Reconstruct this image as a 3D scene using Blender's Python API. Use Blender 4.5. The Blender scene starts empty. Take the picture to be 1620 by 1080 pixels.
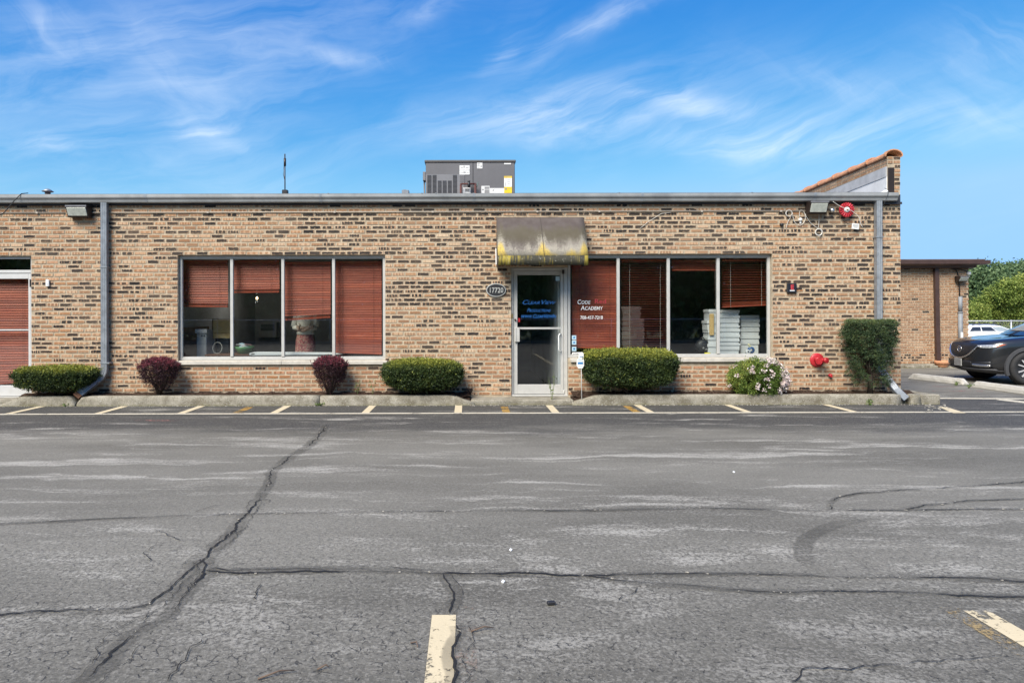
import bpy, bmesh, math, random
import numpy as np
from math import sin, cos, pi, radians, atan2, sqrt, hypot
from mathutils import Vector, Matrix

sc = bpy.context.scene
COL = sc.collection
R = random.Random(11)

# ------------------------------------------------------------------ camera
CH, CD, FP, VX, VY, ROLL = 1.56, 12.2, 1080.0, 738.0, 497.0, 0.0023
cam_data = bpy.data.cameras.new('camera')
cam = bpy.data.objects.new('camera', cam_data)
COL.objects.link(cam)
cam_data.sensor_width = 36
cam_data.lens = 24
cam_data.shift_x = (810 - VX) / 1620
cam_data.shift_y = (VY - 540) / 1620
cam_data.clip_start = 0.05
cam_data.clip_end = 2000
cam.matrix_world = Matrix.Translation((0, -CD, CH)) @ Matrix.Rotation(pi / 2, 4, 'X') @ Matrix.Rotation(-ROLL, 4, 'Z')
sc.camera = cam

# ------------------------------------------------------------------ exposure
sc.view_settings.view_transform = 'Standard'
sc.view_settings.look = 'None'
sc.view_settings.gamma = 1
sc.view_settings.use_curve_mapping = False
sc.view_settings.exposure = 0.95
sc.cycles.max_bounces = 6
sc.cycles.transparent_max_bounces = 24
sc.cycles.use_denoising = True

# ------------------------------------------------------------------ node helpers
class NT:
    def __init__(s, nt):
        s.t = nt
        nt.nodes.clear()
    def n(s, typ, **kw):
        nd = s.t.nodes.new(typ)
        for k, v in kw.items():
            if k == 'ins':
                for i, x in v.items():
                    s.put(nd.inputs[i], x)
            else:
                setattr(nd, k, v)
        return nd
    def put(s, sock, x):
        if isinstance(x, bpy.types.NodeSocket):
            s.t.links.new(x, sock)
        else:
            sock.default_value = x
    def m(s, op, a, b=0.5, c=0.5, clamp=False):
        nd = s.n('ShaderNodeMath', operation=op, use_clamp=clamp)
        for i, x in enumerate((a, b, c)):
            s.put(nd.inputs[i], x)
        return nd.outputs[0]
    def mix(s, f, a, b, typ='MIX'):
        nd = s.n('ShaderNodeMix', data_type='RGBA', blend_type=typ)
        s.put(nd.inputs[0], f)
        for i, x in ((6, a), (7, b)):
            if isinstance(x, (tuple, list)) and len(x) == 3:
                x = (*x, 1)
            s.put(nd.inputs[i], x)
        return nd.outputs[2]
    def sm(s, v, lo, hi, a=0.0, b=1.0):
        nd = s.n('ShaderNodeMapRange', interpolation_type='SMOOTHSTEP')
        for i, x in enumerate((v, lo, hi, a, b)):
            s.put(nd.inputs[i], x)
        return nd.outputs[0]
    def noise(s, vec, scale=5, detail=4, rough=0.55, dist=0):
        nd = s.n('ShaderNodeTexNoise', ins={'Scale': scale, 'Detail': detail, 'Roughness': rough, 'Distortion': dist})
        if vec is not None:
            s.t.links.new(vec, nd.inputs['Vector'])
        return nd.outputs[0]
    def scl(s, vec, v):
        nd = s.n('ShaderNodeVectorMath', operation='MULTIPLY')
        s.put(nd.inputs[0], vec)
        nd.inputs[1].default_value = v
        return nd.outputs[0]
    def ramp(s, f, stops):
        nd = s.n('ShaderNodeValToRGB')
        e = nd.color_ramp.elements
        while len(e) < len(stops):
            e.new(0.5)
        for el, (p, c) in zip(e, stops):
            el.position = p
            el.color = (*c, 1) if len(c) == 3 else c
        s.put(nd.inputs[0], f)
        return nd.outputs[0]
    def xyz(s, vec):
        nd = s.n('ShaderNodeSeparateXYZ')
        s.put(nd.inputs[0], vec)
        return nd.outputs
    def comb(s, x=0.0, y=0.0, z=0.0):
        nd = s.n('ShaderNodeCombineXYZ')
        for i, v in enumerate((x, y, z)):
            s.put(nd.inputs[i], v)
        return nd.outputs[0]
    def obj(s):
        return s.n('ShaderNodeTexCoord').outputs['Object']
    def out(s, sh):
        s.t.links.new(sh, s.n('ShaderNodeOutputMaterial').inputs[0])
    def bsdf(s, col, rough=0.6, metal=0.0, bump=None, bd=0.01, bs=0.5, spec=0.5, **kw):
        b = s.n('ShaderNodeBsdfPrincipled')
        if isinstance(col, (tuple, list)) and len(col) == 3:
            col = (*col, 1)
        s.put(b.inputs['Base Color'], col)
        s.put(b.inputs['Roughness'], rough)
        s.put(b.inputs['Metallic'], metal)
        s.put(b.inputs['Specular IOR Level'], spec)
        for k, v in kw.items():
            s.put(b.inputs[k], v)
        if bump is not None:
            bn = s.n('ShaderNodeBump', ins={'Strength': bs, 'Distance': bd, 'Height': bump})
            s.t.links.new(bn.outputs[0], b.inputs['Normal'])
        return b.outputs[0]

def newmat(name):
    m = bpy.data.materials.new(name)
    m.use_nodes = True
    return m, NT(m.node_tree)

def pm(name, col, rough=0.6, metal=0.0, var=0.12, scale=6.0, bump=0.0, bscale=80.0, spec=0.5, dirt=None, dscale=3.0, damt=0.5):
    """plain procedural material: colour with tonal noise, optional dirt blotches and fine relief"""
    m, t = newmat(name)
    o = t.obj()
    f = t.noise(o, scale, 5, 0.6)
    c = t.mix(t.sm(f, 0.3, 0.7), tuple(x * (1 - var) for x in col), tuple(min(1, x * (1 + var)) for x in col))
    if dirt:
        d = t.noise(o, dscale, 6, 0.7)
        c = t.mix(t.m('MULTIPLY', t.sm(d, 0.45, 0.75), damt), c, dirt)
    b = t.noise(o, bscale, 3) if bump else None
    t.out(t.bsdf(c, rough, metal, b, 0.01, bump, spec))
    return m

# ------------------------------------------------------------------ world: nishita sky with cirrus
SUN_EL, SUN_AZ = radians(46), radians(-148)      # azimuth from +Y towards +X: behind the camera, to the left
world = bpy.data.worlds.new('World')
sc.world = world
world.use_nodes = True
w = NT(world.node_tree)
sky = w.n('ShaderNodeTexSky', sky_type='NISHITA', sun_disc=False, sun_elevation=SUN_EL, sun_rotation=SUN_AZ,
          air_density=1.0, dust_density=0.1, ozone_density=3.0, altitude=100)
gen = w.n('ShaderNodeTexCoord').outputs['Generated']
dx, dy, dz = w.xyz(gen)
az = w.m('ARCTAN2', dx, dy)
el = w.m('ARCSINE', dz)
wob = w.noise(gen, 7, 4, 0.6)
wob2 = w.noise(gen, 3.1, 4, 0.6)
az_w = w.m('ADD', az, w.m('MULTIPLY', w.m('SUBTRACT', wob, 0.5), 0.10))
el_w = w.m('ADD', el, w.m('MULTIPLY', w.m('SUBTRACT', wob2, 0.5), 0.07))
def fibre(ang, fine):
    ca, sa = cos(ang), sin(ang)
    u = w.m('ADD', w.m('MULTIPLY', az_w, ca), w.m('MULTIPLY', el_w, sa))
    v = w.m('SUBTRACT', w.m('MULTIPLY', el_w, ca), w.m('MULTIPLY', az_w, sa))
    return w.noise(w.comb(w.m('MULTIPLY', u, 5 * fine), w.m('MULTIPLY', v, 26 * fine), 0.3), 1.0, 7, 0.62, 0.6)
fib_a = fibre(radians(14), 1.0)
fib_b = fibre(radians(-38), 0.9)
def streak(px0, py0, px1, py1, width, amt, fib):
    a0, e0 = atan2(px0 - VX, FP), atan2(VY - py0, hypot(FP, px0 - VX))
    a1, e1 = atan2(px1 - VX, FP), atan2(VY - py1, hypot(FP, px1 - VX))
    cx, cy = (a0 + a1) / 2, (e0 + e1) / 2
    ln, an = hypot(a1 - a0, e1 - e0) / 2, atan2(e1 - e0, a1 - a0)
    wd = width / FP
    x = w.m('SUBTRACT', az_w, cx)
    y = w.m('SUBTRACT', el_w, cy)
    u = w.m('DIVIDE', w.m('ADD', w.m('MULTIPLY', x, cos(an)), w.m('MULTIPLY', y, sin(an))), ln)
    v = w.m('DIVIDE', w.m('SUBTRACT', w.m('MULTIPLY', y, cos(an)), w.m('MULTIPLY', x, sin(an))), wd)
    q = w.m('ADD', w.m('MULTIPLY', u, u), w.m('MULTIPLY', v, v))
    g = w.m('EXPONENT', w.m('MULTIPLY', q, -1.0))
    return w.m('MULTIPLY', w.m('MULTIPLY', g, amt), w.sm(fib, 0.22, 0.80))
cl = w.m('MULTIPLY', w.m('MULTIPLY', w.sm(wob2, 0.42, 0.75), w.sm(fib_a, 0.3, 0.85)), 0.22)
for s_ in ((640, 215, 1010, 150, 26, 0.75, 0), (960, 150, 1215, 172, 15, 0.8, 0), (830, 212, 1060, 184, 16, 0.75, 0),
           (850, 78, 1050, -12, 16, 0.85, 0), (762, 98, 838, 54, 11, 1.0, 0), (20, -10, 165, 85, 22, 0.6, 1),
           (215, 30, 350, 215, 46, 0.28, 1), (290, 195, 380, 215, 16, 0.95, 0), (990, 220, 1640, 185, 20, 0.75, 0),
           (1230, 105, 1640, 215, 20, 0.5, 1), (1480, 70, 1700, 110, 40, 0.6, 1), (480, 75, 620, 105, 12, 0.5, 1),
           (640, 30, 760, -10, 16, 0.6, 0), (0, 225, 160, 215, 14, 0.5, 0), (-300, 130, 500, 160, 110, 0.42, 0), (600, 215, 1150, 110, 60, 0.30, 0), (1050, 190, 1700, 120, 60, 0.30, 0),
           (150, 60, 620, 30, 60, 0.45, 0), (1100, 235, 1500, 225, 16, 0.45, 0)):
    cl = w.m('ADD', cl, streak(*s_[:6], (fib_a, fib_b)[s_[6]]))
cl = w.m('MULTIPLY', w.m('MULTIPLY', w.m('MINIMUM', cl, 0.95), 0.50), w.sm(el, 0.0, 0.12))
sr = w.n('ShaderNodeSeparateColor'); w.t.links.new(sky.outputs[0], sr.inputs[0])
cr = w.n('ShaderNodeCombineColor')
for i, (k, p, q) in enumerate(((5.0, 2.3, 6.0), (5.0, 1.15, 4.2), (5.0, 0.45, 5.0))):
    v_ = w.m('MULTIPLY', w.m('POWER', w.m('DIVIDE', sr.outputs[i], k), p), q)
    w.put(cr.inputs[i], w.m('SMOOTH_MIN', v_, (2.1, 3.9, 6.6)[i], (0.9, 0.9, 0.9)[i]))
skycol = w.mix(cl, cr.outputs[0], (6.4, 6.9, 7.4))
bg = w.n('ShaderNodeBackground', ins={'Strength': 0.09})
w.t.links.new(skycol, bg.inputs[0])
w.t.links.new(bg.outputs[0], w.n('ShaderNodeOutputWorld').inputs[0])

sun_data = bpy.data.lights.new('sun', 'SUN')
sun = bpy.data.objects.new('sun', sun_data)
COL.objects.link(sun)
sun_data.energy = 3.7
sun_data.angle = radians(34)
sun_data.color = (1.0, 0.92, 0.80)
_sd = Vector((sin(SUN_AZ) * cos(SUN_EL), cos(SUN_AZ) * cos(SUN_EL), sin(SUN_EL)))
sun.rotation_euler = _sd.to_track_quat('Z', 'Y').to_euler()
sun.location = (-10, -20, 30)

# ------------------------------------------------------------------ object helpers
ORG = {}
def P(px, py, Y):
    """world point on the plane at depth Y that lies on the line of sight through the measured photo position"""
    u, v = px - VX, VY - py
    xc = u * cos(ROLL) + v * sin(ROLL)
    yc = v * cos(ROLL) - u * sin(ROLL)
    k = (Y + CD) / FP
    return Vector((xc * k, Y, CH + yc * k))
def G(px, py, z=0.0):
    u, v = px - VX, VY - py
    xc = u * cos(ROLL) + v * sin(ROLL)
    yc = v * cos(ROLL) - u * sin(ROLL)
    k = (z - CH) / yc
    return Vector((xc * k, k * FP - CD, z))
def X0(px, Y=0.0):
    return (px - VX) * (Y + CD) / FP
def Z0(py, Y=0.0):
    return CH + (VY - py) * (Y + CD) / FP

def tag(o, label=None, cat=None, group=None, kind=None):
    if label: o['label'] = label
    if cat: o['category'] = cat
    if group: o['group'] = group
    if kind: o['kind'] = kind
    return o
def thing(name, label, cat, loc=(0, 0, 0), group=None, parent=None):
    o = bpy.data.objects.new(name, None)
    o.empty_display_size = 0.1
    COL.objects.link(o)
    o.location = loc
    ORG[o] = Vector(loc)
    if parent is not None:
        o.parent = parent
        o.location = Vector(loc) - ORG[parent]
    return tag(o, label, cat, group)

class MB:
    """collects shapes in world coordinates, then links them as ONE mesh object"""
    def __init__(s):
        s.v, s.f, s.smooth, s.uv, s.att = [], [], [], {}, []
    def face(s, pts, smooth=False, uv=None):
        i = len(s.v)
        s.v += [tuple(p) for p in pts]
        s.f.append(tuple(range(i, i + len(pts))))
        s.smooth.append(smooth)
        if uv: s.uv[len(s.f) - 1] = uv
        return s
    def box(s, x0, x1, y0, y1, z0, z1):
        i = len(s.v)
        s.v += [(x, y, z) for z in (z0, z1) for y in (y0, y1) for x in (x0, x1)]
        for q in ((0, 2, 3, 1), (4, 5, 7, 6), (0, 1, 5, 4), (2, 6, 7, 3), (0, 4, 6, 2), (1, 3, 7, 5)):
            s.f.append(tuple(i + k for k in q)); s.smooth.append(False)
        return s
    def obox(s, c, ax, ay, az):
        i = len(s.v)
        c, ax, ay, az = Vector(c), Vector(ax), Vector(ay), Vector(az)
        for k in (-1, 1):
            for j in (-1, 1):
                for h in (-1, 1):
                    s.v.append(tuple(c + ax * h + ay * j + az * k))
        for q in ((0, 2, 3, 1), (4, 5, 7, 6), (0, 1, 5, 4), (2, 6, 7, 3), (0, 4, 6, 2), (1, 3, 7, 5)):
            s.f.append(tuple(i + k for k in q)); s.smooth.append(False)
        return s
    def sweep(s, pts, sect, smooth=False, caps=True, up=(0, 0, 1), scale=None):
        """sect: list of (a, b) offsets along side and up directions"""
        pts = [Vector(p) for p in pts]
        n, m, i0 = len(pts), len(sect), len(s.v)
        up = Vector(up)
        for k, p in enumerate(pts):
            t = ((pts[min(k + 1, n - 1)] - pts[max(k - 1, 0)])).normalized()
            a = t.cross(up)
            if a.length < 0.05: a = t.cross(Vector((1, 0, 0)) if abs(t.x) < 0.9 else Vector((0, 1, 0)))
            a.normalize()
            b = a.cross(t)
            q = scale[k] if scale else 1.0
            for (x, y) in sect:
                s.v.append(tuple(p + a * x * q + b * y * q))
        for k in range(n - 1):
            for j in range(m):
                j2 = (j + 1) % m
                s.f.append((i0 + k * m + j, i0 + k * m + j2, i0 + (k + 1) * m + j2, i0 + (k + 1) * m + j)); s.smooth.append(smooth)
        if caps:
            s.f.append(tuple(i0 + j for j in reversed(range(m)))); s.smooth.append(False)
            s.f.append(tuple(i0 + (n - 1) * m + j for j in range(m))); s.smooth.append(False)
        return s
    def tube(s, pts, r, n=8, scale=None, up=(0, 0, 1), caps=True):
        return s.sweep(pts, [(r * cos(2 * pi * k / n), r * sin(2 * pi * k / n)) for k in range(n)], n > 4, caps, up, scale)
    def lathe(s, prof, c, axis='Z', n=20, smooth=True):
        """prof: (radius, height) along the axis"""
        i0, m, c = len(s.v), len(prof), Vector(c)
        for k in range(n):
            a = 2 * pi * k / n
            for (r, h) in prof:
                x, y = r * cos(a), r * sin(a)
                v = {'Z': (x, y, h), 'Y': (x, h, y), 'X': (h, x, y)}[axis]
                s.v.append(tuple(c + Vector(v)))
        for k in range(n):
            k2 = (k + 1) % n
            for j in range(m - 1):
                s.f.append((i0 + k * m + j, i0 + k2 * m + j, i0 + k2 * m + j + 1, i0 + k * m + j + 1)); s.smooth.append(smooth)
        return s
    def prism(s, poly, d0, d1, axis='Y'):
        """poly (a, b): axis Y -> (x, z), axis X -> (y, z), axis Z -> (x, y)"""
        i0, n = len(s.v), len(poly)
        for d in (d0, d1):
            for (a, b) in poly:
                s.v.append({'Y': (a, d, b), 'X': (d, a, b), 'Z': (a, b, d)}[axis])
        s.f.append(tuple(range(i0, i0 + n))); s.f.append(tuple(reversed(range(i0 + n, i0 + 2 * n)))); s.smooth += [False, False]
        for k in range(n):
            k2 = (k + 1) % n
            s.f.append((i0 + k2, i0 + k, i0 + n + k, i0 + n + k2)); s.smooth.append(False)
        return s
    def mesh(s, name, mat, org=Vector((0, 0, 0)), recalc=True):
        me = bpy.data.meshes.new(name)
        ox, oy, oz = org
        me.from_pydata([(x - ox, y - oy, z - oz) for (x, y, z) in s.v], [], s.f)
        me.polygons.foreach_set('use_smooth', s.smooth)
        if s.uv:
            lay = me.uv_layers.new(name='UVMap')
            for fi, uvs in s.uv.items():
                for li, q in zip(me.polygons[fi].loop_indices, uvs):
                    lay.data[li].uv = q
        if s.att:
            a = me.attributes.new('bk', 'FLOAT_VECTOR', 'FACE')
            a.data.foreach_set('vector', [c for v in s.att for c in v])
        if recalc:
            bm = bmesh.new(); bm.from_mesh(me)
            bmesh.ops.recalc_face_normals(bm, faces=bm.faces[:])
            bm.to_mesh(me); bm.free()
        if mat: me.materials.append(mat)
        return me
    def build(s, name, mat, parent=None, bevel=0, seg=1, recalc=True, kind=None):
        if parent is not None:
            org = ORG[parent]
        else:
            a = np.array(s.v)
            lo, hi = a.min(0), a.max(0)
            org = Vector(((lo[0] + hi[0]) / 2, (lo[1] + hi[1]) / 2, lo[2]))
        o = bpy.data.objects.new(name, s.mesh(name, mat, org, recalc))
        COL.objects.link(o)
        ORG[o] = Vector(org)
        if parent is not None:
            o.parent = parent
        else:
            o.location = org
        if bevel:
            b = o.modifiers.new('bevel', 'BEVEL')
            b.width, b.segments, b.limit_method, b.angle_limit = bevel, seg, 'ANGLE', radians(35)
        if kind: o['kind'] = kind
        return o

def weld(o, dist=.0005):
    bm = bmesh.new(); bm.from_mesh(o.data)
    bmesh.ops.remove_doubles(bm, verts=bm.verts, dist=dist)
    bmesh.ops.recalc_face_normals(bm, faces=bm.faces[:])
    bm.to_mesh(o.data); bm.free()
    return o
def rect(w_, h_):
    return [(-w_ / 2, -h_ / 2), (w_ / 2, -h_ / 2), (w_ / 2, h_ / 2), (-w_ / 2, h_ / 2)]

def copy_of(o, loc=None, parent=None):
    c = o.copy()
    COL.objects.link(c)
    ORG[c] = ORG.get(o, Vector((0, 0, 0)))
    if parent is not None: c.parent = parent
    if loc is not None: c.location = loc
    return c

def text(name, body, size, loc, mat, parent, shear=0.0, xs=1.0, align='CENTER', bold=0.0, depth=0.001, spacing=1.0, small=0.75, width=None):
    cu = bpy.data.curves.new(name, 'FONT')
    cu.body = body
    cu.size = size
    cu.shear = shear
    cu.align_x = align
    cu.extrude = depth
    cu.offset = bold
    cu.space_character = spacing
    cu.small_caps_scale = small
    cu.resolution_u = 3
    to = bpy.data.objects.new(name, cu)
    COL.objects.link(to)
    if small != 0.75:
        for i, ch in enumerate(body):
            if ch.islower(): cu.body_format[i].use_small_caps = True
    dg = bpy.context.evaluated_depsgraph_get()
    me = bpy.data.meshes.new_from_object(to.evaluated_get(dg))
    bpy.data.objects.remove(to)
    bpy.data.curves.remove(cu)
    if width:
        xx_ = [v.co.x for v in me.vertices]
        xs = width / (max(xx_) - min(xx_))
    M = Matrix.Rotation(pi / 2, 4, 'X') @ Matrix.Diagonal((xs, 1, 1, 1))
    me.transform(Matrix.Translation(Vector(loc) - ORG[parent]) @ M)
    me.materials.clear()
    me.materials.append(mat)
    o = bpy.data.objects.new(name, me)
    COL.objects.link(o)
    o.parent = parent
    ORG[o] = ORG[parent]
    return o

def ordinal(i):
    return ('topmost', 'second from the top', 'third from the top', 'fourth from the top', 'fifth from the top',
            'sixth from the top', 'seventh from the top', 'eighth from the top', 'ninth from the top', 'tenth from the top')[i]
# ------------------------------------------------------------------ materials
def brick_material(name, individual):
    m, t = newmat(name)
    if individual:
        col = t.n('ShaderNodeObjectInfo').outputs['Color']
        sp = t.n('ShaderNodeSeparateColor'); t.put(sp.inputs[0], col)
        dark, seed, red = sp.outputs
    else:
        dark, seed, red = t.xyz(t.n('ShaderNodeAttribute', attribute_name='bk').outputs['Vector'])
    def rnd(k):
        wn = t.n('ShaderNodeTexWhiteNoise', noise_dimensions='1D')
        t.put(wn.inputs['W'], t.m('MULTIPLY_ADD', seed, 913.7, k))
        s_ = t.n('ShaderNodeSeparateColor'); t.put(s_.inputs[0], wn.outputs['Color'])
        return s_.outputs
    r1, r2, r3 = rnd(0.13)
    r4, r5, r6 = rnd(7.7)
    uvn = t.n('ShaderNodeUVMap', uv_map='UVMap').outputs[0]
    u, v, _ = t.xyz(uvn)
    gp = t.n('ShaderNodeNewGeometry').outputs['Position']
    wav = t.noise(gp, 42, 3, 0.6)
    wav2 = t.noise(gp, 110, 3, 0.6)
    base = t.ramp(r1, [(0.0, (.48, .335, .205)), (.3, (.53, .325, .19)), (.55, (.43, .25, .14)), (.8, (.60, .45, .30)), (1.0, (.47, .28, .165))])
    base = t.mix(t.m('MULTIPLY', red, t.m('MULTIPLY_ADD', r2, .5, .55), True), base, (.37, .165, .09))
    base = t.mix(t.m('MULTIPLY', t.sm(wav, .35, .7), .35), base, (.60, .45, .31))
    orange = t.mix(r5, (.30, .135, .052), (.20, .10, .055))
    mark = t.mix(t.sm(dark, .35, .6), orange, t.mix(r6, (.012, .012, .014), (.032, .028, .027)))
    cnt = t.m('ADD', 2.0, t.m('FLOOR', t.m('MULTIPLY', r3, 2.6)))
    fr = t.m('FRACT', t.m('ADD', t.m('MULTIPLY', u, cnt), t.m('MULTIPLY', r2, .3)))
    dist = t.m('ABSOLUTE', t.m('SUBTRACT', fr, .5))
    cov_d = t.m('MULTIPLY_ADD', r4, .50, .38)
    cov_l = t.m('MULTIPLY_ADD', r4, .66, .03)
    cov = t.m('ADD', t.m('MULTIPLY', t.sm(dark, .35, .6), t.m('SUBTRACT', cov_d, cov_l)), cov_l)
    blot = t.noise(gp, 24, 4, .65)
    vv = t.m('ABSOLUTE', t.m('SUBTRACT', v, .5))
    uu = t.m('ABSOLUTE', t.m('SUBTRACT', u, .5))
    qa = t.m('POWER', t.m('DIVIDE', dist, t.m('MAXIMUM', cov, .02)), 3.0)
    qb = t.m('POWER', t.m('DIVIDE', vv, t.m('MULTIPLY_ADD', r5, .10, .36)), 4.0)
    qc = t.m('POWER', t.m('DIVIDE', uu, .475), 14.0)
    q = t.m('ADD', t.m('ADD', qa, t.m('ADD', qb, qc)), t.m('MULTIPLY', t.m('SUBTRACT', blot, .5), 4.2))
    q = t.m('ADD', q, t.m('MULTIPLY', t.m('SUBTRACT', wav2, .5), 1.6))
    mask = t.sm(q, .75, 1.25, 1.0, 0.0)
    isd = t.sm(dark, .35, .6)
    col = t.mix(t.m('MULTIPLY', mask, t.m('MULTIPLY_ADD', isd, .35, t.m('MULTIPLY_ADD', r6, .3, .55), True)), base, mark)
    edge = t.m('MAXIMUM', t.m('SUBTRACT', uu, .5 - .038), t.m('MULTIPLY', t.m('SUBTRACT', vv, .5 - .13), .28))
    em = t.sm(t.m('ADD', edge, t.m('MULTIPLY', t.m('SUBTRACT', wav2, .5), .075)), -.004, .014)
    col = t.mix(t.m('MULTIPLY', em, t.m('MULTIPLY_ADD', isd, -.45, .8)), col, (.44, .365, .265))
    big = t.noise(gp, 1.3, 4, 0.6)
    col = t.mix(t.sm(big, .35, .7, 0.0, .24), col, (.28, .21, .15))
    t.out(t.bsdf(col, .9, 0, t.m('ADD', wav2, t.m('MULTIPLY', mask, .15)), .004, .5, .2))
    return m
M = {}
M['brick_one'] = brick_material('common brick', True)
M['brick_mass'] = brick_material('common brick field', False)
M['mortar'] = pm('mortar', (.44, .365, .265), .95, var=.2, scale=9, bump=.5, bscale=120, spec=.1, dirt=(.22, .17, .12), dscale=2, damt=.4)
M['alu'] = pm('painted aluminium', (.46, .455, .43), .45, var=.06, bump=.04, dirt=(.30, .28, .25), dscale=5, damt=.25)
M['alu_white'] = pm('white painted aluminium', (.52, .52, .51), .45, var=.05, dirt=(.4, .38, .34), dscale=5, damt=.2)
M['galv'] = pm('galvanised steel', (.27, .29, .31), .42, .35, var=.16, scale=14, dirt=(.42, .44, .46), dscale=2.2, damt=.6)
M['galv_dark'] = pm('weathered galvanised gutter', (.30, .31, .31), .5, .1, var=.14, scale=3, dirt=(.17, .18, .19), dscale=1.6, damt=.7)
M['fascia'] = pm('dark fascia board', (.03, .033, .042), .7, var=.2)
M['roofing'] = pm('roof membrane', (.10, .07, .065), .9, var=.25, scale=2)
M['white_membrane'] = pm('white roof membrane', (.66, .66, .65), .7, var=.07, scale=3, dirt=(.4, .38, .36), dscale=2, damt=.35)
M['sill'] = pm('limestone sill', (.50, .47, .41), .85, var=.12, scale=10, bump=.2, dirt=(.3, .27, .22), damt=.4)
M['concrete'] = None
M['soil'] = pm('dark mulch soil', (.055, .036, .026), .95, var=.5, scale=60, bump=1.0, bscale=50, spec=.1)
M['black'] = pm('black plastic', (.016, .017, .02), .5, var=.2)
M['bronze'] = pm('dark bronze metal', (.035, .024, .02), .45, .2, var=.15)
M['brown_metal'] = pm('brown painted metal', (.062, .034, .027), .5, var=.15)
M['white'] = pm('white plastic', (.74, .74, .72), .5, var=.05)
M['lens'] = pm('prismatic lamp lens', (.50, .52, .46), .25, var=.12, scale=20, bump=.3, bscale=150)
M['red'] = pm('red paint', (.42, .022, .03), .38, var=.12, scale=20, dirt=(.22, .012, .015), dscale=12, damt=.5)
M['brass'] = pm('brass', (.55, .40, .16), .35, .8)
M['chrome'] = pm('brushed metal', (.62, .62, .62), .25, .9, var=.08)
M['wood_dark'] = pm('dark wood', (.11, .042, .022), .5, var=.3, scale=5)
M['terracotta'] = pm('terracotta', (.52, .25, .13), .85, var=.18, scale=9, dirt=(.30, .17, .11), dscale=7, damt=.6)
M['cable_white'] = pm('white cable', (.62, .60, .55), .6)
M['sky_blue'] = pm('pale blue sticker', (.42, .58, .66), .5)
M['blue_ink'] = pm('blue vinyl lettering', (.015, .13, .42), .5)
M['blue_print'] = pm('blue print', (.03, .18, .42), .5)
M['red_ink'] = pm('red vinyl lettering', (.45, .04, .05), .5)
M['white_ink'] = pm('white vinyl lettering', (.80, .79, .76), .5)
M['silver_ink'] = pm('pewter numerals', (.55, .55, .52), .4, .5)
M['grey_print'] = pm('grey print', (.25, .25, .25), .7)
M['yellow'] = pm('yellow print', (.75, .52, .02), .6)

def concrete_mat():
    m, t = newmat('aged concrete')
    o = t.obj(); g = t.n('ShaderNodeNewGeometry').outputs['Position']
    c = t.mix(t.sm(t.noise(g, 5, 6, .65), .3, .7), (.15, .133, .095), (.33, .305, .245))
    c = t.mix(t.sm(t.noise(g, 70, 3, .6), .55, .7), c, (.46, .44, .39))
    c = t.mix(t.m('MULTIPLY', t.sm(t.noise(g, 45, 2, .5), .58, .66), .6), c, (.14, .12, .09))
    z = t.xyz(g)[2]
    c = t.mix(t.sm(t.m('ADD', z, t.m('MULTIPLY', t.noise(g, 9, 4), .09)), .045, .085, .5, 0.0), c, (.16, .15, .07))
    t.out(t.bsdf(c, .92, 0, t.m('ADD', t.noise(g, 70, 4, .7), t.m('MULTIPLY', t.noise(g, 11, 4), 1.5)), .008, .7, .2))
    return m
M['concrete'] = concrete_mat()

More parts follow.
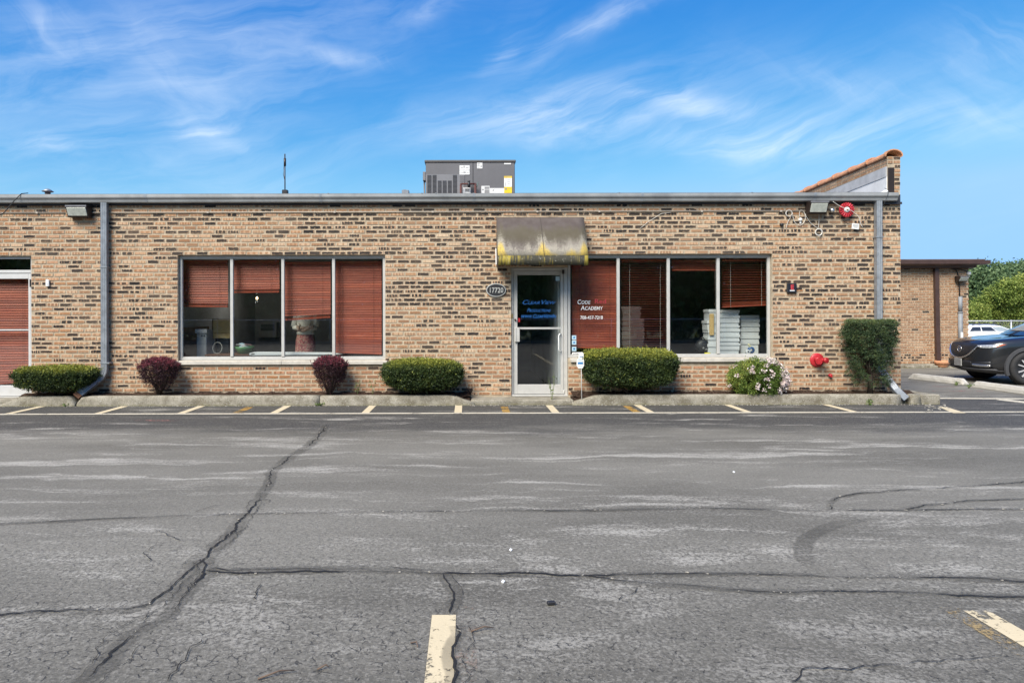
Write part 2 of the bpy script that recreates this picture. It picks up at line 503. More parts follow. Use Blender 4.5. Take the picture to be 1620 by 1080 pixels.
def asphalt_mat():
    m, t = newmat('asphalt')
    g = t.n('ShaderNodeNewGeometry').outputs['Position']
    x, y, z = t.xyz(g)
    big = t.noise(t.scl(g, (.22, .75, 1)), 1.0, 5, .6, .4)
    wv = t.m('ADD', y, t.m('MULTIPLY', t.m('SUBTRACT', t.noise(t.scl(g, (.45, .45, 1)), 1.0, 4, .6), .5), .9))
    st = t.noise(t.comb(t.m('MULTIPLY', x, .24), t.m('MULTIPLY', wv, 2.9), 0.0), 1.0, 7, .72, .45)
    mid = t.noise(t.scl(g, (.9, 2.2, 1)), 1.6, 6, .7)
    ag = t.n('ShaderNodeTexVoronoi', ins={'Scale': 85.0}); t.put(ag.inputs['Vector'], g)
    sp = t.n('ShaderNodeSeparateColor'); t.put(sp.inputs[0], ag.outputs['Color'])
    grain = sp.outputs[0]
    fine = t.noise(g, 38, 5, .75)
    base = t.mix(t.sm(big, .3, .7), (.116, .109, .088), (.205, .194, .160))
    # wear: pale dusty bands left by standing water, broken by the aggregate
    near = t.sm(y, -5.5, -8.5)
    pat = t.noise(t.scl(g, (.8, 1.9, 1)), 1.25, 8, .72, .6)
    wear = t.m('ADD', t.m('MULTIPLY', st, t.m('MULTIPLY_ADD', near, -.72, 1.0)), t.m('MULTIPLY', pat, t.m('MULTIPLY', near, .75)))
    wear = t.m('ADD', wear, t.m('MULTIPLY', t.m('SUBTRACT', mid, .5), .40))
    wear = t.m('ADD', wear, t.m('MULTIPLY', t.m('SUBTRACT', fine, .5), t.m('MULTIPLY_ADD', near, .35, .30)))
    wm = t.m('MULTIPLY', t.sm(wear, .51, .68), .80)
    base = t.mix(wm, base, (.42, .40, .345))
    edge = t.m('ADD', y, t.m('MULTIPLY', t.m('SUBTRACT', t.noise(t.scl(g, (.35, 1, 1)), 1.2, 5, .65), .5), 2.6))
    seal = t.m('MULTIPLY', t.sm(edge, -3.7, -2.4), t.sm(y, .2, .8, 1.0, 0.0))   # fresher sealcoat along the building
    base = t.mix(t.m('MULTIPLY', seal, t.sm(wear, .55, .68, .9, .1)), base, (.040, .039, .037))
    base = t.mix(t.m('MULTIPLY', t.sm(y, -7.5, -10.0), .50), base, (.076, .071, .059))       # coarser, darker stalls
    base = t.mix(t.m('MULTIPLY', t.sm(grain, .45, 1.0), t.m('MULTIPLY_ADD', near, .10, .26)), base, (.34, .32, .275))
    base = t.mix(t.m('MULTIPLY', t.sm(fine, .53, .36), t.m('MULTIPLY_ADD', near, .22, .30)), base, (.050, .048, .042))
    pit = t.n('ShaderNodeTexVoronoi', ins={'Scale': 26.0}); t.put(pit.inputs['Vector'], t.n('ShaderNodeVectorMath', operation='ADD').outputs[0])
    pv = pit.inputs['Vector'].links[0].from_node
    t.put(pv.inputs[0], g); 
    nz = t.n('ShaderNodeTexNoise', ins={'Scale': 14.0, 'Detail': 3.0}); t.put(nz.inputs['Vector'], g)
    sc2 = t.n('ShaderNodeVectorMath', operation='SCALE', ins={'Scale': .06}); t.put(sc2.inputs[0], nz.outputs['Color'])
    t.put(pv.inputs[1], sc2.outputs[0])
    # pin holes between the stones and short hairline cracks
    pits = t.sm(t.noise(g, 75, 3, .6), .40, .33)
    base = t.mix(t.m('MULTIPLY', pits, t.sm(y, -4.0, -9.0, .35, .85)), base, (.030, .029, .028))
    al = t.n('ShaderNodeTexVoronoi', feature='DISTANCE_TO_EDGE', ins={'Scale': 15.0}); t.put(al.inputs['Vector'], pv.outputs[0])
    am = t.m('MULTIPLY', t.sm(al.outputs['Distance'], .02, .07, 1.0, 0.0), t.sm(t.m('ADD', t.noise(g, 17, 4, .65), t.m('MULTIPLY', t.m('SUBTRACT', big, .5), .35)), .53, .60))
    am = t.m('MULTIPLY', am, t.sm(y, -6.5, -9.5, .12, .75))
    base = t.mix(am, base, (.028, .027, .026))
    hgt = t.m('ADD', t.m('MULTIPLY', grain, .5), t.m('SUBTRACT', t.m('MULTIPLY', fine, 1.2), am))
    t.out(t.bsdf(base, .82, 0, hgt, .006, .75, .35))
    return m
M['asphalt'] = asphalt_mat()
M['crack'] = pm('open crack', (.012, .0115, .011), .95, var=.4, scale=30)
M['debris'] = pm('crack debris', (.32, .30, .26), .95, var=.5, scale=40)

def sealer_mat():
    m, t = newmat('crack sealer')
    g = t.n('ShaderNodeNewGeometry').outputs['Position']
    u, v, _ = t.xyz(t.n('ShaderNodeUVMap', uv_map='UVMap').outputs[0])
    a = t.m('ABSOLUTE', t.m('SUBTRACT', v, .5))
    a = t.m('ADD', a, t.m('MULTIPLY', t.m('SUBTRACT', t.noise(g, 9, 4, .6), .5), .35))
    k = t.m('MULTIPLY', t.sm(a, .30, .46, 1.0, 0.0), t.sm(t.noise(g, 1.1, 3),   .32, .62, .05, .36))
    c = t.mix(t.noise(g, 20, 4), (.090, .085, .072), (.130, .124, .106))
    b = t.bsdf(c, .75, 0, t.noise(g, 60, 3), .003, .3, .3)
    tr = t.n('ShaderNodeBsdfTransparent').outputs[0]
    mx = t.n('ShaderNodeMixShader'); t.put(mx.inputs[0], k); t.t.links.new(tr, mx.inputs[1]); t.t.links.new(b, mx.inputs[2])
    t.out(mx.outputs[0])
    return m
M['sealer'] = sealer_mat()

def paint_mat(name, col, hold, scale=34):
    """road paint worn away in flakes; hold = how much is left"""
    m, t = newmat(name)
    g = t.n('ShaderNodeNewGeometry').outputs['Position']
    n = t.m('ADD', t.m('MULTIPLY', t.noise(g, scale, 6, .75), .6), t.m('MULTIPLY', t.noise(g, 4.0, 4, .6), .4))
    k = t.sm(n, hold - .05, hold + .03, 1.0, 0.0)
    c = t.mix(t.noise(g, 6, 4), tuple(q * .82 for q in col), col)
    b = t.bsdf(c, .8, 0, t.noise(g, 90, 3), .004, .4, .3)
    tr = t.n('ShaderNodeBsdfTransparent').outputs[0]
    mx = t.n('ShaderNodeMixShader'); t.put(mx.inputs[0], k); t.t.links.new(tr, mx.inputs[1]); t.t.links.new(b, mx.inputs[2])
    t.out(mx.outputs[0])
    return m
M['paint'] = paint_mat('cream road paint', (.62, .53, .355), .64)
M['paint_thin'] = paint_mat('thin white road paint', (.60, .55, .43), .585)
M['paint_old'] = paint_mat('old yellow road paint', (.40, .24, .06), .53)
M['paint_ghost'] = paint_mat('ghost of an old stripe', (.27, .21, .165), .44, 60)
M['paint_dull'] = paint_mat('dull yellow remnant', (.34, .25, .12), .47, 50)
M['paint_worn'] = paint_mat('worn cream road paint', (.64, .54, .35), .572, 26)
M['paint_red'] = paint_mat('faded red survey paint', (.40, .17, .15), .46)

def glass_mat(name, tint, extra=0.0):
    m, t = newmat(name)
    ge = t.n('ShaderNodeNewGeometry')
    dt = t.n('ShaderNodeVectorMath', operation='DOT_PRODUCT'); t.put(dt.inputs[0], ge.outputs['Incoming']); t.put(dt.inputs[1], ge.outputs['Normal'])
    fr = t.m('MULTIPLY_ADD', t.m('POWER', t.m('SUBTRACT', 1.0, t.m('ABSOLUTE', dt.outputs['Value'])), 5.0), .95, .052)
    tr = t.n('ShaderNodeBsdfTransparent', ins={'Color': (*tint, 1)}).outputs[0]
    gl = t.n('ShaderNodeBsdfGlossy', ins={'Roughness': 0.004, 'Color': (.95, .97, 1, 1)}).outputs[0]
    mx = t.n('ShaderNodeMixShader'); t.put(mx.inputs[0], t.m('ADD', fr, extra)); t.t.links.new(tr, mx.inputs[1]); t.t.links.new(gl, mx.inputs[2])
    t.out(mx.outputs[0])
    return m
M['glass'] = glass_mat('window glass', (.93, .95, .94), .006)

def wood_slat():
    m, t = newmat('mahogany blind slat')
    o = t.obj()
    rn = t.n('ShaderNodeObjectInfo').outputs['Random']
    gp = t.n('ShaderNodeNewGeometry').outputs['Position']
    n = t.noise(t.scl(gp, (2.2, 40, 70)), 1.0, 4, .6)
    c = t.mix(t.sm(n, .3, .7), (.27, .042, .022), (.47, .105, .048))
    c = t.mix(t.m('MULTIPLY', rn, .55), c, (.17, .038, .025))
    t.out(t.bsdf(c, .5, 0, None, spec=.35))
    return m
M['slat'] = wood_slat()

def leaf_mat(name, stops, rough=.55, trans=.22):
    m, t = newmat(name)
    f = t.n('ShaderNodeAttribute', attribute_name='tone').outputs['Fac']
    c = t.ramp(f, stops)
    b = t.bsdf(c, rough, 0, None, spec=.3)
    tl = t.n('ShaderNodeBsdfTranslucent'); t.put(tl.inputs[0], c)
    mx = t.n('ShaderNodeMixShader', ins={0: trans}); t.t.links.new(b, mx.inputs[1]); t.t.links.new(tl.outputs[0], mx.inputs[2])
    t.out(mx.outputs[0])
    return m
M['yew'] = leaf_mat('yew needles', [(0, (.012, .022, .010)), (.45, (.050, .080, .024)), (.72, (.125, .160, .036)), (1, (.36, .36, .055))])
M['yew_dark'] = leaf_mat('dark yew needles', [(0, (.010, .020, .012)), (.5, (.042, .075, .032)), (1, (.15, .19, .065))])
M['barberry'] = leaf_mat('purple barberry leaves', [(0, (.022, .013, .016)), (.5, (.060, .024, .030)), (1, (.34, .065, .095))])
M['abelia'] = leaf_mat('light green leaves', [(0, (.030, .060, .015)), (.5, (.12, .19, .035)), (1, (.36, .38, .08))])
M['petal'] = leaf_mat('pale pink petals', [(0, (.66, .50, .50)), (1, (.84, .78, .72))])
M['vine'] = leaf_mat('vine leaves', [(0, (.055, .095, .022)), (.5, (.21, .28, .058)), (1, (.46, .47, .12))], trans=.3)
M['forest'] = leaf_mat('tree leaves', [(0, (.055, .10, .05)), (.6, (.14, .215, .095)), (1, (.24, .32, .13))], trans=.25)
M['weed'] = leaf_mat('weed leaves', [(0, (.06, .12, .03)), (1, (.22, .28, .08))])
M['bark'] = pm('bark', (.045, .035, .028), .95, var=.35, scale=20, bump=.8, bscale=40, spec=.1)

def awning_mat(valance):
    m, t = newmat('lichen stained awning ' + ('valance' if valance else 'canvas'))
    g = t.n('ShaderNodeNewGeometry').outputs['Position']
    x, y, z = t.xyz(g)
    c = t.mix(t.sm(t.noise(g, 4, 5, .6), .3, .7), (.082, .066, .060), (.118, .100, .093))
    if not valance:
        tt = t.m('DIVIDE', t.m('SUBTRACT', 3.29, z), .74)                       # 0 at the wall, 1 at the lip
        c = t.mix(t.m('MULTIPLY', t.sm(t.m('ADD', tt, t.m('MULTIPLY', t.noise(t.scl(g, (3, 1, .5)), 3, 3), .4)), .38, .62), t.m('MULTIPLY', t.sm(tt, .85, .5), .55)), c, (.100, .090, .050))
        plume = t.noise(t.scl(g, (1, .05, .12)), 5.5, 5, .7)
        def hump(cx, wd):
            d = t.m('DIVIDE', t.m('SUBTRACT', x, cx), wd)
            return t.m('EXPONENT', t.m('MULTIPLY', t.m('MULTIPLY', d, d), -1.0))
        hs = t.m('ADD', t.m('ADD', hump(.585, .10), hump(2.03, .085)), t.m('ADD', hump(1.31, .13), t.m('MULTIPLY', hump(1.80, .12), .55)))
        lv = t.m('ADD', t.m('ADD', tt, t.m('MULTIPLY', hs, .20)), t.m('MULTIPLY', t.m('SUBTRACT', plume, .5), .75))
        spk = t.noise(g, 120, 3, .6)
        dots = t.sm(t.m('ADD', spk, t.sm(lv, .38, 1.0, -.22, .10)), .50, .57)
        c = t.mix(t.m('MULTIPLY', dots, .85), c, (.40, .37, .30))
        ly = t.m('ADD', t.m('ADD', tt, t.m('MULTIPLY', hs, .36)), t.m('MULTIPLY', t.m('SUBTRACT', plume, .5), .5))
        yl = t.m('MULTIPLY', t.sm(ly, 1.0, 1.18), t.sm(spk, .40, .50))
        c = t.mix(t.m('MULTIPLY', yl, .9), c, (.62, .44, .075))
        seam = t.sm(t.m('ABSOLUTE', t.m('SUBTRACT', x, t.m('MULTIPLY_ADD', tt, .02, 1.31))), .004, .012, .8, 0.0)
        c = t.mix(seam, c, (.06, .05, .045))
    else:
        drip = t.noise(t.scl(g, (1, .1, .07)), 26, 4, .7)
        blot = t.noise(t.scl(g, (1, .1, .3)), 3.2, 4, .6)
        c = t.mix(1.0, c, (.050, .048, .036))
        ed = t.m('ADD', t.sm(x, 1.15, .6, 0, .14), t.sm(x, 1.98, 2.06, 0, .5))
        c = t.mix(t.m('MULTIPLY', t.sm(t.m('ADD', t.m('ADD', drip, t.m('MULTIPLY', blot, .6)), ed), .86, 1.04), .8), c, (.40, .31, .05))
        c = t.mix(t.sm(t.noise(g, 55, 3, .6), .64, .70), c, (.55, .53, .45))
    t.out(t.bsdf(c, .85, 0, t.noise(g, 160, 3), .002, .4, .2))
    return m
M['awning'] = awning_mat(False)
M['valance'] = awning_mat(True)
M['awning_side'] = pm('dark awning side', (.07, .06, .058), .85, var=.2, scale=5, dirt=(.2, .17, .09), damt=.4)

# ------------------------------------------------------------------ ground
def zt(y):
    q = min(1, max(0, (y - 9) / 19.0))
    return -.60 * q * q * (3 - 2 * q)
def sheet(xs, ys, dz, nm, mat):
    b = MB()
    for j in range(len(ys) - 1):
        for i in range(len(xs) - 1):
            b.face([(xs[i + a], ys[j + c], zt(ys[j + c]) + dz) for a, c in ((0, 0), (1, 0), (1, 1), (0, 1))], True)
    o = b.build(nm, mat)
    return tag(o, kind='structure')
M['grass'] = pm('rough grass', (.06, .085, .03), .95, var=.5, scale=3, bump=.5, bscale=20)
EY = [-600, -60, -38] + [-36 + 2 * k for k in range(37)] + [60, 120, 600]
o = sheet([-600, 600], EY, -.03, 'ground', M['grass'])
tag(o, 'rough grassy ground beyond the parking lot')
o = sheet([-45, -20, 0, 20, 45], [-26.5] + [-26 + 2 * k for k in range(31)], 0.0, 'parking_lot', M['asphalt'])
tag(o, 'worn grey asphalt parking lot with cracks')

# painted lines
def strip(x0, x1, y0, y1, nm, mat, z=.004, skew=0.0, lab=None):
    b = MB()
    b.face([(x0, y0, z), (x1, y0, z), (x1 + skew, y1, z), (x0 + skew, y1, z)])
    o = b.build(nm, mat)
    return tag(o, lab, None, None, 'structure')
strip(-14, 9.3, -1.50, -1.385, 'painted_line', M['paint_thin'], lab='long cream line painted along the kerb')
strip(9.5, 16, -1.50, -1.39, 'painted_line', M['paint_ghost'], lab='worn end of the kerb line')
for px in (47, 182, 307, 447, 585, 725, 872, 1015, 1162, 1322):
    xx = X0(px, -.85)
    strip(xx - .06, xx + .06, -1.38, -.53, 'parking_stripe', M['paint'], .0045)
for px in (390, 798, 995):
    xx = X0(px, -.85)
    strip(xx - .06, xx + .06, -1.38, -.65, 'old_parking_stripe', M['paint_old'], .0045)
b = MB(); b.face([G(1484, 643, .0045), G(1496, 643, .0045), G(1528, 653, .0045), G(1508, 653, .0045)]); tag(b.build('parking_stripe', M['paint']), kind='structure')
b = MB(); b.face([G(1486, 630.5, .0045), G(1620, 631.5, .0045), G(1620, 629.5, .0045), G(1486, 628.8, .0045)]); tag(b.build('parking_stripe', M['paint_thin']), kind='structure')
b = MB(); b.face([G(1575, 632, .0045), G(1660, 642, .0045), G(1668, 640, .0045), G(1587, 630.7, .0045)]); tag(b.build('parking_stripe', M['paint_thin']), kind='structure')
strip(-.182, -.058, -14.5, -8.66, 'parking_stripe', M['paint_worn'], lab='cream stall stripe in the middle foreground')
strip(-.055, .045, -14.5, -8.55, 'old_parking_stripe', M['paint_ghost'], lab='ghost of an older stripe beside the cream one')
strip(2.60, 2.73, -14.5, -8.62, 'parking_stripe', M['paint_worn'], lab='cream stall stripe at the right foreground corner')
strip(2.50, 2.597, -14.5, -8.58, 'old_parking_stripe', M['paint_dull'])
for k, (px, py, w_) in enumerate(((1490, 611, 24), (1515, 618, 40), (250, 664.5, 40))):
    b = MB(); b.face([G(px - w_, py - .4, .0045), G(px - w_, py + .6, .0045), G(px + w_, py + .9, .0045), G(px + w_, py - .2, .0045)])
    tag(b.build('survey_mark', M['paint_red']), kind='structure')

# cracks, traced on the ground plane, each with its band of sealer
def strand(g, wid, jag, z, off=0.0):
    pl = [g[0]]
    ph, amp = R.uniform(0, 6), 0.0
    for a, c in zip(g, g[1:]):
        n = max(2, int((c - a).length / .028))
        nrm = Vector((-(c - a).y, (c - a).x, 0)).normalized()
        for k in range(1, n + 1):
            amp = amp * .75 + R.uniform(-jag, jag) * .7
            pl.append(a.lerp(c, k / n) + nrm * (amp + off * sin(ph + len(pl) * .045)))
    b = MB(); L, Rr = [], []
    hw = wid
    for k, p in enumerate(pl):
        d = (pl[min(k + 1, len(pl) - 1)] - pl[max(k - 1, 0)])
        d = d.normalized() if d.length > 1e-6 else Vector((1, 0, 0))
        nrm = Vector((-d.y, d.x, 0))
        hw = max(wid * .12, min(wid * 1.3, hw + R.uniform(-.35, .35) * wid))
        q = hw * (.2 if k in (0, len(pl) - 1) else 1)
        L.append(p + nrm * q + Vector((0, 0, z))); Rr.append(p - nrm * q * R.uniform(.5, 1) + Vector((0, 0, z)))
    for k in range(len(pl) - 1):
        b.face([L[k], L[k + 1], Rr[k + 1], Rr[k]])
    return b, pl
CRUMBS = []
CZ = [.0070]
def crack(pts, wid, seal=0.0, jag=.02, lab=None, side=0):
    g = [G(*p) for p in pts]
    CZ[0] += .00005
    b, pl = strand(g, wid, jag, CZ[0])
    for k in range(side):
        CZ[0] += .00005
        b2, _ = strand(g, wid * R.uniform(.2, .4), jag * 1.2, CZ[0], R.uniform(.05, .11))
        i0 = len(b.v); b.v += b2.v; b.f += [tuple(i + i0 for i in f) for f in b2.f]; b.smooth += b2.smooth
    tag(b.build('crack', M['crack'], recalc=False), lab, kind='structure')
    if wid > .005:
        for p in pl:
            if R.random() < .10: CRUMBS.append(p + Vector((R.uniform(-.02, .02), R.uniform(-.02, .02), .008)))
    if seal:
        sb = MB(); acc = 0.0
        sm_ = [g[0]]
        for a, c in zip(g, g[1:]):
            n = max(1, int((c - a).length / .15))
            sm_ += [a.lerp(c, k / n) for k in range(1, n + 1)]
        ofs = []
        s1 = s2 = seal
        for k, p in enumerate(sm_):
            d = (sm_[min(k + 1, len(sm_) - 1)] - sm_[max(k - 1, 0)]).normalized()
            nrm = Vector((-d.y, d.x, 0))
            s1 = max(seal * .5, min(seal * 1.4, s1 + R.uniform(-.2, .2) * seal)); s2 = max(seal * .5, min(seal * 1.4, s2 + R.uniform(-.2, .2) * seal))
            ofs.append((p + nrm * s1 + Vector((0, 0, .0048 + SEALZ[0])), p - nrm * s2 + Vector((0, 0, .0048 + SEALZ[0]))))
        for k in range(len(sm_) - 1):
            dl = (sm_[k + 1] - sm_[k]).length
            sb.face([ofs[k][0], ofs[k + 1][0], ofs[k + 1][1], ofs[k][1]], uv=[(acc, 1), (acc + dl, 1), (acc + dl, 0), (acc, 0)])
            acc += dl
        SEALZ[0] += .0001
        tag(sb.build('crack_sealer', M['sealer'], recalc=False), kind='structure')
SEALZ = [0.0]
main = [(516, 672), (508, 686), (487, 706), (463, 720), (440, 738), (427, 748), (425, 765), (410, 790), (395, 808), (380, 820), (372, 840), (350, 858), (330, 873), (318, 885), (308, 895)]
crack(main[:8], .0065, .07, .02, 'long jagged crack running away from the lens')
crack(main[7:], .0065, .10, .02, None, 3)
crack([(308, 895), (300, 905), (270, 935), (240, 955), (205, 965), (150, 968), (60, 968), (-60, 975)], .006, .07, .02, None, 1)
crack([(318, 885), (325, 908), (300, 930), (280, 955), (262, 980), (235, 990), (210, 1005), (190, 1020), (165, 1050), (110, 1092)], .0075, .11, .025, None, 2)
crack([(372, 838), (362, 850), (338, 862), (322, 880)], .005, 0, .02)
crack([(-60, 832), (120, 823), (250, 818), (370, 814), (430, 813), (550, 811), (700, 809), (810, 808), (940, 808), (1110, 804), (1280, 808), (1430, 808), (1560, 806), (1680, 806)], .0055, .045, .012)
crack([(325, 903), (355, 907), (450, 906), (560, 904), (640, 905), (700, 908), (810, 907), (920, 911)], .0085, .075, .012, None, 2)
crack([(920, 911), (1100, 909), (1210, 909), (1310, 913), (1500, 914), (1680, 924)], .0065, .055, .012)
crack([(920, 911), (1000, 922), (1110, 929), (1180, 935), (1220, 937), (1320, 936), (1450, 939), (1560, 945), (1680, 948)], .006, .055, .012)
crack([(700, 908), (706, 922), (718, 938), (714, 955), (709, 971)], .0045, .055, .012, None, 1)
crack([(722, 990), (729, 1003), (722, 1020), (716, 1040), (722, 1070), (716, 1100)], .006, .06, .02, None, 1)
crack([(1315, 806), (1312, 797), (1325, 788), (1360, 781), (1450, 774), (1530, 770), (1680, 758)], .0055, .035, .012)
crack([(1430, 806), (1465, 800), (1540, 792), (1680, 788)], .0055, .05, .012)
crack([(1250, 1080), (1275, 1062), (1400, 1055), (1480, 1050), (1580, 1040), (1590, 1022), (1680, 1015)], .0035, 0, .02)
crack([(245, 838), (270, 852), (320, 858)], .0025, 0, .02); crack([(262, 858), (228, 874), (232, 890)], .0025, 0, .02)
crack([(305, 812), (340, 800), (390, 796)], .0025, 0, .015); crack([(325, 878), (365, 865), (378, 848)], .0025, 0, .015)
crack([(265, 1080), (300, 1040), (322, 1012)], .003, 0, .02); crack([(978, 952), (998, 940), (1008, 930)], .0025, 0, .015)
crack([(405, 950), (404, 935), (410, 925)], .0025, 0, .015)
sw = [(1362, 822), (1325, 829), (1298, 838), (1276, 852), (1268, 868), (1272, 884), (1290, 896), (1314, 905)]
g = [G(*p) for p in sw]
sb = MB()
for k in range(len(g) - 1):
    def off(i, s_):
        d = (g[min(i + 1, len(g) - 1)] - g[max(i - 1, 0)]).normalized()
        return g[i] + Vector((-d.y, d.x, 0)) * s_ + Vector((0, 0, .0031))
    sb.face([off(k, .075), off(k + 1, .075), off(k + 1, -.075), off(k, -.075)], uv=[(k, 1), (k + 1, 1), (k + 1, 0), (k, 0)])
tag(sb.build('tar_patch', M['sealer'], recalc=False), 'curved dark patch of tar on the right of the lot', kind='structure')

# ------------------------------------------------------------------ kerbs, slab and beds
KF, KB, KT = -.50, -.33, .168
def kerb_mesh(xs, nm, lab=None, ends=None):
    """xs: list of (x, top z); rounded top edge, uneven face"""
    b = MB()
    rows = []
    pts = []
    for (a, za), (c, zc) in zip(xs, xs[1:]):
        n = max(1, int(abs(c - a) / .16))
        pts += [(a + (c - a) * k / n, za + (zc - za) * k / n) for k in range(n)]
    pts.append(xs[-1])
    for x, zt_ in pts:
        j = R.uniform(-.006, .006); k = R.uniform(-.004, .004)
        rows.append([(x, KF - .012 + j, -.05), (x, KF - .004 + j, zt_ * .5), (x, KF + k, max(.0, zt_ - .022)), (x, KF + .02, zt_ + k * .5),
                     (x, KB - .015, zt_), (x, KB, zt_ - .015), (x, KB, -.05)])
    for r0, r1 in zip(rows, rows[1:]):
        for q in range(6):
            b.face([r0[q], r1[q], r1[q + 1], r0[q + 1]], True)
    b.face(rows[0]); b.face(rows[-1])
    bmx = b.build(nm, M['concrete'])
    bm = bmesh.new(); bm.from_mesh(bmx.data); bmesh.ops.remove_doubles(bm, verts=bm.verts, dist=.0005); bmesh.ops.recalc_face_normals(bm, faces=bm.faces[:]); bm.to_mesh(bmx.data); bm.free()
    return tag(bmx, lab, kind='structure')
def KX(px): return X0(px, KF)
kerb_mesh([(KX(-2), .03), (KX(10), .07), (KX(28), KT - .01), (KX(104), KT), (KX(112), KT - .02), (KX(118.5), .06)], 'kerb', 'short kerb piece left of the broken gap')
kerb_mesh([(KX(121), .06), (KX(128), KT - .015), (KX(140), KT), (KX(505), KT)], 'kerb', 'long kerb between downspout gap and second barberry')
kerb_mesh([(KX(506), KT - .005), (KX(705), KT), (KX(722), KT - .02), (KX(735), .09), (KX(750), .045)], 'kerb', 'kerb piece sloping down to the door slab')
kerb_mesh([(KX(905), .045), (KX(926), .10), (KX(941), KT - .015), (KX(955), KT), (KX(1425), KT)], 'kerb', 'long kerb right of the door slab')
kerb_mesh([(KX(1440), .13), (KX(1446), KT), (KX(1457), KT + .004)], 'kerb', 'cracked kerb chunk beside the downspout end')
b = MB(); b.prism([(KX(1459), -.05), (KX(1462), -.05), (KX(1487), -.05), (KX(1487), KT - .012), (KX(1485), KT), (KX(1455.5), KT)], KF - .01, KB)
tag(b.build('kerb', M['concrete'], bevel=.012), 'broken kerb end at the building corner', kind='structure')
b = MB(); b.box(KX(1425), KX(1440.5), KF + .09, KB, -.05, .05); tag(b.build('kerb', M['concrete'], bevel=.02), kind='structure')
b = MB(); b.box(KX(1470), KX(1486), KB + .002, 2.2, -.05, .16); tag(b.build('kerb', M['concrete'], bevel=.015), 'kerb return along the side of the building', kind='structure')
b = MB(); b.box(KX(745), KX(908), KF + .03, .10, -.05, .085)
tag(b.build('door_slab', M['concrete'], bevel=.015), 'low concrete slab at the front door', kind='structure')
b = MB(); b.box(-12, KX(12), KF + .03, .10, -.05, .085)
tag(b.build('door_slab', M['concrete'], bevel=.015), 'low concrete slab at the left door', kind='structure')
def bed(x0, x1):
    b = MB()
    n = max(2, int((x1 - x0) / .07))
    ys = [KB + .001, -.25, -.17, -.09, .02]
    def hz(i, j): return .125 + .055 * (j / 4.0) + R.uniform(-.014, .016)
    hh = [[hz(i, j) for j in range(5)] for i in range(n + 1)]
    for i in range(n):
        for j in range(4):
            b.face([(x0 + (x1 - x0) * (i + a) / n, ys[j + c], hh[i + a][j + c]) for a, c in ((0, 0), (1, 0), (1, 1), (0, 1))], False)
    b.box(x0, x1, KB + .002, .02, -.04, .10)
    tag(b.build('planting_bed', M['soil']), 'strip of dark mulch between kerb and wall', kind='structure')
bed(KX(14), KX(744)); bed(KX(909), KX(1469))
# crumbs of mulch and leaf litter over the kerb edge
b = MB()
for k in range(1500):
    x = R.choice((R.uniform(KX(14), KX(742)), R.uniform(KX(909), KX(1460))))
    y = R.uniform(-.345, -.02)
    s_ = R.uniform(.006, .018)
    c = Vector((x, y, .135 + .05 * (y + .33) / .33 + R.uniform(0, .02)))
    a = R.uniform(0, pi)
    b.obox(c, Vector((cos(a), sin(a), R.uniform(-.4, .4))) * s_, Vector((-sin(a), cos(a), 0)) * s_ * .4, Vector((0, 0, s_ * .25)))
tag(b.build('mulch', M['soil'], recalc=False), 'loose bark mulch chips on the planting strip', kind='stuff')
# ------------------------------------------------------------------ main building
XL, XR = -11.8, X0(1425)
WT = 3.60
bld = thing('brick_building', 'long single storey brick office building with dark speckled bricks and grey gutter', 'building', (0, 0, 0))
W1 = (X0(281), X0(609.5), Z0(569.5), Z0(402.5))       # left window opening
W2 = (X0(898.8), X0(1222), Z0(566.8), Z0(402.5))      # right window opening
DR = (X0(808.8), X0(898.8), .085, Z0(423))            # door opening
LD = (-9.9, X0(49.5), .085, Z0(403))                  # left door opening
OPEN = [W1, W2, DR, LD]
def solid(x, z):
    return not any(a < x < b_ and c < z < d for a, b_, c, d in OPEN)
xs = sorted({XL, XR, *[o[0] for o in OPEN], *[o[1] for o in OPEN]})
zs = sorted({-.1, WT, *[o[2] for o in OPEN], *[o[3] for o in OPEN]})
b = MB()
TH = .20
for i in range(len(xs) - 1):
    for j in range(len(zs) - 1):
        xm, zm = (xs[i] + xs[i + 1]) / 2, (zs[j] + zs[j + 1]) / 2
        if not solid(xm, zm): continue
        a, c, d, e = xs[i], xs[i + 1], zs[j], zs[j + 1]
        b.face([(a, .0045, d), (c, .0045, d), (c, .0045, e), (a, .0045, e)])
        b.face([(a, TH, e), (c, TH, e), (c, TH, d), (a, TH, d)])
        for (x_, dxx) in ((a, -.01), (c, .01)):
            if not (XL < x_ + dxx < XR) or not solid(x_ + dxx, zm):
                b.face([(x_, .0045, d), (x_, TH, d), (x_, TH, e), (x_, .0045, e)])
        for (z_, dz_) in ((d, -.01), (e, .01)):
            if not (-.1 < z_ + dz_ < WT) or not solid(xm, z_ + dz_):
                b.face([(a, .0045, z_), (c, .0045, z_), (c, TH, z_), (a, TH, z_)])
tag(b.build('wall', M['mortar'], bld, recalc=False), 'mortar bed of the front wall')

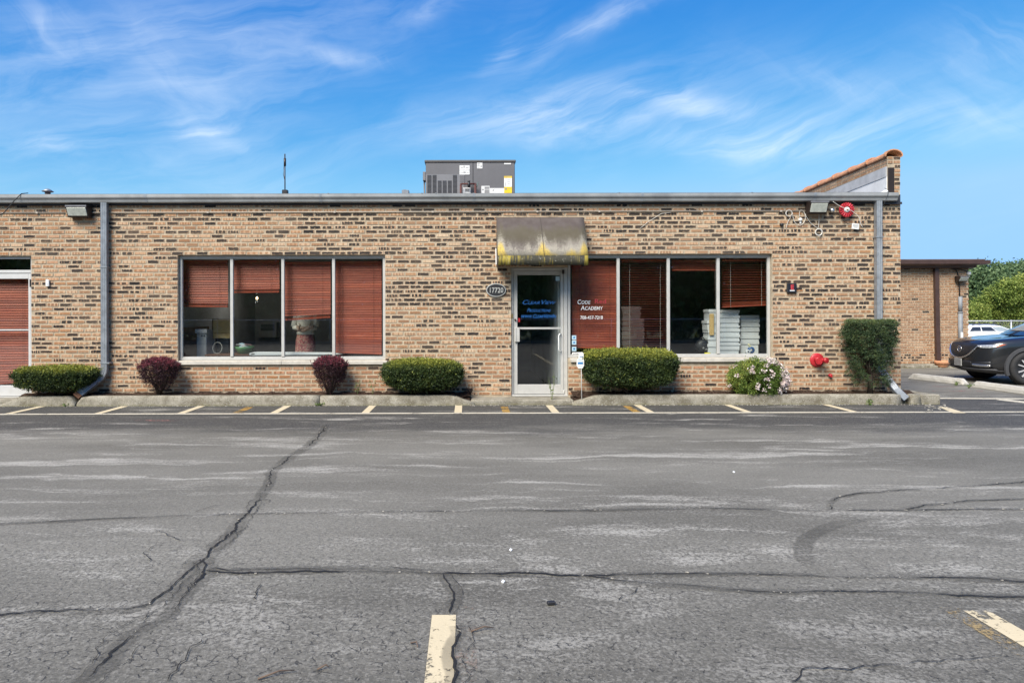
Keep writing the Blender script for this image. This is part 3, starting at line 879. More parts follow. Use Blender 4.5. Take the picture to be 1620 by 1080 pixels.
# --- bricks: common bricks with kiln marks, laid in running bond
BH, BP, BW, CP = .0555, .2235, .204, .0762
z00 = .118
def p_dark(x, z):
    px, py = VX + x * FP / CD, VY - (z - CH) * FP / CD
    if py < 400:
        p = .26 if px < 170 else .44 if px < 470 else .78 if px < 790 else .66
        if py > 378: p *= .55
    elif py < 572:
        p = .30 if px < 290 else .60 if px < 810 else .36
        if px < 170 and py > 520: p = .36
        if 610 < px < 810 and py > 500: p = .24
    else:
        p = .035 if 285 < px < 610 or 900 < px < 1225 else .13
    return p
def p_red(x, z):
    px, py = VX + x * FP / CD, VY - (z - CH) * FP / CD
    q = .12
    if py > 572: q = .95 if (285 < px < 610 or 895 < px < 1225) else .45
    elif px < 170: q = .38
    elif px < 290: q = .28
    return max(0, min(1, q + R.uniform(-.25, .3)))
brick_list = []
row = 0
z = z00
while z + BH < 3.535:
    rf = R.choice((.35, .6, .9, 1.1, 1.35, 1.6))
    free = [(XL, XR)]
    for (a, c, d, e) in OPEN:
        if d - .072 * (a == W1[0] or a == W2[0]) - .008 < z + BH * .8 and z + BH * .2 < e:
            nf = []
            for (p, q) in free:
                if c <= p or a >= q: nf.append((p, q))
                else:
                    if a > p: nf.append((p, a))
                    if c < q: nf.append((c, q))
            free = nf
    off = (BP / 2 if row % 2 else 0) + R.uniform(-.02, .02)
    k = -70
    x = XL - 1 + off - ((XL - 1) % BP)
    while x < XR + .3:
        wj = BW + R.uniform(-.008, .006)
        for (p, q) in free:
            a, c = max(x, p), min(x + wj, q)
            if c - a > .035:
                dk = 1.0 if R.random() < min(.92, p_dark(x, z) * rf) else 0.0
                brick_list.append((a, c, z + R.uniform(-.002, .002), BH + R.uniform(-.004, .003), dk, R.random(), p_red(x, z), row))
        x += BP + R.uniform(-.003, .003)
    z += CP
    row += 1
order = sorted(range(len(brick_list)), key=lambda i: ((brick_list[i][0] + .1) ** 2 + (brick_list[i][2] - CH) ** 2) + (9 if brick_list[i][1] - brick_list[i][0] < .185 else 0))
single = set(order[:300])
def brick_shape(b, x0, x1, z0, z1, yf, jit):
    def j(): return R.uniform(-jit, jit)
    o = [(x0, .005, z0), (x1, .005, z0), (x1, .005, z1), (x0, .005, z1)]
    i = .0035
    mx = (x0 + x1) / 2
    f = [(x0 + i + j(), yf, z0 + i + j()), (mx, yf - .0006, z0 + i + j()), (x1 - i + j(), yf, z0 + i + j()), (x1 - i + j(), yf, z1 - i + j()), (mx, yf - .0006, z1 - i + j()), (x0 + i + j(), yf, z1 - i + j())]
    def uv(p): return ((p[0] - x0) / (x1 - x0), (p[2] - z0) / (z1 - z0))
    for q in ([f[0], f[1], f[4], f[5]], [f[1], f[2], f[3], f[4]], [o[0], o[1], f[2], f[1], f[0]], [o[1], o[2], f[3], f[2]], [o[2], o[3], f[5], f[4], f[3]], [o[3], o[0], f[0], f[5]]):
        b.face(q, False, [uv(p) for p in q])
proto = []
for k in range(14):
    pb = MB(); brick_shape(pb, -BW / 2, BW / 2, 0, BH, R.uniform(-.005, -.001), .0022)
    proto.append(pb.mesh('brick', M['brick_one'], recalc=False))
mass = MB()
for i, (a, c, z, h, dk, sd, rd, rw) in enumerate(brick_list):
    if i in single:
        o = bpy.data.objects.new('brick', proto[i % 14])
        COL.objects.link(o)
        o.parent = bld
        o.location = ((a + c) / 2, 0, z)
        o.scale = ((c - a) / BW, 1, h / BH)
        o.color = (dk, sd, rd, 1)
    else:
        n0 = len(mass.f)
        brick_shape(mass, a, c, z, z + h, R.uniform(-.005, -.001), .0026)
        mass.att += [(dk, sd, rd)] * (len(mass.f) - n0)
mass.build('brick_field', M['brick_mass'], bld, recalc=False, kind='stuff')

# end wall and rear, roof, fascia
BD = 7.9
b = MB(); b.box(XR - TH, XR - .004, TH + .002, BD, -.1, WT); b.box(XL, XL + TH, TH + .002, BD, -.1, WT); b.box(XL + TH + .002, XR - TH - .002, BD - TH, BD, -.1, WT)
b.build('rear_wall', M['mortar'], bld)
b = MB(); b.box(XL, XR - .26, -.02, BD, 3.602, 3.672); b.build('roof', M['roofing'], bld)
b = MB(); b.box(XL, XR - .262, -.135, -.022, 3.676, 3.698); b.build('roof_edge', M['bronze'], bld)
b = MB(); b.box(XL, XR - .02, -.030, -.006, 3.512, 3.672); b.build('fascia', M['fascia'], bld)
b = MB(); b.box(XR - .30, XR - .002, -.05, -.032, 3.50, 3.54); b.build('fascia_end', M['fascia'], bld)
# gutter in sections
prof = [(-.032, 3.548), (-.105, 3.548), (-.118, 3.560), (-.128, 3.600), (-.150, 3.622), (-.158, 3.640), (-.158, 3.690), (-.150, 3.692), (-.150, 3.640), (-.10, 3.57), (-.04, 3.56), (-.032, 3.67)]
joints = [XL] + [X0(p, -.15) for p in (230, 507, 750, 1017, 1290)] + [X0(1421, -.15)]
for a, c in zip(joints, joints[1:]):
    b = MB(); b.prism(prof, a + .002, c - .002, 'X')
    b.build('gutter', M['galv_dark'], bld)
    if c < 7:
        b = MB(); b.prism([(-.034, 3.544), (-.107, 3.544), (-.122, 3.557), (-.132, 3.598), (-.154, 3.620), (-.162, 3.639), (-.162, 3.694), (-.158, 3.694), (-.158, 3.640), (-.03, 3.552)], c - .022, c + .022, 'X')
        b.build('gutter_joint', M['galv'], bld)
b = MB(); b.prism([(y, z) for y, z in prof[:7]] + [(-.032, 3.69)], X0(1421, -.15), X0(1421, -.15) + .012, 'X'); b.build('gutter_end', M['galv_dark'], bld)
b = MB()
for px in (520, 668, 1190, 690, 980): b.box(X0(px, -.15) - .012, X0(px, -.15) + .012, -.165, -.04, 3.693, 3.70)
b.build('gutter_strap', M['galv'], bld)

# downspouts: corrugated rectangular pipe
def corr(w_, h_):
    pts = []
    for k in range(8):
        pts.append((-w_ / 2 + w_ * k / 7, -h_ / 2 + (.006 if k % 2 else 0)))
    pts += [(w_ / 2, h_ / 2), (-w_ / 2, h_ / 2)]
    return pts
xd = X0(166.5, -.06)
b = MB(); b.sweep([(xd, -.075, 3.552), (xd, -.075, .60), (xd - .01, -.08, .53)], corr(.105, .085), up=(0, 1, 0))
dn = b.build('downspout', M['galv'], bld); dn['label'] = 'grey downspout left of the left window'
e0 = P(121, 627.5, -.46)
b = MB(); b.sweep([(xd - .005, -.078, .555), (xd - .05, -.10, .45), (xd - .10, -.14, .40), e0 + Vector((.12, .12, .14)), e0], corr(.112, .088), up=(0, 1, 0))
o = b.build('downspout_elbow', M['galv'], dn)
b = MB(); b.sweep([e0 + Vector((.035, .035, .042)), e0 + Vector((-.004, -.004, -.005))], rect(.118, .095), up=(0, 1, 0)); b.build('rusty_mouth', pm('rusty pipe end', (.16, .07, .035), .8, var=.3, dirt=(.03, .02, .015), dscale=20, damt=.8), dn)
b = MB(); b.box(xd - .065, xd + .10, -.122, -.004, .70, .725); b.build('bracket', M['galv'], dn)
b = MB(); b.box(xd - .065, xd + .065, -.122, -.004, 2.4, 2.42); b.build('bracket', M['galv'], dn)
xe = X0(1389, -.06)
b = MB(); b.sweep([(xe, -.075, 3.552), (xe, -.075, .62), (xe + .01, -.08, .56)], corr(.105, .085), up=(0, 1, 0))
dn2 = b.build('downspout', M['galv'], bld); dn2['label'] = 'grey downspout behind the upright yew'
e1 = P(1433, 631, -.47)
b = MB(); b.sweep([(xe, -.078, .60), (xe + .04, -.10, .52), e1 + Vector((-.12, .08, .15)), e1], corr(.108, .085), up=(0, 1, 0)); b.build('downspout_elbow', M['galv'], dn2)
b = MB(); b.sweep([e1 + Vector((-.02, .014, .026)), e1 + Vector((.003, -.002, -.004))], rect(.088, .066), up=(0, 1, 0)); b.build('dark_mouth', M['black'], dn2)
b = MB(); b.box(xe - .065, xe + .065, -.122, -.004, 2.9, 2.92); b.build('bracket', M['galv'], dn2)

# parapet wall on the right end of the roof
b = MB()
pz0, pz1, py1 = 4.36, 4.28, 7.8
pxl = X0(1405)
b.prism([(.21, 3.60), (py1, 3.60), (py1, pz1 - .2), (.21, pz0 - .0)], pxl, XR - .004, 'X')
pw = b.build('parapet', M['mortar'], bld)
b = MB(); b.prism([(.012, 3.70), (py1 - .01, 3.70), (py1 - .01, pz1 - .62), (.012, pz0 - .36)], pxl - .02, pxl - .002, 'X'); b.build('membrane', M['white_membrane'], pw)
b = MB(); b.prism([(.012, pz0 - .36), (py1 - .01, pz1 - .60), (py1 - .01, pz1 - .44), (.012, pz0 - .18)], pxl - .03, pxl - .0025, 'X'); b.build('membrane_band', pm('grey flashing', (.42, .42, .42), .6), pw)
b = MB(); b.box(X0(1405), X0(1415), -.012, .0085, 3.72, 4.16); b.build('corner_flashing', M['bronze'], pw, bevel=.005)
b = MB(); b.obox((X0(1401), .05, 3.72), (.07, 0, .03), (0, .06, 0), (0, 0, .03)); b.build('roof_cement', M['white_membrane'], pw, bevel=.02)
# bricks of the pier and of the band under the tiles
rowz = WT - .06 if False else z00 + CP * math.ceil((3.50 - z00) / CP)
bm_ = MB()
z = rowz
while z < pz0 - .03:
    x = X0(1415.5) if z < 4.17 and z > 3.70 else pxl
    while x < XR - .03:
        n0 = len(bm_.f)
        xx = min(x + R.choice((.10, .204)), XR)
        brick_shape(bm_, x, xx - .012 * (xx < XR), z, min(z + BH, pz0), R.uniform(-.004, 0), .0025)
        bm_.att += [(float(R.random() < .15), R.random(), .45)] * (len(bm_.f) - n0)
        x = xx
    z += CP
b = MB(); b.box(pxl, XR - .004, .0055, .209, 3.602, pz0); b.build('pier', M['mortar'], bld)
bm_.build('pier_brick', M['brick_mass'], bld, recalc=False, kind='stuff')
bs = MB()
y = .012
while y < 7.6:
    for r_ in range(3):
        q0 = pz0 - .06 * r_ - .058 - (pz0 - pz1 + .2) * max(0, y - .21) / (py1 - .21)
        n0 = len(bs.f)
        o4 = [(pxl - .003, y, q0), (pxl - .003, y + .2, q0 - .005), (pxl - .003, y + .2, q0 + .046), (pxl - .003, y, q0 + .05)]
        bs.face(o4, False, [(0, 0), (1, 0), (1, 1), (0, 1)])
        bs.face([(p[0] - .006, p[1] + (.004 if k in (0, 3) else -.004), p[2]) for k, p in enumerate(o4)], False, [(0, 0), (1, 0), (1, 1), (0, 1)])
        bs.att += [(0.0, R.random(), .25)] * 2
    y += .21
bs.build('parapet_brick', M['brick_mass'], pw, recalc=False, kind='stuff')
# clay coping tiles
tw = (XR + .02 - (pxl - .04)) / 2
tc = (XR + .02 + pxl - .04) / 2
tile = MB()
L = .60
arc = [(-tw, -.03), (-tw, .0), (-tw * .8, .045), (-tw * .4, .072), (0, .08), (tw * .4, .072), (tw * .8, .045), (tw, 0), (tw, -.03)]
inn = [(x * .9, z - .018) for x, z in reversed(arc)]
sec = arc + inn
for (ya, yb, s_) in ((0, .07, 1.10), (.07, L, 1.0)):
    tile.prism([(x * s_, z * s_ + (s_ - 1) * .12) for x, z in sec], ya, yb, 'Y')
tmesh = tile.mesh('coping_tile', M['terracotta'])
slope = (pz0 - pz1 + .2) / (py1 - .21)
for k in range(13):
    o = bpy.data.objects.new('coping_tile', tmesh)
    COL.objects.link(o); o.parent = pw; ORG[o] = ORG[pw]
    y = .0 + k * (L - .015)
    o.location = (tc, y - .02, pz0 + .028 - slope * max(0, y - .2) + R.uniform(-.004, .004))
    o.rotation_euler = (-slope, 0, R.uniform(-.01, .01))

# interior shell
M['int_wall'] = pm('interior wall', (.42, .43, .45), .8, var=.15, scale=2)
M['int_floor'] = pm('interior carpet', (.035, .035, .038), .95, var=.2)
M['int_ceil'] = pm('interior ceiling', (.20, .20, .20), .9, var=.1)
b = MB(); b.box(XL + TH + .003, XR - TH - .003, TH + .003, 6.2, .06, .12); b.build('interior_floor', M['int_floor'], bld)
b = MB(); b.box(XL + TH + .003, XR - TH - .003, TH + .003, 6.2, 3.1, 3.16); b.build('interior_ceiling', M['int_ceil'], bld)
b = MB(); b.box(XL + TH + .003, XR - TH - .003, 5.4, 5.5, .121, 3.098); b.build('interior_wall', M['int_wall'], bld)
b = MB(); b.box(-.75, -.65, TH + .004, 5.398, .121, 3.098); b.box(1.66, 1.74, TH + .004, 5.398, .121, 3.098); b.box(-5.55, -5.45, TH + .004, 5.398, .121, 3.098); b.build('partition', M['int_wall'], bld)
b = MB(); b.box(-5.448, -5.43, TH + .01, 2.2, .122, 1.32); b.build('wood_panelling', M['wood_dark'], bld)

# ------------------------------------------------------------------ windows and doors
FY0, FY1 = .075, .135        # frame depth
def pane(par, x0, x1, z0, z1, y=.105):
    b = MB(); b.box(x0, x1, y - .003, y + .003, z0, z1)
    return b.build('pane', M['glass'], par)
def window(lab, o, mull, sill_x, par=bld):
    x0, x1, z0, z1 = o
    w_ = thing('window', lab, None, ((x0 + x1) / 2, FY0, z0), parent=par)
    t_ = .052
    b = MB()
    b.box(x0 + .004, x1 - .004, FY0, FY1, z1 - t_, z1 - .004); b.box(x0 + .004, x1 - .004, FY0, FY1, z0 + .004, z0 + t_)
    b.box(x0 + .004, x0 + t_, FY0, FY1, z0 + t_, z1 - t_); b.box(x1 - t_, x1 - .004, FY0, FY1, z0 + t_, z1 - t_)
    # inner stop, a small step behind the face
    b.box(x0 + t_, x1 - t_, FY0 + .014, FY1 - .01, z1 - t_ - .014, z1 - t_); b.box(x0 + t_, x1 - t_, FY0 + .014, FY1 - .01, z0 + t_, z0 + t_ + .014)
    b.build('frame', M['alu'], w_, bevel=.004)
    for m_ in mull:
        b = MB(); b.box(m_ - .026, m_ + .026, FY0 - .003, FY1 - .002, z0 + t_ + .0145, z1 - t_ - .0145); b.build('mullion', M['alu'], w_, bevel=.004)
    e = [x0 + t_] + [q for m_ in mull for q in (m_ - .026, m_ + .026)] + [x1 - t_]
    panes = []
    for k in range(0, len(e), 2):
        pane(w_, e[k] + .001, e[k + 1] - .001, z0 + t_ + .015, z1 - t_ - .015)
        panes.append((e[k], e[k + 1]))
    k = 0
    for a, c in zip(sill_x, sill_x[1:]):
        b = MB(); b.prism([(-.045, z0 - .07), (.16, z0 - .07), (.16, z0 + .002), (.075, z0 + .002), (-.045, z0 - .008)], a + .002, c - .002, 'X')
        b.build('sill', M['sill'], w_, bevel=.005)
    return w_, panes
win_l, panes_l = window('wide four pane window left of the door', W1, [X0(364.3), X0(445.7), X0(526.5)], [X0(279), X0(446), X0(613)])
win_r, panes_r = window('wide four pane window right of the door', W2, [X0(979.8), X0(1059.7), X0(1139)], [X0(902), X0(1117), X0(1226)])

# front door
dw = thing('door', 'aluminium framed glass front door with blue lettering', None, ((DR[0] + DR[1]) / 2, FY0, .085), parent=bld)
x0, x1, z0, z1 = DR
lx0, lx1, lz0, lz1 = X0(813), X0(892.5), .125, Z0(428.5)
b = MB(); b.box(x0 + .004, lx0 - .004, FY0 - .02, FY1, z0, z1 - .004); b.box(lx1 + .004, x1 - .004, FY0 - .02, FY1, z0, z1 - .004); b.box(lx0 - .004, lx1 + .004, FY0 - .018, FY1, lz1 + .004, z1 - .006)
b.build('door_frame', M['alu'], dw, bevel=.004)
b = MB(); b.box(x0 + .002, x1 - .002, FY0 - .05, FY1 + .02, .086, .118); b.build('threshold', M['alu'], dw, bevel=.004)
gx0, gx1, gz0, gz1 = X0(819), X0(888), Z0(609), Z0(434.7)
b = MB(); b.box(lx0, gx0, FY0, FY1 - .012, lz0, lz1); b.box(gx1, lx1, FY0, FY1 - .012, lz0, lz1); b.box(gx0, gx1, FY0 + .001, FY1 - .013, gz1, lz1 - .001); b.box(gx0, gx1, FY0 + .001, FY1 - .013, lz0 + .001, gz0)
leaf = b.build('door_leaf', M['alu'], dw, bevel=.004)
zb = Z0(519.6)
b = MB(); b.box(gx0, gx1, FY0 + .004, FY0 + .024, zb - .018, zb + .018); b.build('push_bar', M['alu'], dw, bevel=.003)
pane(dw, gx0 + .001, gx1 - .001, gz0 + .001, gz1 - .001, .112)
b = MB(); b.box(X0(815), X0(822.5), FY0 - .035, FY0 - .001, Z0(541), Z0(518)); b.box(X0(814), X0(817), FY0 - .045, FY0 - .035, Z0(541), Z0(518)); b.build('latch_guard', M['alu'], dw, bevel=.005)
b = MB(); b.lathe([(0, -.03), (.016, -.03), (.018, -.012), (.02, 0)], (X0(815.6), FY0, Z0(506)), 'Y', 14); b.build('lock', M['bronze'], dw)
b = MB(); b.box(X0(809.3), X0(811.8), FY0 - .026, FY0 - .0205, Z0(504), Z0(496.5)); b.build('strike_plate', M['brass'], dw, bevel=.002)
hx, hz0, hz1 = X0(886.6), Z0(556), Z0(528.5)
b = MB(); b.tube([(hx + .022, FY0, hz1), (hx - .012, FY0 - .055, hz1), (hx - .03, FY0 - .06, hz1 - .03), (hx - .03, FY0 - .06, hz0 + .03), (hx - .012, FY0 - .055, hz0), (hx + .022, FY0, hz0)], .011, 8, up=(0, 1, 0)); b.build('pull_handle', M['white'], dw)
b = MB(); b.box(X0(890), X0(893.5), FY0 - .055, FY0 - .0205, Z0(433.5), Z0(427)); b.build('door_closer', M['bronze'], dw, bevel=.006)
b = MB(); b.lathe([(0, 0), (.012, 0), (.014, .01), (.014, .06), (0, .07)], (X0(892.6), FY0 - .02, .13), 'Z', 10); b.build('pivot', M['alu'], dw)
b = MB(); b.box(X0(819.7), X0(823.3), .106, .1075, Z0(509.5), Z0(503.5)); b.build('red_sticker', M['red'], dw)
b = MB(); b.box(X0(880.5), X0(887), .106, .1075, Z0(444), Z0(437)); b.build('pale_sticker', M['sky_blue'], dw)
lx = X0(853)
ty = .1078
text('lettering', 'ClearView', .112, (X0(852), ty, Z0(481.3)), M['blue_ink'], dw, shear=.38, bold=.0008, small=.70, width=.60)
text('lettering', 'Productions', .095, (X0(853), ty, Z0(493.5)), M['blue_ink'], dw, shear=.38, bold=.0008, small=.72, width=.43)
text('lettering', 'www.ClearViewIn', .095, (X0(852.5), ty, Z0(503)), M['blue_ink'], dw, shear=.38, bold=.0008, small=.78, width=.63)

# lettering on the right window, behind nothing but on the outer face of the first pane
def serif(body, size, px, py, mat, par, y, xs=1.0, small=.75, bold=.002):
    return text('lettering', body, size, (X0(px), y, Z0(py)), mat, par, xs=xs, bold=bold, small=small)
ty2 = .1008
text('lettering', 'Code', .112, (X0(925), ty2, Z0(481.2)), M['white_ink'], win_r, shear=.10, bold=.0012, small=.8, width=.232)
text('lettering', 'Red', .112, (X0(951.7), ty2, Z0(480.2)), M['red_ink'], win_r, bold=.0005, width=.20)
text('lettering', 'Academy', .112, (X0(937.7), ty2, Z0(490.6)), M['white_ink'], win_r, shear=.10, bold=.0012, small=.8, width=.40)
text('lettering', '708-457-7218', .084, (X0(937.5), ty2, Z0(505.2)), M['white_ink'], win_r, bold=.0010, width=.405)
for k, (py0, py1) in enumerate(((531, 538), (539, 546), (549, 556))):
    b = MB(); b.box(X0(906), X0(913), .0995, .1015, Z0(py1), Z0(py0)); s_ = b.build('window_sticker', M['sky_blue'], win_r)
    b = MB(); b.lathe([(0, 0), (.018, 0)], (X0(909.6), .0990, Z0((py0 + py1) / 2)), 'Y', 10); b.build('sticker_print', M['blue_print'], win_r)
b = MB(); b.box(X0(906.3), X0(921), .0995, .1015, Z0(563), Z0(558)); b.build('no_soliciting_sticker', M['white'], win_r)
text('sticker_lettering', 'No Soliciting', .04, (X0(913.6), .0990, Z0(562.0)), M['black'], win_r, xs=.62, bold=.002)

# left door, cut by the picture's edge
ld = thing('door', 'white framed glass door with closed red blind at the left edge', None, ((LD[0] + LD[1]) / 2, FY0, .085), parent=bld)
x0, x1, z0, z1 = LD
b = MB()
b.box(x1 - .05, x1 - .004, FY0 - .01, FY1, z0, z1 - .004); b.box(x0 + .004, x0 + .05, FY0 - .01, FY1, z0, z1 - .004)
b.box(x0 + .05, x1 - .05, FY0 - .008, FY1, z1 - .05, z1 - .006)
zt0, zt1 = Z0(437.0), Z0(425.0)
b.box(x0 + .05, x1 - .05, FY0 - .009, FY1, zt1 - .055, zt1)
b.build('door_frame', M['alu_white'], ld, bevel=.004)
lx1 = x1 - .056; lx0 = lx1 - 1.06
b = MB()
gzz1, gzz0 = Z0(439), Z0(608.5)
ztop = zt1 - .06
b.box(lx1 - .045, lx1, FY0, FY1 - .01, .11, ztop); b.box(lx0, lx0 + .045, FY0, FY1 - .01, .11, ztop)
b.box(lx0 + .045, lx1 - .045, FY0 + .001, FY1 - .011, gzz1, ztop - .001); b.box(lx0 + .045, lx1 - .045, FY0 + .001, FY1 - .011, .111, gzz0)
b.build('door_leaf', M['alu_white'], ld, bevel=.004)
b = MB(); b.box(lx0 - .08, lx0 - .004, FY0, FY1 - .01, .11, ztop); b.box(x0 + .05, lx0 - .08, FY0, FY1 - .01, .11, .2); b.build('sidelight_frame', M['alu_white'], ld, bevel=.004)
pane(ld, lx0 + .046, lx1 - .046, gzz0 + .001, gzz1 - .001, .11)
pane(ld, x0 + .052, lx0 - .082, .201, ztop, .11)
pane(ld, x0 + .052, x1 - .052, zt1 + .001, z1 - .052, .11)
b = MB(); b.box(lx0 + .046, lx1 - .046, FY0 + .004, FY0 + .024, Z0(521.5), Z0(519.3)); b.build('push_bar', M['alu_white'], ld, bevel=.003)
b = MB(); b.box(lx1 - .006, lx1 + .012, FY0 - .028, FY0 - .011, Z0(452), Z0(440)); b.build('hinge', M['black'], ld, bevel=.003)
b = MB(); b.box(x0 + .002, x1 - .002, FY0 - .05, FY1 + .02, .086, .106); b.build('threshold', M['alu'], ld)

# ------------------------------------------------------------------ awning over the door
ax0, ax1 = X0(785.5), X0(922)
aw = thing('awning', 'brown door awning streaked with white and yellow lichen', 'awning', ((ax0 + ax1) / 2, 0, 2.4))
prof = [(-.012, 3.285), (-.06, 3.27), (-.14, 3.215), (-.27, 3.06), (-.40, 2.86), (-.50, 2.68), (-.55, 2.56)]
b = MB()
nx = 12
for i in range(nx):
    for (p, q) in zip(prof, prof[1:]):
        xa, xb = ax0 + (ax1 - ax0) * i / nx, ax0 + (ax1 - ax0) * (i + 1) / nx
        b.face([(xa, p[0], p[1]), (xb, p[0], p[1]), (xb, q[0], q[1]), (xa, q[0], q[1])], True)
o = b.build('canopy', M['awning'], aw)
weld(o)
so = o.modifiers.new('thick', 'SOLIDIFY'); so.thickness = .006; so.offset = 0
b = MB()
n = 24
for i in range(n):
    xa, xb = ax0 + (ax1 - ax0) * i / n, ax0 + (ax1 - ax0) * (i + 1) / n
    wa, wb = .004 * sin(i * 1.7), .004 * sin((i + 1) * 1.7)
    b.face([(xa, -.552, 2.558), (xb, -.552, 2.558), (xb, -.553 + wb, 2.395 + .004 * sin(i + 1)), (xa, -.553 + wa, 2.395 + .004 * sin(i))], True)
o = weld(b.build('valance', M['valance'], aw))
so = o.modifiers.new('thick', 'SOLIDIFY'); so.thickness = .005; so.offset = 0
for sx in (ax0 + .004, ax1 - .004):
    b = MB(); b.prism([(p[0] + .004, p[1] - .004) for p in prof] + [(-.546, 2.40), (-.012, 2.40)], sx - .003, sx + .003, 'X'); b.build('side_panel', M['awning_side'], aw)
b = MB(); b.tube([(ax0 - .012, -.53, 2.41), (ax1 - .01, -.53, 2.41)], .014, 8); b.tube([(ax0 + .02, -.53, 2.41), (ax0 + .02, -.013, 2.41)], .012, 8); b.tube([(ax1 - .02, -.53, 2.41), (ax1 - .02, -.013, 2.41)], .012, 8); b.build('frame_tube', M['bronze'], aw)
b = MB(); b.sweep([(ax0 - .014, -.10, 2.72), (ax0 - .016, -.24, 2.42)], rect(.012, .035)); b.build('frame_bracket', M['white'], aw)
# ------------------------------------------------------------------ blinds: every slat is a part
BY = .26
def slat_mesh(L_):
    b = MB()
    w2, t2 = .025, .0015
    b.box(-L_ / 2, L_ / 2, -w2, w2, -t2, t2)
    return b.mesh('slat', M['slat'])
def blind(lab, x0, x1, ztop, zbot0, zbot1, ang, pitch=.0445, cords=True, stack=.05, y=BY, slack=0.0):
    """ang = tilt of the slats (0 flat, 75 closed); zbot0/zbot1 = height of the bottom rail at the left and right end"""
    t_ = thing('window_blind', lab, 'blind', ((x0 + x1) / 2, y, min(zbot0, zbot1)), 'red wooden blinds behind the windows')
    xm, L_ = (x0 + x1) / 2, x1 - x0
    b = MB(); b.box(x0, x1, y - .03, y + .03, ztop - .045, ztop); b.build('head_rail', M['slat'], t_)
    sl = atan2(zbot1 - zbot0, L_)
    zb = (zbot0 + zbot1) / 2
    me = slat_mesh(L_)
    z = ztop - .06
    zs_ = []
    while z > zb + stack:
        zs_.append(z); z -= pitch
    n = len(zs_)
    for k, z in enumerate(zs_):
        o = bpy.data.objects.new('slat', me); COL.objects.link(o); o.parent = t_
        q = max(0.0, (k - n * .55) / (n * .45)) if n else 0
        o.location = Vector((xm + R.uniform(-.003, .003), y, z)) - ORG[t_]
        o.rotation_euler = (radians(ang + R.uniform(-2.5, 2.5)), -sl * q * q + R.uniform(-.0025, .0025), 0)
    if stack > .03:
        k = 0; z = zb + .024
        while z < zb + stack - .008:
            o = bpy.data.objects.new('slat', me); COL.objects.link(o); o.parent = t_
            o.location = Vector((xm, y, z)) - ORG[t_]; o.rotation_euler = (radians(3), -sl, 0)
            z += .0085
    b = MB(); b.obox((xm, y, zb + .009), Vector((L_ / 2, 0, (zbot1 - zbot0) / 2)), (0, .027, 0), (0, 0, .011)); b.build('bottom_rail', M['slat'], t_, bevel=.003)
    if cords:
        b = MB()
        for f in (.17, .83):
            xx = x0 + L_ * f
            b.tube([(xx, y - .030, ztop - .05), (xx, y - .030, zbot0 + (zbot1 - zbot0) * f)], .0016, 4)
        b.build('ladder_cord', M['cable_white'] if ang < 30 else M['brown_metal'], t_)
    return t_
def bz(py): return Z0(py, BY)
def bx(p): return X0(p, BY)
mg = .012
pl = [(a + mg, c - mg) for a, c in panes_l]
pr = [(a + mg, c - mg) for a, c in panes_r]
zt_b = W1[3] - .075
def px2(a, c): return ((a) * (CD + BY) / CD, (c) * (CD + BY) / CD)
blind('red blind pulled halfway down in the first pane of the left window', *px2(*pl[0]), zt_b, bz(484), bz(485), 72, stack=.075)
blind('short red blind raised above the dark room in the second pane of the left window', *px2(*pl[1]), zt_b, bz(462.5), bz(462), 76, stack=.075)
blind('red blind with crooked bottom rail above the standing figure', *px2(*pl[2]), zt_b - .03, bz(506.5), bz(502), 77, stack=.06)
blind('red blind closed almost to the sill in the right pane of the left window', *px2(*pl[3]), zt_b - .02, bz(557.5), bz(560.5), 78, stack=.012)
blind('closed red blind behind the white lettering', *px2(*pr[0]), zt_b - .03, bz(550), bz(553.5), 79, stack=.012)
blind('open dark blind with thin flat slats in front of the grey boxes', *px2(*pr[1]), zt_b, bz(558), bz(558), -3, stack=.012)
blind('red blind pulled right up in the third pane of the right window', *px2(*pr[2]), zt_b - .01, bz(429), bz(429), 70, stack=.13)
blind('half lowered dark blind with a slanting red bottom rail at the right end', *px2(*pr[3]), zt_b, bz(487.5), bz(484), 9, stack=.085)
blind('closed red blind behind the glass door at the left edge', lx0 + .03, lx1 - .035, Z0(438, .2), Z0(608, .2), Z0(602.5, .2), 72, pitch=.046, stack=.012, y=.20)
b = MB(); xx = bx(1129.5); b.tube([(xx, BY - .03, zt_b - .1), (xx + .005, BY - .03, bz(481))], .003, 5); b.tube([(xx + .005, BY - .03, bz(481)), (xx + .005, BY - .03, bz(484.5))], .008, 6)
tag(b.build('blind_cord', M['brown_metal']), 'loose pull cord hanging in the third pane of the right window', 'cord')

# ------------------------------------------------------------------ things inside the rooms
M['box_white'] = pm('white cardboard', (.62, .63, .64), .8, var=.05, scale=3)
M['box_grey'] = pm('grey cardboard', (.50, .48, .42), .8, var=.06, scale=3)
M['box_kraft'] = pm('kraft cardboard', (.56, .38, .16), .85, var=.08, scale=4)
M['print_dark'] = pm('dark end label', (.25, .20, .12), .7)
def table(nm, lab, x0, x1, y0, y1, z, mat, cat='table'):
    t_ = thing(nm, lab, cat, ((x0 + x1) / 2, (y0 + y1) / 2, .12))
    b = MB(); b.box(x0, x1, y0, y1, z - .03, z); b.build('tabletop', mat, t_, bevel=.004)
    for xx in (x0 + .05, x1 - .05):
        for yy in (y0 + .05, y1 - .05):
            b = MB(); b.box(xx - .02, xx + .02, yy - .02, yy + .02, .121, z - .03); b.build('leg', M['black'], t_)
    return t_
table('long_table', 'long black table behind the right window carrying boxes', 1.95, 5.75, .36, 1.05, .80, pm('dark laminate', (.03, .03, .034), .35))
TZ = .80
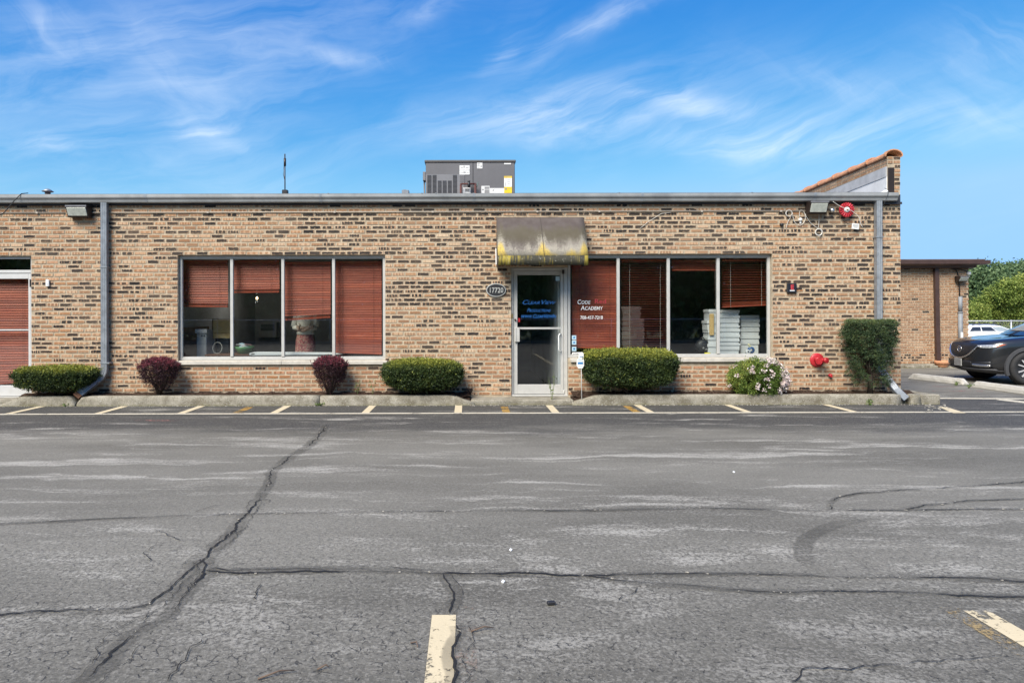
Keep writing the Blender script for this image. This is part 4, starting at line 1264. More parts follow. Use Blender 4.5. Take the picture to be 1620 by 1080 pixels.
def boxes(px0, px1, pys, y, dep, lab, grp, mat, jx=.012, ring=None):
    n = len(pys) - 1
    for k in range(n):
        x0, x1 = X0(px0, y) + R.uniform(-jx, jx), X0(px1, y) + R.uniform(-jx, jx)
        z1, z0 = Z0(pys[k], y), Z0(pys[k + 1], y)
        if k == n - 1: z0 = TZ + .001
        t_ = thing('carton', lab % ordinal(k), 'box', ((x0 + x1) / 2, y + dep / 2, z0), grp)
        b = MB(); b.box(x0 + .012, x1 - .012, y + .014, y + dep - .006, z0 + .001, z1 - .012); b.build('tray', mat, t_)
        b = MB(); h = min(.055, (z1 - z0) * .55); b.box(x0, x1, y, y + dep, z1 - h, z1 - .001); b.build('lid', mat, t_, bevel=.003)
boxes(1139, 1170.5, [491, 500, 507, 516, 521, 530, 538, 544, 550, 556], .42, .32, 'white flat carton, %s in the tall stack behind the last mullion', 'white cartons in the right window', M['box_white'])
boxes(1120, 1138, [490, 508, 523, 534, 545, 556], .50, .30, 'white carton with its short end out, %s beside the tall white stack', 'white cartons in the right window', M['box_white'], .02)
boxes(1171.5, 1202, [499.5, 506, 514, 521, 532, 541, 556], .56, .32, 'pale carton, %s in the lower stack behind the blue tape dispenser', 'white cartons in the right window', M['box_white'])
boxes(984, 1014.5, [485, 494, 504], .52, .34, 'grey carton, %s in the pair crowning the stack behind the open slats', 'grey cartons in the right window', M['box_grey'])
boxes(984, 1019, [504, 511.5, 519, 527, 534, 542, 556], .50, .36, 'grey carton, %s in the lower stack behind the open slats', 'grey cartons in the right window', M['box_grey'])
b = MB(); b.box(X0(1122, .49), X0(1129, .49), .47, .492, Z0(531, .49), Z0(497, .49)); tag(b.build('cardboard_panel', M['box_kraft'], bevel=.004), 'brown cardboard panel leaning on the white cartons', 'cardboard')
# paper sheets on the table
b = MB(); b.obox((X0(1032, .45), .50, TZ + .012), (.17, 0, .004), (0, .10, 0), (0, 0, .010)); tag(b.build('paper_pile', M['box_white']), 'flat white paper pile on the table right of the grey cartons', 'paper')
# tape dispensers
def dispenser(px, py, y, lab, colr, colt):
    c = Vector((X0(px, y), y, TZ + .002))
    t_ = thing('tape_dispenser', lab, 'tape dispenser', c, 'tape dispensers on the long table')
    b = MB(); b.prism([(c.x - .11, c.z), (c.x + .04, c.z), (c.x + .05, c.z + .015), (c.x - .10, c.z + .02)], y - .025, y + .025, 'Y'); b.build('base', M['yellow'], t_, bevel=.003)
    b = MB(); b.lathe([(.028, -.03), (.058, -.03), (.062, -.02), (.062, .02), (.058, .03), (.028, .03), (.028, -.03)], c + Vector((.0, 0, .085)), 'Y', 20); b.build('body', colr, t_)
    b = MB(); b.lathe([(.022, -.034), (.044, -.034), (.044, .0), (.022, .0), (.022, -.034)], c + Vector((-.065, 0, .052)), 'Y', 18); b.build('tape_roll', colt, t_)
    b = MB(); b.sweep([c + Vector((.0, 0, .12)), c + Vector((-.03, 0, .17)), c + Vector((-.05, 0, .20))], rect(.035, .03), up=(0, 1, 0)); b.build('handle', pm('pale yellow grip', (.62, .58, .34), .5), t_, bevel=.006)
M['blue_plastic'] = pm('blue plastic', (.012, .075, .24), .35)
dispenser(1188, 553, .40, 'blue tape gun standing in front of the pale cartons', M['blue_plastic'], M['box_white'])
dispenser(1025, 553, .44, 'blue tape gun half hidden behind the open slats', M['blue_plastic'], M['box_grey'])
b = MB(); b.lathe([(.018, 0), (.055, 0), (.058, .01), (.058, .03), (.05, .04), (.018, .04), (.018, 0)], (X0(1119, .40), .40, TZ + .001), 'Z', 20); tag(b.build('tape_roll', pm('bright yellow tape', (.75, .62, .02), .4)), 'bright yellow tape roll on the table edge', 'tape')
b = MB(); b.obox((X0(1205, .42), .42, TZ + .006), (.09, .01, 0), (0, .04, 0), (0, 0, .005)); tag(b.build('ruler', pm('lime plastic', (.45, .50, .16), .5)), 'flat lime green strip right of the blue tape gun', 'ruler')
# dark backpack
t_ = thing('backpack', 'round black backpack with pale marks left of the white cartons', 'backpack', (X0(1112, .6), .60, TZ))
c = Vector((X0(1111, .6), .60, TZ + .15))
b = MB(); b.lathe([(0, -.09), (.08, -.088), (.125, -.06), (.135, 0), (.125, .06), (.08, .088), (0, .09)], c, 'Y', 20); b.build('bag', M['black'], t_)
b = MB(); b.lathe([(.0, -.094), (.018, -.096), (.02, -.088)], c + Vector((-.01, 0, -.03)), 'Y', 8); b.obox(c + Vector((.05, -.088, -.05)), (.025, 0, .008), (0, .004, 0), (0, 0, .009)); b.build('pale_patch', M['grey_print'], t_)
b = MB(); b.tube([c + Vector((-.05, 0, .12)), c + Vector((0, 0, .18)), c + Vector((.05, 0, .12))], .01, 6, up=(0, 1, 0)); b.build('strap', M['black'], t_)

# left room
table('desk', 'dark wooden desk behind the first panes of the left window', X0(326, .5), X0(398, .5), .42, 1.1, Z0(559.5, .45), M['wood_dark'], 'desk')
DZ = Z0(559.5, .45)
t_ = thing('computer_tower', 'tall grey slotted tower at the left end of the desk', 'cabinet', (X0(320, .62), .7, .12))
b = MB(); b.box(X0(311.5, .6), X0(327, .6), .58, .98, .121, Z0(521, .6)); b.build('case', pm('grey metal case', (.34, .34, .35), .5), t_, bevel=.008)
b = MB(); b.box(X0(309.5, .6), X0(328.5, .6), .555, .60, Z0(526, .6), Z0(519.5, .6)); b.build('top_cap', pm('pale grey cap', (.40, .40, .41), .5), t_, bevel=.006)
b = MB()
for q in (319, 323): b.lathe([(0, -.004), (.014, -.004), (.014, .004)], (X0(q, .575), .576, Z0(530, .575)), 'Y', 8)
b.build('button', M['black'], t_)
t_ = thing('kraft_carton', 'brown open cardboard box behind the desk in the first pane', 'box', (X0(350, .9), .95, DZ))
x0, x1, zz0, zz1 = X0(337, .9), X0(364, .9), Z0(534, .9), Z0(504, .9)
b = MB(); b.box(x0, x1, .90, 1.2, zz0, zz1); b.build('body', M['box_kraft'], t_, bevel=.004)
b = MB(); b.obox(((x0 + x1) / 2, .895, (zz0 * .72 + zz1 * .28)), ((x1 - x0) / 2 - .01, 0, 0), (0, .004, 0), (0, 0, .004)); b.box(x0 - .025, x0 - .002, .90, 1.2, zz0 + .02, zz1 + .01); b.build('flap', pm('kraft edge', (.22, .15, .07), .85), t_)
b = MB(); b.box(x0 + .03, x1 - .03, .92, 1.18, DZ + .002, zz0 - .001); tag(b.build('printer', M['black'], bevel=.01), 'low black machine under the brown cardboard box', 'printer')
# cable hoop
c = Vector((X0(343.5, .55), .56, DZ + .115))
b = MB(); b.tube([c + Vector((.095 * cos(a) * .9, .02 * sin(a), .105 * sin(a))) for a in [2 * pi * k / 24 for k in range(25)]], .0035, 6, up=(0, 1, 0), caps=False)
tag(b.build('wire_hoop', M['cable_white']), 'pale wire hoop standing on the dark desk', 'hoop')
# green basin with papers
t_ = thing('green_basin', 'green plastic basin heaped with papers in the second pane', 'basin', (X0(388, .6), .65, DZ))
c = Vector((X0(386, .62), .66, DZ))
b = MB(); b.lathe([(.0, .002), (.12, .002), (.16, .09), (.18, .135), (.172, .135), (.15, .08), (.11, .012), (0, .012)], c, 'Z', 20); b.build('bowl', pm('green plastic', (.07, .20, .08), .4), t_)
for k in range(8):
    b = MB(); a = R.uniform(0, pi); q = c + Vector((R.uniform(-.10, .10), R.uniform(-.08, .06), .135 + .012 * k * .6))
    b.obox(q, Vector((cos(a), sin(a) * .4, R.uniform(-.25, .25))) * .09, Vector((-sin(a) * .4, cos(a), R.uniform(-.1, .1))) * .06, (0, 0, .003)); b.build('paper', (M['box_white'], M['box_white'], pm('pink paper', (.6, .3, .3), .7), M['sky_blue'])[k % 4], t_)
# white panel lying along the window
b = MB(); y_ = .38
xa, xb = X0(394, y_), X0(558, y_)
z_ = Z0(558.5, y_)
b.prism([(xa, z_ - .03), (xa + .06, z_ - .035), (xb, z_ - .022), (xb, z_ + .012), (xa + .12, z_ + .032), (xa + .05, z_ + .022), (xa, z_ + .012)], y_, y_ + .10, 'Y')
wp = tag(b.build('folding_rack', M['box_white'], bevel=.006), 'long white panel lying behind panes two and three of the left window', 'panel')
b = MB(); b.obox((xa + .07, y_ - .002, z_ - .005), (.03, 0, .002), (0, .002, 0), (0, 0, .007)); b.build('hand_hole', M['black'], wp)
table('bench', 'dark low bench under the long white panel', X0(402, .4), X0(606, .4), .30, .95, z_ - .036, pm('dark bench top', (.022, .022, .026), .5), 'bench')
b = MB(); b.box(X0(577, .4), X0(606, .4), .42, .46, z_ - .034, z_ + .028); tag(b.build('kraft_strip', M['box_kraft'], bevel=.003), 'strip of brown cardboard under the closed blind', 'cardboard')
# window unit and frame on the back wall
t_ = thing('wall_unit', 'pale square unit with dark grille on the far wall of the left room', 'heater', (X0(425, 5.2), 5.3, 1.0))
x0, x1, zz0, zz1 = X0(409, 5.1), X0(437.5, 5.1), Z0(533, 5.1), Z0(509, 5.1)
b = MB(); b.box(x0, x1, 5.1, 5.398, zz0, zz1); b.build('case', pm('beige case', (.36, .36, .35), .6), t_, bevel=.01)
b = MB()
for k in range(5): b.box(x0 + .06, x1 - .06, 5.085, 5.099, zz1 - .07 - .035 * k, zz1 - .05 - .035 * k)
b.build('grille', M['black'], t_)
b = MB(); b.box(X0(370, 5.3), X0(399, 5.3), 5.36, 5.397, .2, Z0(476, 5.3)); b.box(X0(394, 5.3), X0(399, 5.3), 5.34, 5.36, .2, Z0(473, 5.3)); b.box(X0(370, 5.3), X0(394, 5.3), 5.34, 5.36, Z0(476, 5.3), Z0(473, 5.3))
tag(b.build('inner_doorway', pm('pale door casing', (.34, .34, .35), .6)), 'pale doorway casing in the far wall of the left room', 'doorway')

# the small lamp that is lit inside the left room
lp = P(406.5, 472, 3.2)
t_ = thing('pendant_lamp', 'small lit lamp bulb hanging inside the left room behind the second pane', 'lamp', lp)
m_, n_ = newmat('lit bulb'); n_.out(n_.n('ShaderNodeEmission', ins={'Color': (1, .72, .38, 1), 'Strength': 9}).outputs[0])
b = MB(); b.lathe([(0, -.02), (.014, -.015), (.021, 0), (.016, .02), (.012, .04)], lp, 'Z', 14); b.build('bulb', m_, t_)
b = MB(); b.tube([lp + Vector((0, 0, .04)), (lp.x, lp.y, 3.098)], .006, 6); b.build('cord', M['black'], t_)
b = MB(); b.lathe([(.014, .036), (.02, .05), (.014, .08), (0, .08)], lp, 'Z', 10); b.build('socket', M['black'], t_)
ld_ = bpy.data.lights.new('bulb_light', 'POINT'); ld_.energy = 4; ld_.color = (1, .92, .82); ld_.shadow_soft_size = .05
lo_ = bpy.data.objects.new('bulb_light', ld_); COL.objects.link(lo_); lo_.parent = t_; lo_.location = (0, -.05, -.06)

# figure with folded arms: one continuous skinned body, clothes as children
def skin_body(nm, joints, edges, root, mat, parent, sub=2):
    me = bpy.data.meshes.new(nm)
    me.from_pydata([j[0] for j in joints], edges, [])
    o = bpy.data.objects.new(nm, me); COL.objects.link(o)
    me.materials.append(mat)
    o.parent = parent; ORG[o] = ORG[parent]
    o.modifiers.new('skin', 'SKIN')
    sv = me.skin_vertices[0].data
    for i, j in enumerate(joints):
        sv[i].radius = j[1] if isinstance(j[1], tuple) else (j[1], j[1])
        sv[i].use_root = (i == root)
    s_ = o.modifiers.new('sub', 'SUBSURF'); s_.levels = sub; s_.render_levels = sub
    for p in me.polygons: p.use_smooth = True
    return o
fx, fy = X0(483.5, .85), .85
fig = thing('person', 'person with folded arms in a white top and red patterned skirt behind the third pane', 'person', (fx, fy, .12))
zw = Z0(527, fy) - .12           # waist height above the floor
M['skin'] = pm('skin', (.40, .26, .19), .55, var=.08)
M['cloth_white'] = pm('pale linen top', (.58, .55, .49), .85, var=.12, scale=14)
zs_ = zw + .44
J = [((0, 0, zw - .06), (.155, .115)), ((0, 0, zw + .14), (.135, .10)), ((0, 0, zw + .33), (.165, .11)), ((0, 0, zw + .46), (.06, .055)), ((0, -.015, zw + .54), (.055, .06)), ((0, -.02, zw + .63), (.08, .095)), ((0, -.01, zw + .73), (.072, .085)),
     ((.18, 0, zw + .36), .052), ((.215, -.03, zw + .12), .042), ((.02, -.19, zw + .10), .034), ((-.06, -.20, zw + .12), .026), 
     ((-.18, 0, zw + .36), .052), ((-.205, -.03, zw + .10), .042), ((.0, -.185, zw + .065), .034), ((.14, -.21, zw + .12), .028),
     ((.09, 0, zw - .30), .085), ((.09, .0, zw - .62), .055), ((.09, .01, .10), .042), ((.09, -.09, .035), .034),
     ((-.09, 0, zw - .30), .085), ((-.09, .0, zw - .62), .055), ((-.09, .01, .10), .042), ((-.09, -.09, .035), .034)]
E = [(0, 1), (1, 2), (2, 3), (3, 4), (4, 5), (5, 6), (2, 7), (7, 8), (8, 9), (9, 10), (2, 11), (11, 12), (12, 13), (13, 14), (0, 15), (15, 16), (16, 17), (17, 18), (0, 19), (19, 20), (20, 21), (21, 22)]
body = skin_body('body', J, E, 0, M['skin'], fig)
def skirt_mat():
    m, t = newmat('red patterned cloth')
    o = t.obj()
    x, y, z = t.xyz(o)
    c = t.mix(t.sm(t.noise(o, 22, 5, .7), .42, .6), (.19, .045, .05), (.42, .17, .15))
    v = t.n('ShaderNodeTexVoronoi', ins={'Scale': 26.0}); t.put(v.inputs['Vector'], o)
    c = t.mix(t.sm(v.outputs['Distance'], .42, .2), c, (.38, .29, .20))
    t.out(t.bsdf(c, .85, 0, t.noise(o, 30, 3), .01, .5))
    return m
def cloth_ring(nm, rings, mat, n=28, folds=0.0):
    b = MB()
    i0 = 0
    for (z, rx, ry) in rings:
        for k in range(n):
            a = 2 * pi * k / n
            q = 1 + folds * sin(a * 7 + z * 5) * (1 if z < zw - .05 else .4)
            b.v.append((fx + rx * cos(a) * q, fy + ry * sin(a) * q, .12 + z))
    for j in range(len(rings) - 1):
        for k in range(n):
            b.f.append((j * n + k, j * n + (k + 1) % n, (j + 1) * n + (k + 1) % n, (j + 1) * n + k)); b.smooth.append(True)
    o = b.build(nm, mat, fig)
    so = o.modifiers.new('thick', 'SOLIDIFY'); so.thickness = .006
    return o
cloth_ring('skirt', [(.10, .215, .19), (.4, .205, .18), (zw - .35, .195, .17), (zw - .15, .185, .155), (zw + .02, .155, .125)], skirt_mat(), folds=.04)
cloth_ring('top', [(zw - .015, .172, .142), (zw + .05, .165, .135), (zw + .16, .160, .13), (zw + .30, .188, .132), (zw + .37, .175, .12), (zw + .43, .10, .085)], M['cloth_white'], folds=.025)
for s_ in (1, -1):
    b = MB(); b.tube([(fx + s_ * .165, fy, .12 + zw + .37), (fx + s_ * .20, fy - .012, .12 + zw + .25), (fx + s_ * .218, fy - .035, .12 + zw + .13)], .064, 12, scale=[1.0, .95, .9]); b.build('sleeve', M['cloth_white'], fig)
    b = MB(); e_ = Vector((fx + s_ * .21, fy - .045, .12 + zw + .12)); h_ = Vector((fx - s_ * .03, fy - .195, .12 + zw + .095)); b.tube([e_, e_.lerp(h_, .55)], .052, 10, scale=[1, .85]); b.build('forearm_sleeve', M['cloth_white'], fig)
# fingers of the two folded hands
for s_, w0 in ((1, Vector((-.06, -.20, zw + .12))), (-1, Vector((.14, -.21, zw + .12)))):
    d = Vector((-s_, -.05, .12)).normalized()
    for k, ln in enumerate((.062, .072, .068, .052)):
        p = Vector((fx, fy, .12)) + w0 + Vector((0, -.012, .028 - .018 * k))
        b = MB(); b.tube([p, p + d * ln * .5 + Vector((0, -.008, 0)), p + d * ln + Vector((0, .012, 0))], .0085, 6, scale=[1, 1, .75]); b.build('finger', M['skin'], fig)
    p = Vector((fx, fy, .12)) + w0 + Vector((s_ * .02, -.015, .03))
    b = MB(); b.tube([p, p + d * .02 + Vector((0, -.012, .03)), p + d * .04 + Vector((0, -.01, .04))], .0095, 6, scale=[1, 1, .75]); b.build('thumb', M['skin'], fig)
hp = Vector((fx, fy - .02, .12 + zw + .68))
b = MB(); b.lathe([(.0, .10), (.05, .095), (.088, .06), (.098, 0), (.09, -.06), (.075, -.10)], hp + Vector((0, .022, .0)), 'Z', 16); b.build('hair', M['black'], fig)
b = MB(); b.obox(hp + Vector((0, -.092, -.02)), (.010, 0, 0), (0, .016, 0), (0, 0, .02)); b.build('nose', M['skin'], fig, bevel=.008)
for s_ in (1, -1):
    b = MB(); b.lathe([(0, -.006), (.011, -.004), (.013, .004)], hp + Vector((s_ * .032, -.083, .005)), 'Y', 8); b.build('eye', M['white'], fig)
    b = MB(); b.lathe([(0, -.01), (.012, -.006), (.016, .012)], hp + Vector((s_ * .098, .0, -.01)), 'Y', 8); b.build('ear', M['skin'], fig)
b = MB(); b.obox(hp + Vector((0, -.088, -.06)), (.022, 0, 0), (0, .006, 0), (0, 0, .006)); b.build('mouth', pm('lips', (.3, .09, .08), .5), fig, bevel=.003)

# ------------------------------------------------------------------ things on the facade
def floodlight(px0, px1, py0, py1, lab, grp='wall pack lamps on the brick walls', Y=0.0, sc_=1.0):
    x0, x1 = X0(px0, Y - .2), X0(px1, Y - .2)
    z1, z0 = Z0(py0, Y - .2), Z0(py1, Y - .2)
    t_ = thing('floodlight', lab, 'lamp', ((x0 + x1) / 2, Y, z0), grp)
    h = z1 - z0; d = .21 * sc_
    b = MB(); b.prism([(Y - .009, z0), (Y - d * .60, z0 - .004), (Y - d * .64, z0 + .012), (Y - d * .95, z1 - .03), (Y - d, z1 - .028), (Y - d, z1), (Y - .009, z1 + .01)], x0, x1, 'X'); b.build('housing', M['bronze'], t_, bevel=.006)
    n = Vector((0, -(h), -.31 * d)).normalized()
    p0, p1 = Vector((0, Y - d * .645, z0 + .02)), Vector((0, Y - d * .945, z1 - .036))
    up = (p1 - p0).normalized(); n = up.cross(Vector((1, 0, 0))) ; n = n if n.y < 0 else -n
    c = (p0 + p1) / 2 + n * .006
    b = MB(); b.obox(((x0 + x1) / 2, c.y, c.z), ((x1 - x0) / 2 - .02, 0, 0), up * ((p1 - p0).length / 2 - .004), n * .008); b.build('lens', M['lens'], t_, bevel=.004)
    b = MB(); b.box(x0 + .004, x1 - .004, Y - d - .004, Y - d + .004, z1 - .03, z1 - .002); b.build('visor', pm('grey visor', (.16, .16, .17), .4), t_)
    return t_
floodlight(103.5, 137.5, 323, 341, 'wide bronze wall lamp under the gutter left of the first downspout')
floodlight(1282.5, 1312, 319, 338, 'bronze wall lamp under the gutter beside the red bell')
b = MB()
c = Vector((X0(142, -.05), -.05, 3.42))
for k in range(7):
    q = [c + Vector((R.uniform(-.06, .05), R.uniform(-.03, .03), .11 - .035 * j + R.uniform(-.02, .02))) for j in range(8)]
    b.tube(q, .005, 5)
tag(b.build('wire_tangle', M['black']), 'tangle of black wires beside the left wall lamp', 'cables')
# conduit along the top of the wall
b = MB(); zc = Z0(335.2)
b.tube([(XL, -.018, zc + .006), (X0(104), -.018, zc)], .010, 6); b.tube([(X0(143), -.018, zc), (X0(160), -.018, zc)], .010, 6)
b.tube([(X0(172), -.018, zc), (X0(1278), -.018, zc + .004)], .010, 6)
for px in (60, 330, 530, 685, 850, 948, 1110, 1235): b.box(X0(px) - .018, X0(px) + .018, -.032, -.002, zc - .016, zc + .016)
tag(b.build('conduit', pm('painted conduit', (.42, .37, .31), .6, var=.1)), 'thin pipe running along the top of the brick wall', 'pipe')
b = MB(); b.tube([P(-30, 362, -.2), P(8, 335, -.2), P(22, 318, -.19), P(31, 309, -.175), P(34, 306.5, -.15), P(44, 305.5, .2)], .008, 6)
tag(b.build('overhead_cable', M['black']), 'black cable slung over the gutter at the far left', 'cable')
b = MB(); b.tube([P(1012, 362, -.012), P(1024, 352, -.014), P(1046, 338, -.02), P(1062, 336, -.02)], .004, 5); tag(b.build('thin_wire', M['cable_white']), 'thin pale wire slanting down from the conduit right of the awning', 'wire')
# oval number plate
c = Vector((X0(784.8), 0, Z0(459)))
t_ = thing('address_plaque', 'black oval plaque with pewter house number left of the door', 'sign', c)
def oval(rx, rz, y0, y1, nm, mat, par, n=36, bev=0):
    b = MB(); b.prism([(c.x + rx * cos(2 * pi * k / n), c.z + rz * sin(2 * pi * k / n)) for k in range(n)], y0, y1, 'Y'); return b.build(nm, mat, par, bevel=bev)
oval(.178, .122, -.028, -.004, 'rim', M['silver_ink'], t_, bev=.004)
oval(.160, .104, -.031, -.0275, 'face', M['black'], t_)
text('number', '17720', .128, (c.x, -.0325, c.z - .045), M['silver_ink'], t_, xs=.78, bold=.002, depth=.0015, spacing=1.05)
# alarm bell
c = Vector((X0(1341, -.1), -.004, Z0(333, -.1)))
t_ = thing('alarm_bell', 'red finned alarm bell with white hub beside the wall lamp', 'alarm bell', c)
b = MB(); b.lathe([(0, -.05), (.05, -.055), (.09, -.075), (.125, -.08), (.132, -.06), (.11, -.03), (.06, -.004)], c, 'Y', 32); b.build('gong', M['red'], t_)
b = MB()
for k in range(18):
    a = 2 * pi * k / 18
    d = Vector((cos(a), 0, sin(a))); tn = Vector((-sin(a), 0, cos(a)))
    b.obox(c + d * .096 + Vector((0, -.086, 0)), d * .034, Vector((0, .012, 0)), tn * .010)
b.build('fin', pm('bright red fins', (.50, .035, .05), .35), t_, bevel=.004)
b = MB(); b.lathe([(0, -.10), (.03, -.10), (.046, -.095), (.05, -.07), (.05, -.05)], c, 'Y', 20); b.build('hub', M['white'], t_)
b = MB(); b.lathe([(0, -.112), (.014, -.11), (.017, -.098)], c, 'Y', 10); b.build('hub_bolt', M['brass'], t_)
# small sensor lamp
c = Vector((X0(1316.5, -.08), -.06, Z0(334.5, -.08)))
t_ = thing('motion_sensor', 'small chrome sensor head between wall lamp and bell', 'sensor', c)
b = MB(); b.lathe([(0, -.06), (.03, -.058), (.036, -.04), (.034, .0), (.028, .055)], c, 'Y', 16); b.build('head', M['chrome'], t_)
b = MB(); b.obox(c + Vector((0, .0, .04)), (.045, 0, 0), (0, .02, 0), (0, 0, .007)); b.build('hood', M['chrome'], t_, bevel=.003)
# cameras, cables, tag
b = MB(); cc = Vector((X0(1236), -.004, Z0(357))); b.lathe([(0, -.05), (.024, -.05), (.03, -.035), (.03, 0)], cc, 'Y', 14); tag(b.build('wall_camera', M['black']), 'small round black camera under the cable coils', 'camera')
b = MB(); cc = Vector((X0(1266), -.004, Z0(349))); b.lathe([(0, -.045), (.022, -.042), (.032, -.02), (.034, 0)], cc, 'Y', 14); b.obox(cc + Vector((0, -.01, -.04)), (.012, 0, 0), (0, .01, 0), (0, 0, .03)); tag(b.build('white_sensor', M['white']), 'small white knob with a cable between two coils', 'sensor')
def coil(px, py, r, lab, n=4):
    b = MB(); cc = Vector((X0(px), -.03, Z0(py)))
    for j in range(n):
        rr = r * R.uniform(.86, 1.08); o_ = Vector((R.uniform(-.006, .006), -.006 * j, R.uniform(-.006, .006)))
        b.tube([cc + o_ + Vector((rr * cos(2 * pi * k / 20), 0, rr * sin(2 * pi * k / 20))) for k in range(21)], .0052, 5, up=(0, 1, 0), caps=False)
    tag(b.build('cable_coil', M['cable_white']), lab, 'cable', 'coiled pale cables under the gutter')
coil(1247, 339.5, .056, 'coil of pale cable next to the end of the conduit')
coil(1294, 369, .060, 'lowest coil of pale cable hanging below the wall lamp')
def wire(pts, lab, r=.005, mat='cable_white', y=-.022):
    b = MB()
    pp = [Vector((X0(p[0]), y, Z0(p[1]))) for p in pts]
    out = []
    for i in range(len(pp) - 1):
        p0, p1, p2, p3 = pp[max(i - 1, 0)], pp[i], pp[i + 1], pp[min(i + 2, len(pp) - 1)]
        for k in range(5):
            t = k / 5
            out.append(.5 * ((2 * p1) + (p2 - p0) * t + (2 * p0 - 5 * p1 + 4 * p2 - p3) * t * t + (3 * p1 - p0 - 3 * p2 + p3) * t ** 3))
    out.append(pp[-1])
    b.tube(out, r, 5, up=(0, 1, 0)); tag(b.build('cable', M[mat]), lab, 'cable', 'cables on the wall under the gutter')
wire([(1252, 343), (1246, 352), (1243, 363)], 'short pale cable dropping from the upper coil')
wire([(1253, 338), (1256, 352), (1265, 358), (1273, 350), (1272, 338), (1266, 334), (1264, 341), (1266, 348)], 'pale cable looping round the white knob')
wire([(1273, 340), (1280, 352), (1289, 360), (1294, 362)], 'pale cable slanting to the lowest coil')
wire([(1295, 338), (1295, 350), (1294, 362)], 'pale cable dropping straight from the wall lamp')
wire([(1312, 322), (1324, 330), (1340, 336), (1352, 346), (1355, 356), (1358, 362)], 'grey wire crossing the bell to the white tag', .005, 'cable_white', -.13)
wire([(1322, 336), (1332, 350), (1344, 357), (1362, 354), (1376, 342), (1388, 326)], 'dark wire sagging from the sensor to the downspout', .004, 'black', -.03)
wire([(1388, 330), (1394, 316), (1396, 306), (1390, 302)], 'dark wire climbing over the gutter at the right corner', .004, 'black', -.175)
b = MB(); cc = Vector((X0(1351), -.05, Z0(360))); b.obox(cc, (.062, 0, -.006), (0, .004, 0), (.005, 0, .05)); tg = tag(b.build('hanging_tag', M['white']), 'white hanging tag under the red bell', 'tag')
for k in range(3):
    b = MB(); b.obox(cc + Vector((0, -.0048, .022 - .02 * k)), (.045 - .01 * (k == 2), 0, -.004), (0, .001, 0), (0, 0, .004)); b.build('print_line', M['grey_print'], tg)
# black sign with E
c = Vector((X0(1251.3), 0, Z0(457)))
t_ = thing('wall_sign', 'small square black sign with a red mark on the right wall', 'sign', c)
b = MB(); b.box(c.x - .086, c.x + .086, -.05, -.004, c.z - .088, c.z + .088); b.build('case', M['black'], t_, bevel=.012)
b = MB(); b.box(c.x - .072, c.x + .072, -.0525, -.0495, c.z - .074, c.z + .074); b.build('face', pm('dark blue face', (.014, .017, .026), .35), t_)
text('letter', 'E', .115, (c.x - .002, -.0535, c.z - .022), M['red_ink'], t_, bold=.006, xs=.95)
text('lettering', 'EXIT', .036, (c.x + .0, -.0535, c.z - .052), M['white_ink'], t_, bold=.001) if False else None
b = MB(); b.box(c.x - .045, c.x + .04, -.0545, -.0525, c.z - .052, c.z - .036); b.build('white_mark', M['white'], t_)
b = MB(); b.box(c.x + .086, c.x + .19, -.02, -.008, c.z - .012, c.z + .006); b.build('bracket', M['bronze'], t_)
# doorbell
c = Vector((X0(76.5), 0, Z0(446.3)))
t_ = thing('doorbell', 'white doorbell box on the brick wall beside the left door', 'doorbell', c)
b = MB(); b.box(c.x - .03, c.x + .03, -.035, -.004, c.z - .06, c.z + .06); b.build('case', M['white'], t_, bevel=.006)
b = MB(); b.lathe([(0, -.04), (.008, -.04), (.01, -.034)], c + Vector((0, 0, -.02)), 'Y', 8); b.build('button', M['grey_print'], t_)
# fire department connection
c = Vector((X0(1296.5, -.1), -.004, Z0(571.3, -.1)))
t_ = thing('fire_connection', 'red fire hose inlet with two capped outlets on the right wall', 'hydrant', c)
b = MB(); b.lathe([(0, -.035), (.06, -.034), (.108, -.022), (.124, -.012), (.126, 0)], c, 'Y', 30); b.build('plate', M['red'], t_)
b = MB(); b.tube([c + Vector((0, -.02, .005)), c + Vector((0, -.09, .0))], .066, 16, scale=[1.1, .8], up=(0, 0, 1)); b.build('hub', M['red'], t_)
for (dx_, dz_, nm) in ((-.05, -.015, 'inlet'), (.085, .005, 'inlet')):
    p0, p1 = c + Vector((dx_ * .3, -.06, .0)), c + Vector((dx_, -.17, dz_))
    b = MB(); b.tube([p0, p1], .040, 14); inl = b.build(nm, M['red'], t_)
    d = (p1 - p0).normalized()
    b = MB(); b.tube([p1 - d * .035, p1 + d * .012], .052, 12); b.tube([p1 + d * .012, p1 + d * .018], .030, 12); b.build('cap', M['red'], inl)
c2 = Vector((X0(1313.5, -.03), -.004, Z0(595, -.03)))
b = MB(); b.lathe([(0, -.06), (.02, -.06), (.03, -.045), (.036, -.02), (.03, 0)], c2, 'Y', 10); b.box(c2.x - .012, c2.x + .012, -.075, -.055, c2.z - .03, c2.z + .01)
tag(b.build('drain_valve', M['red']), 'small red drain knob below the fire hose inlet', 'valve')
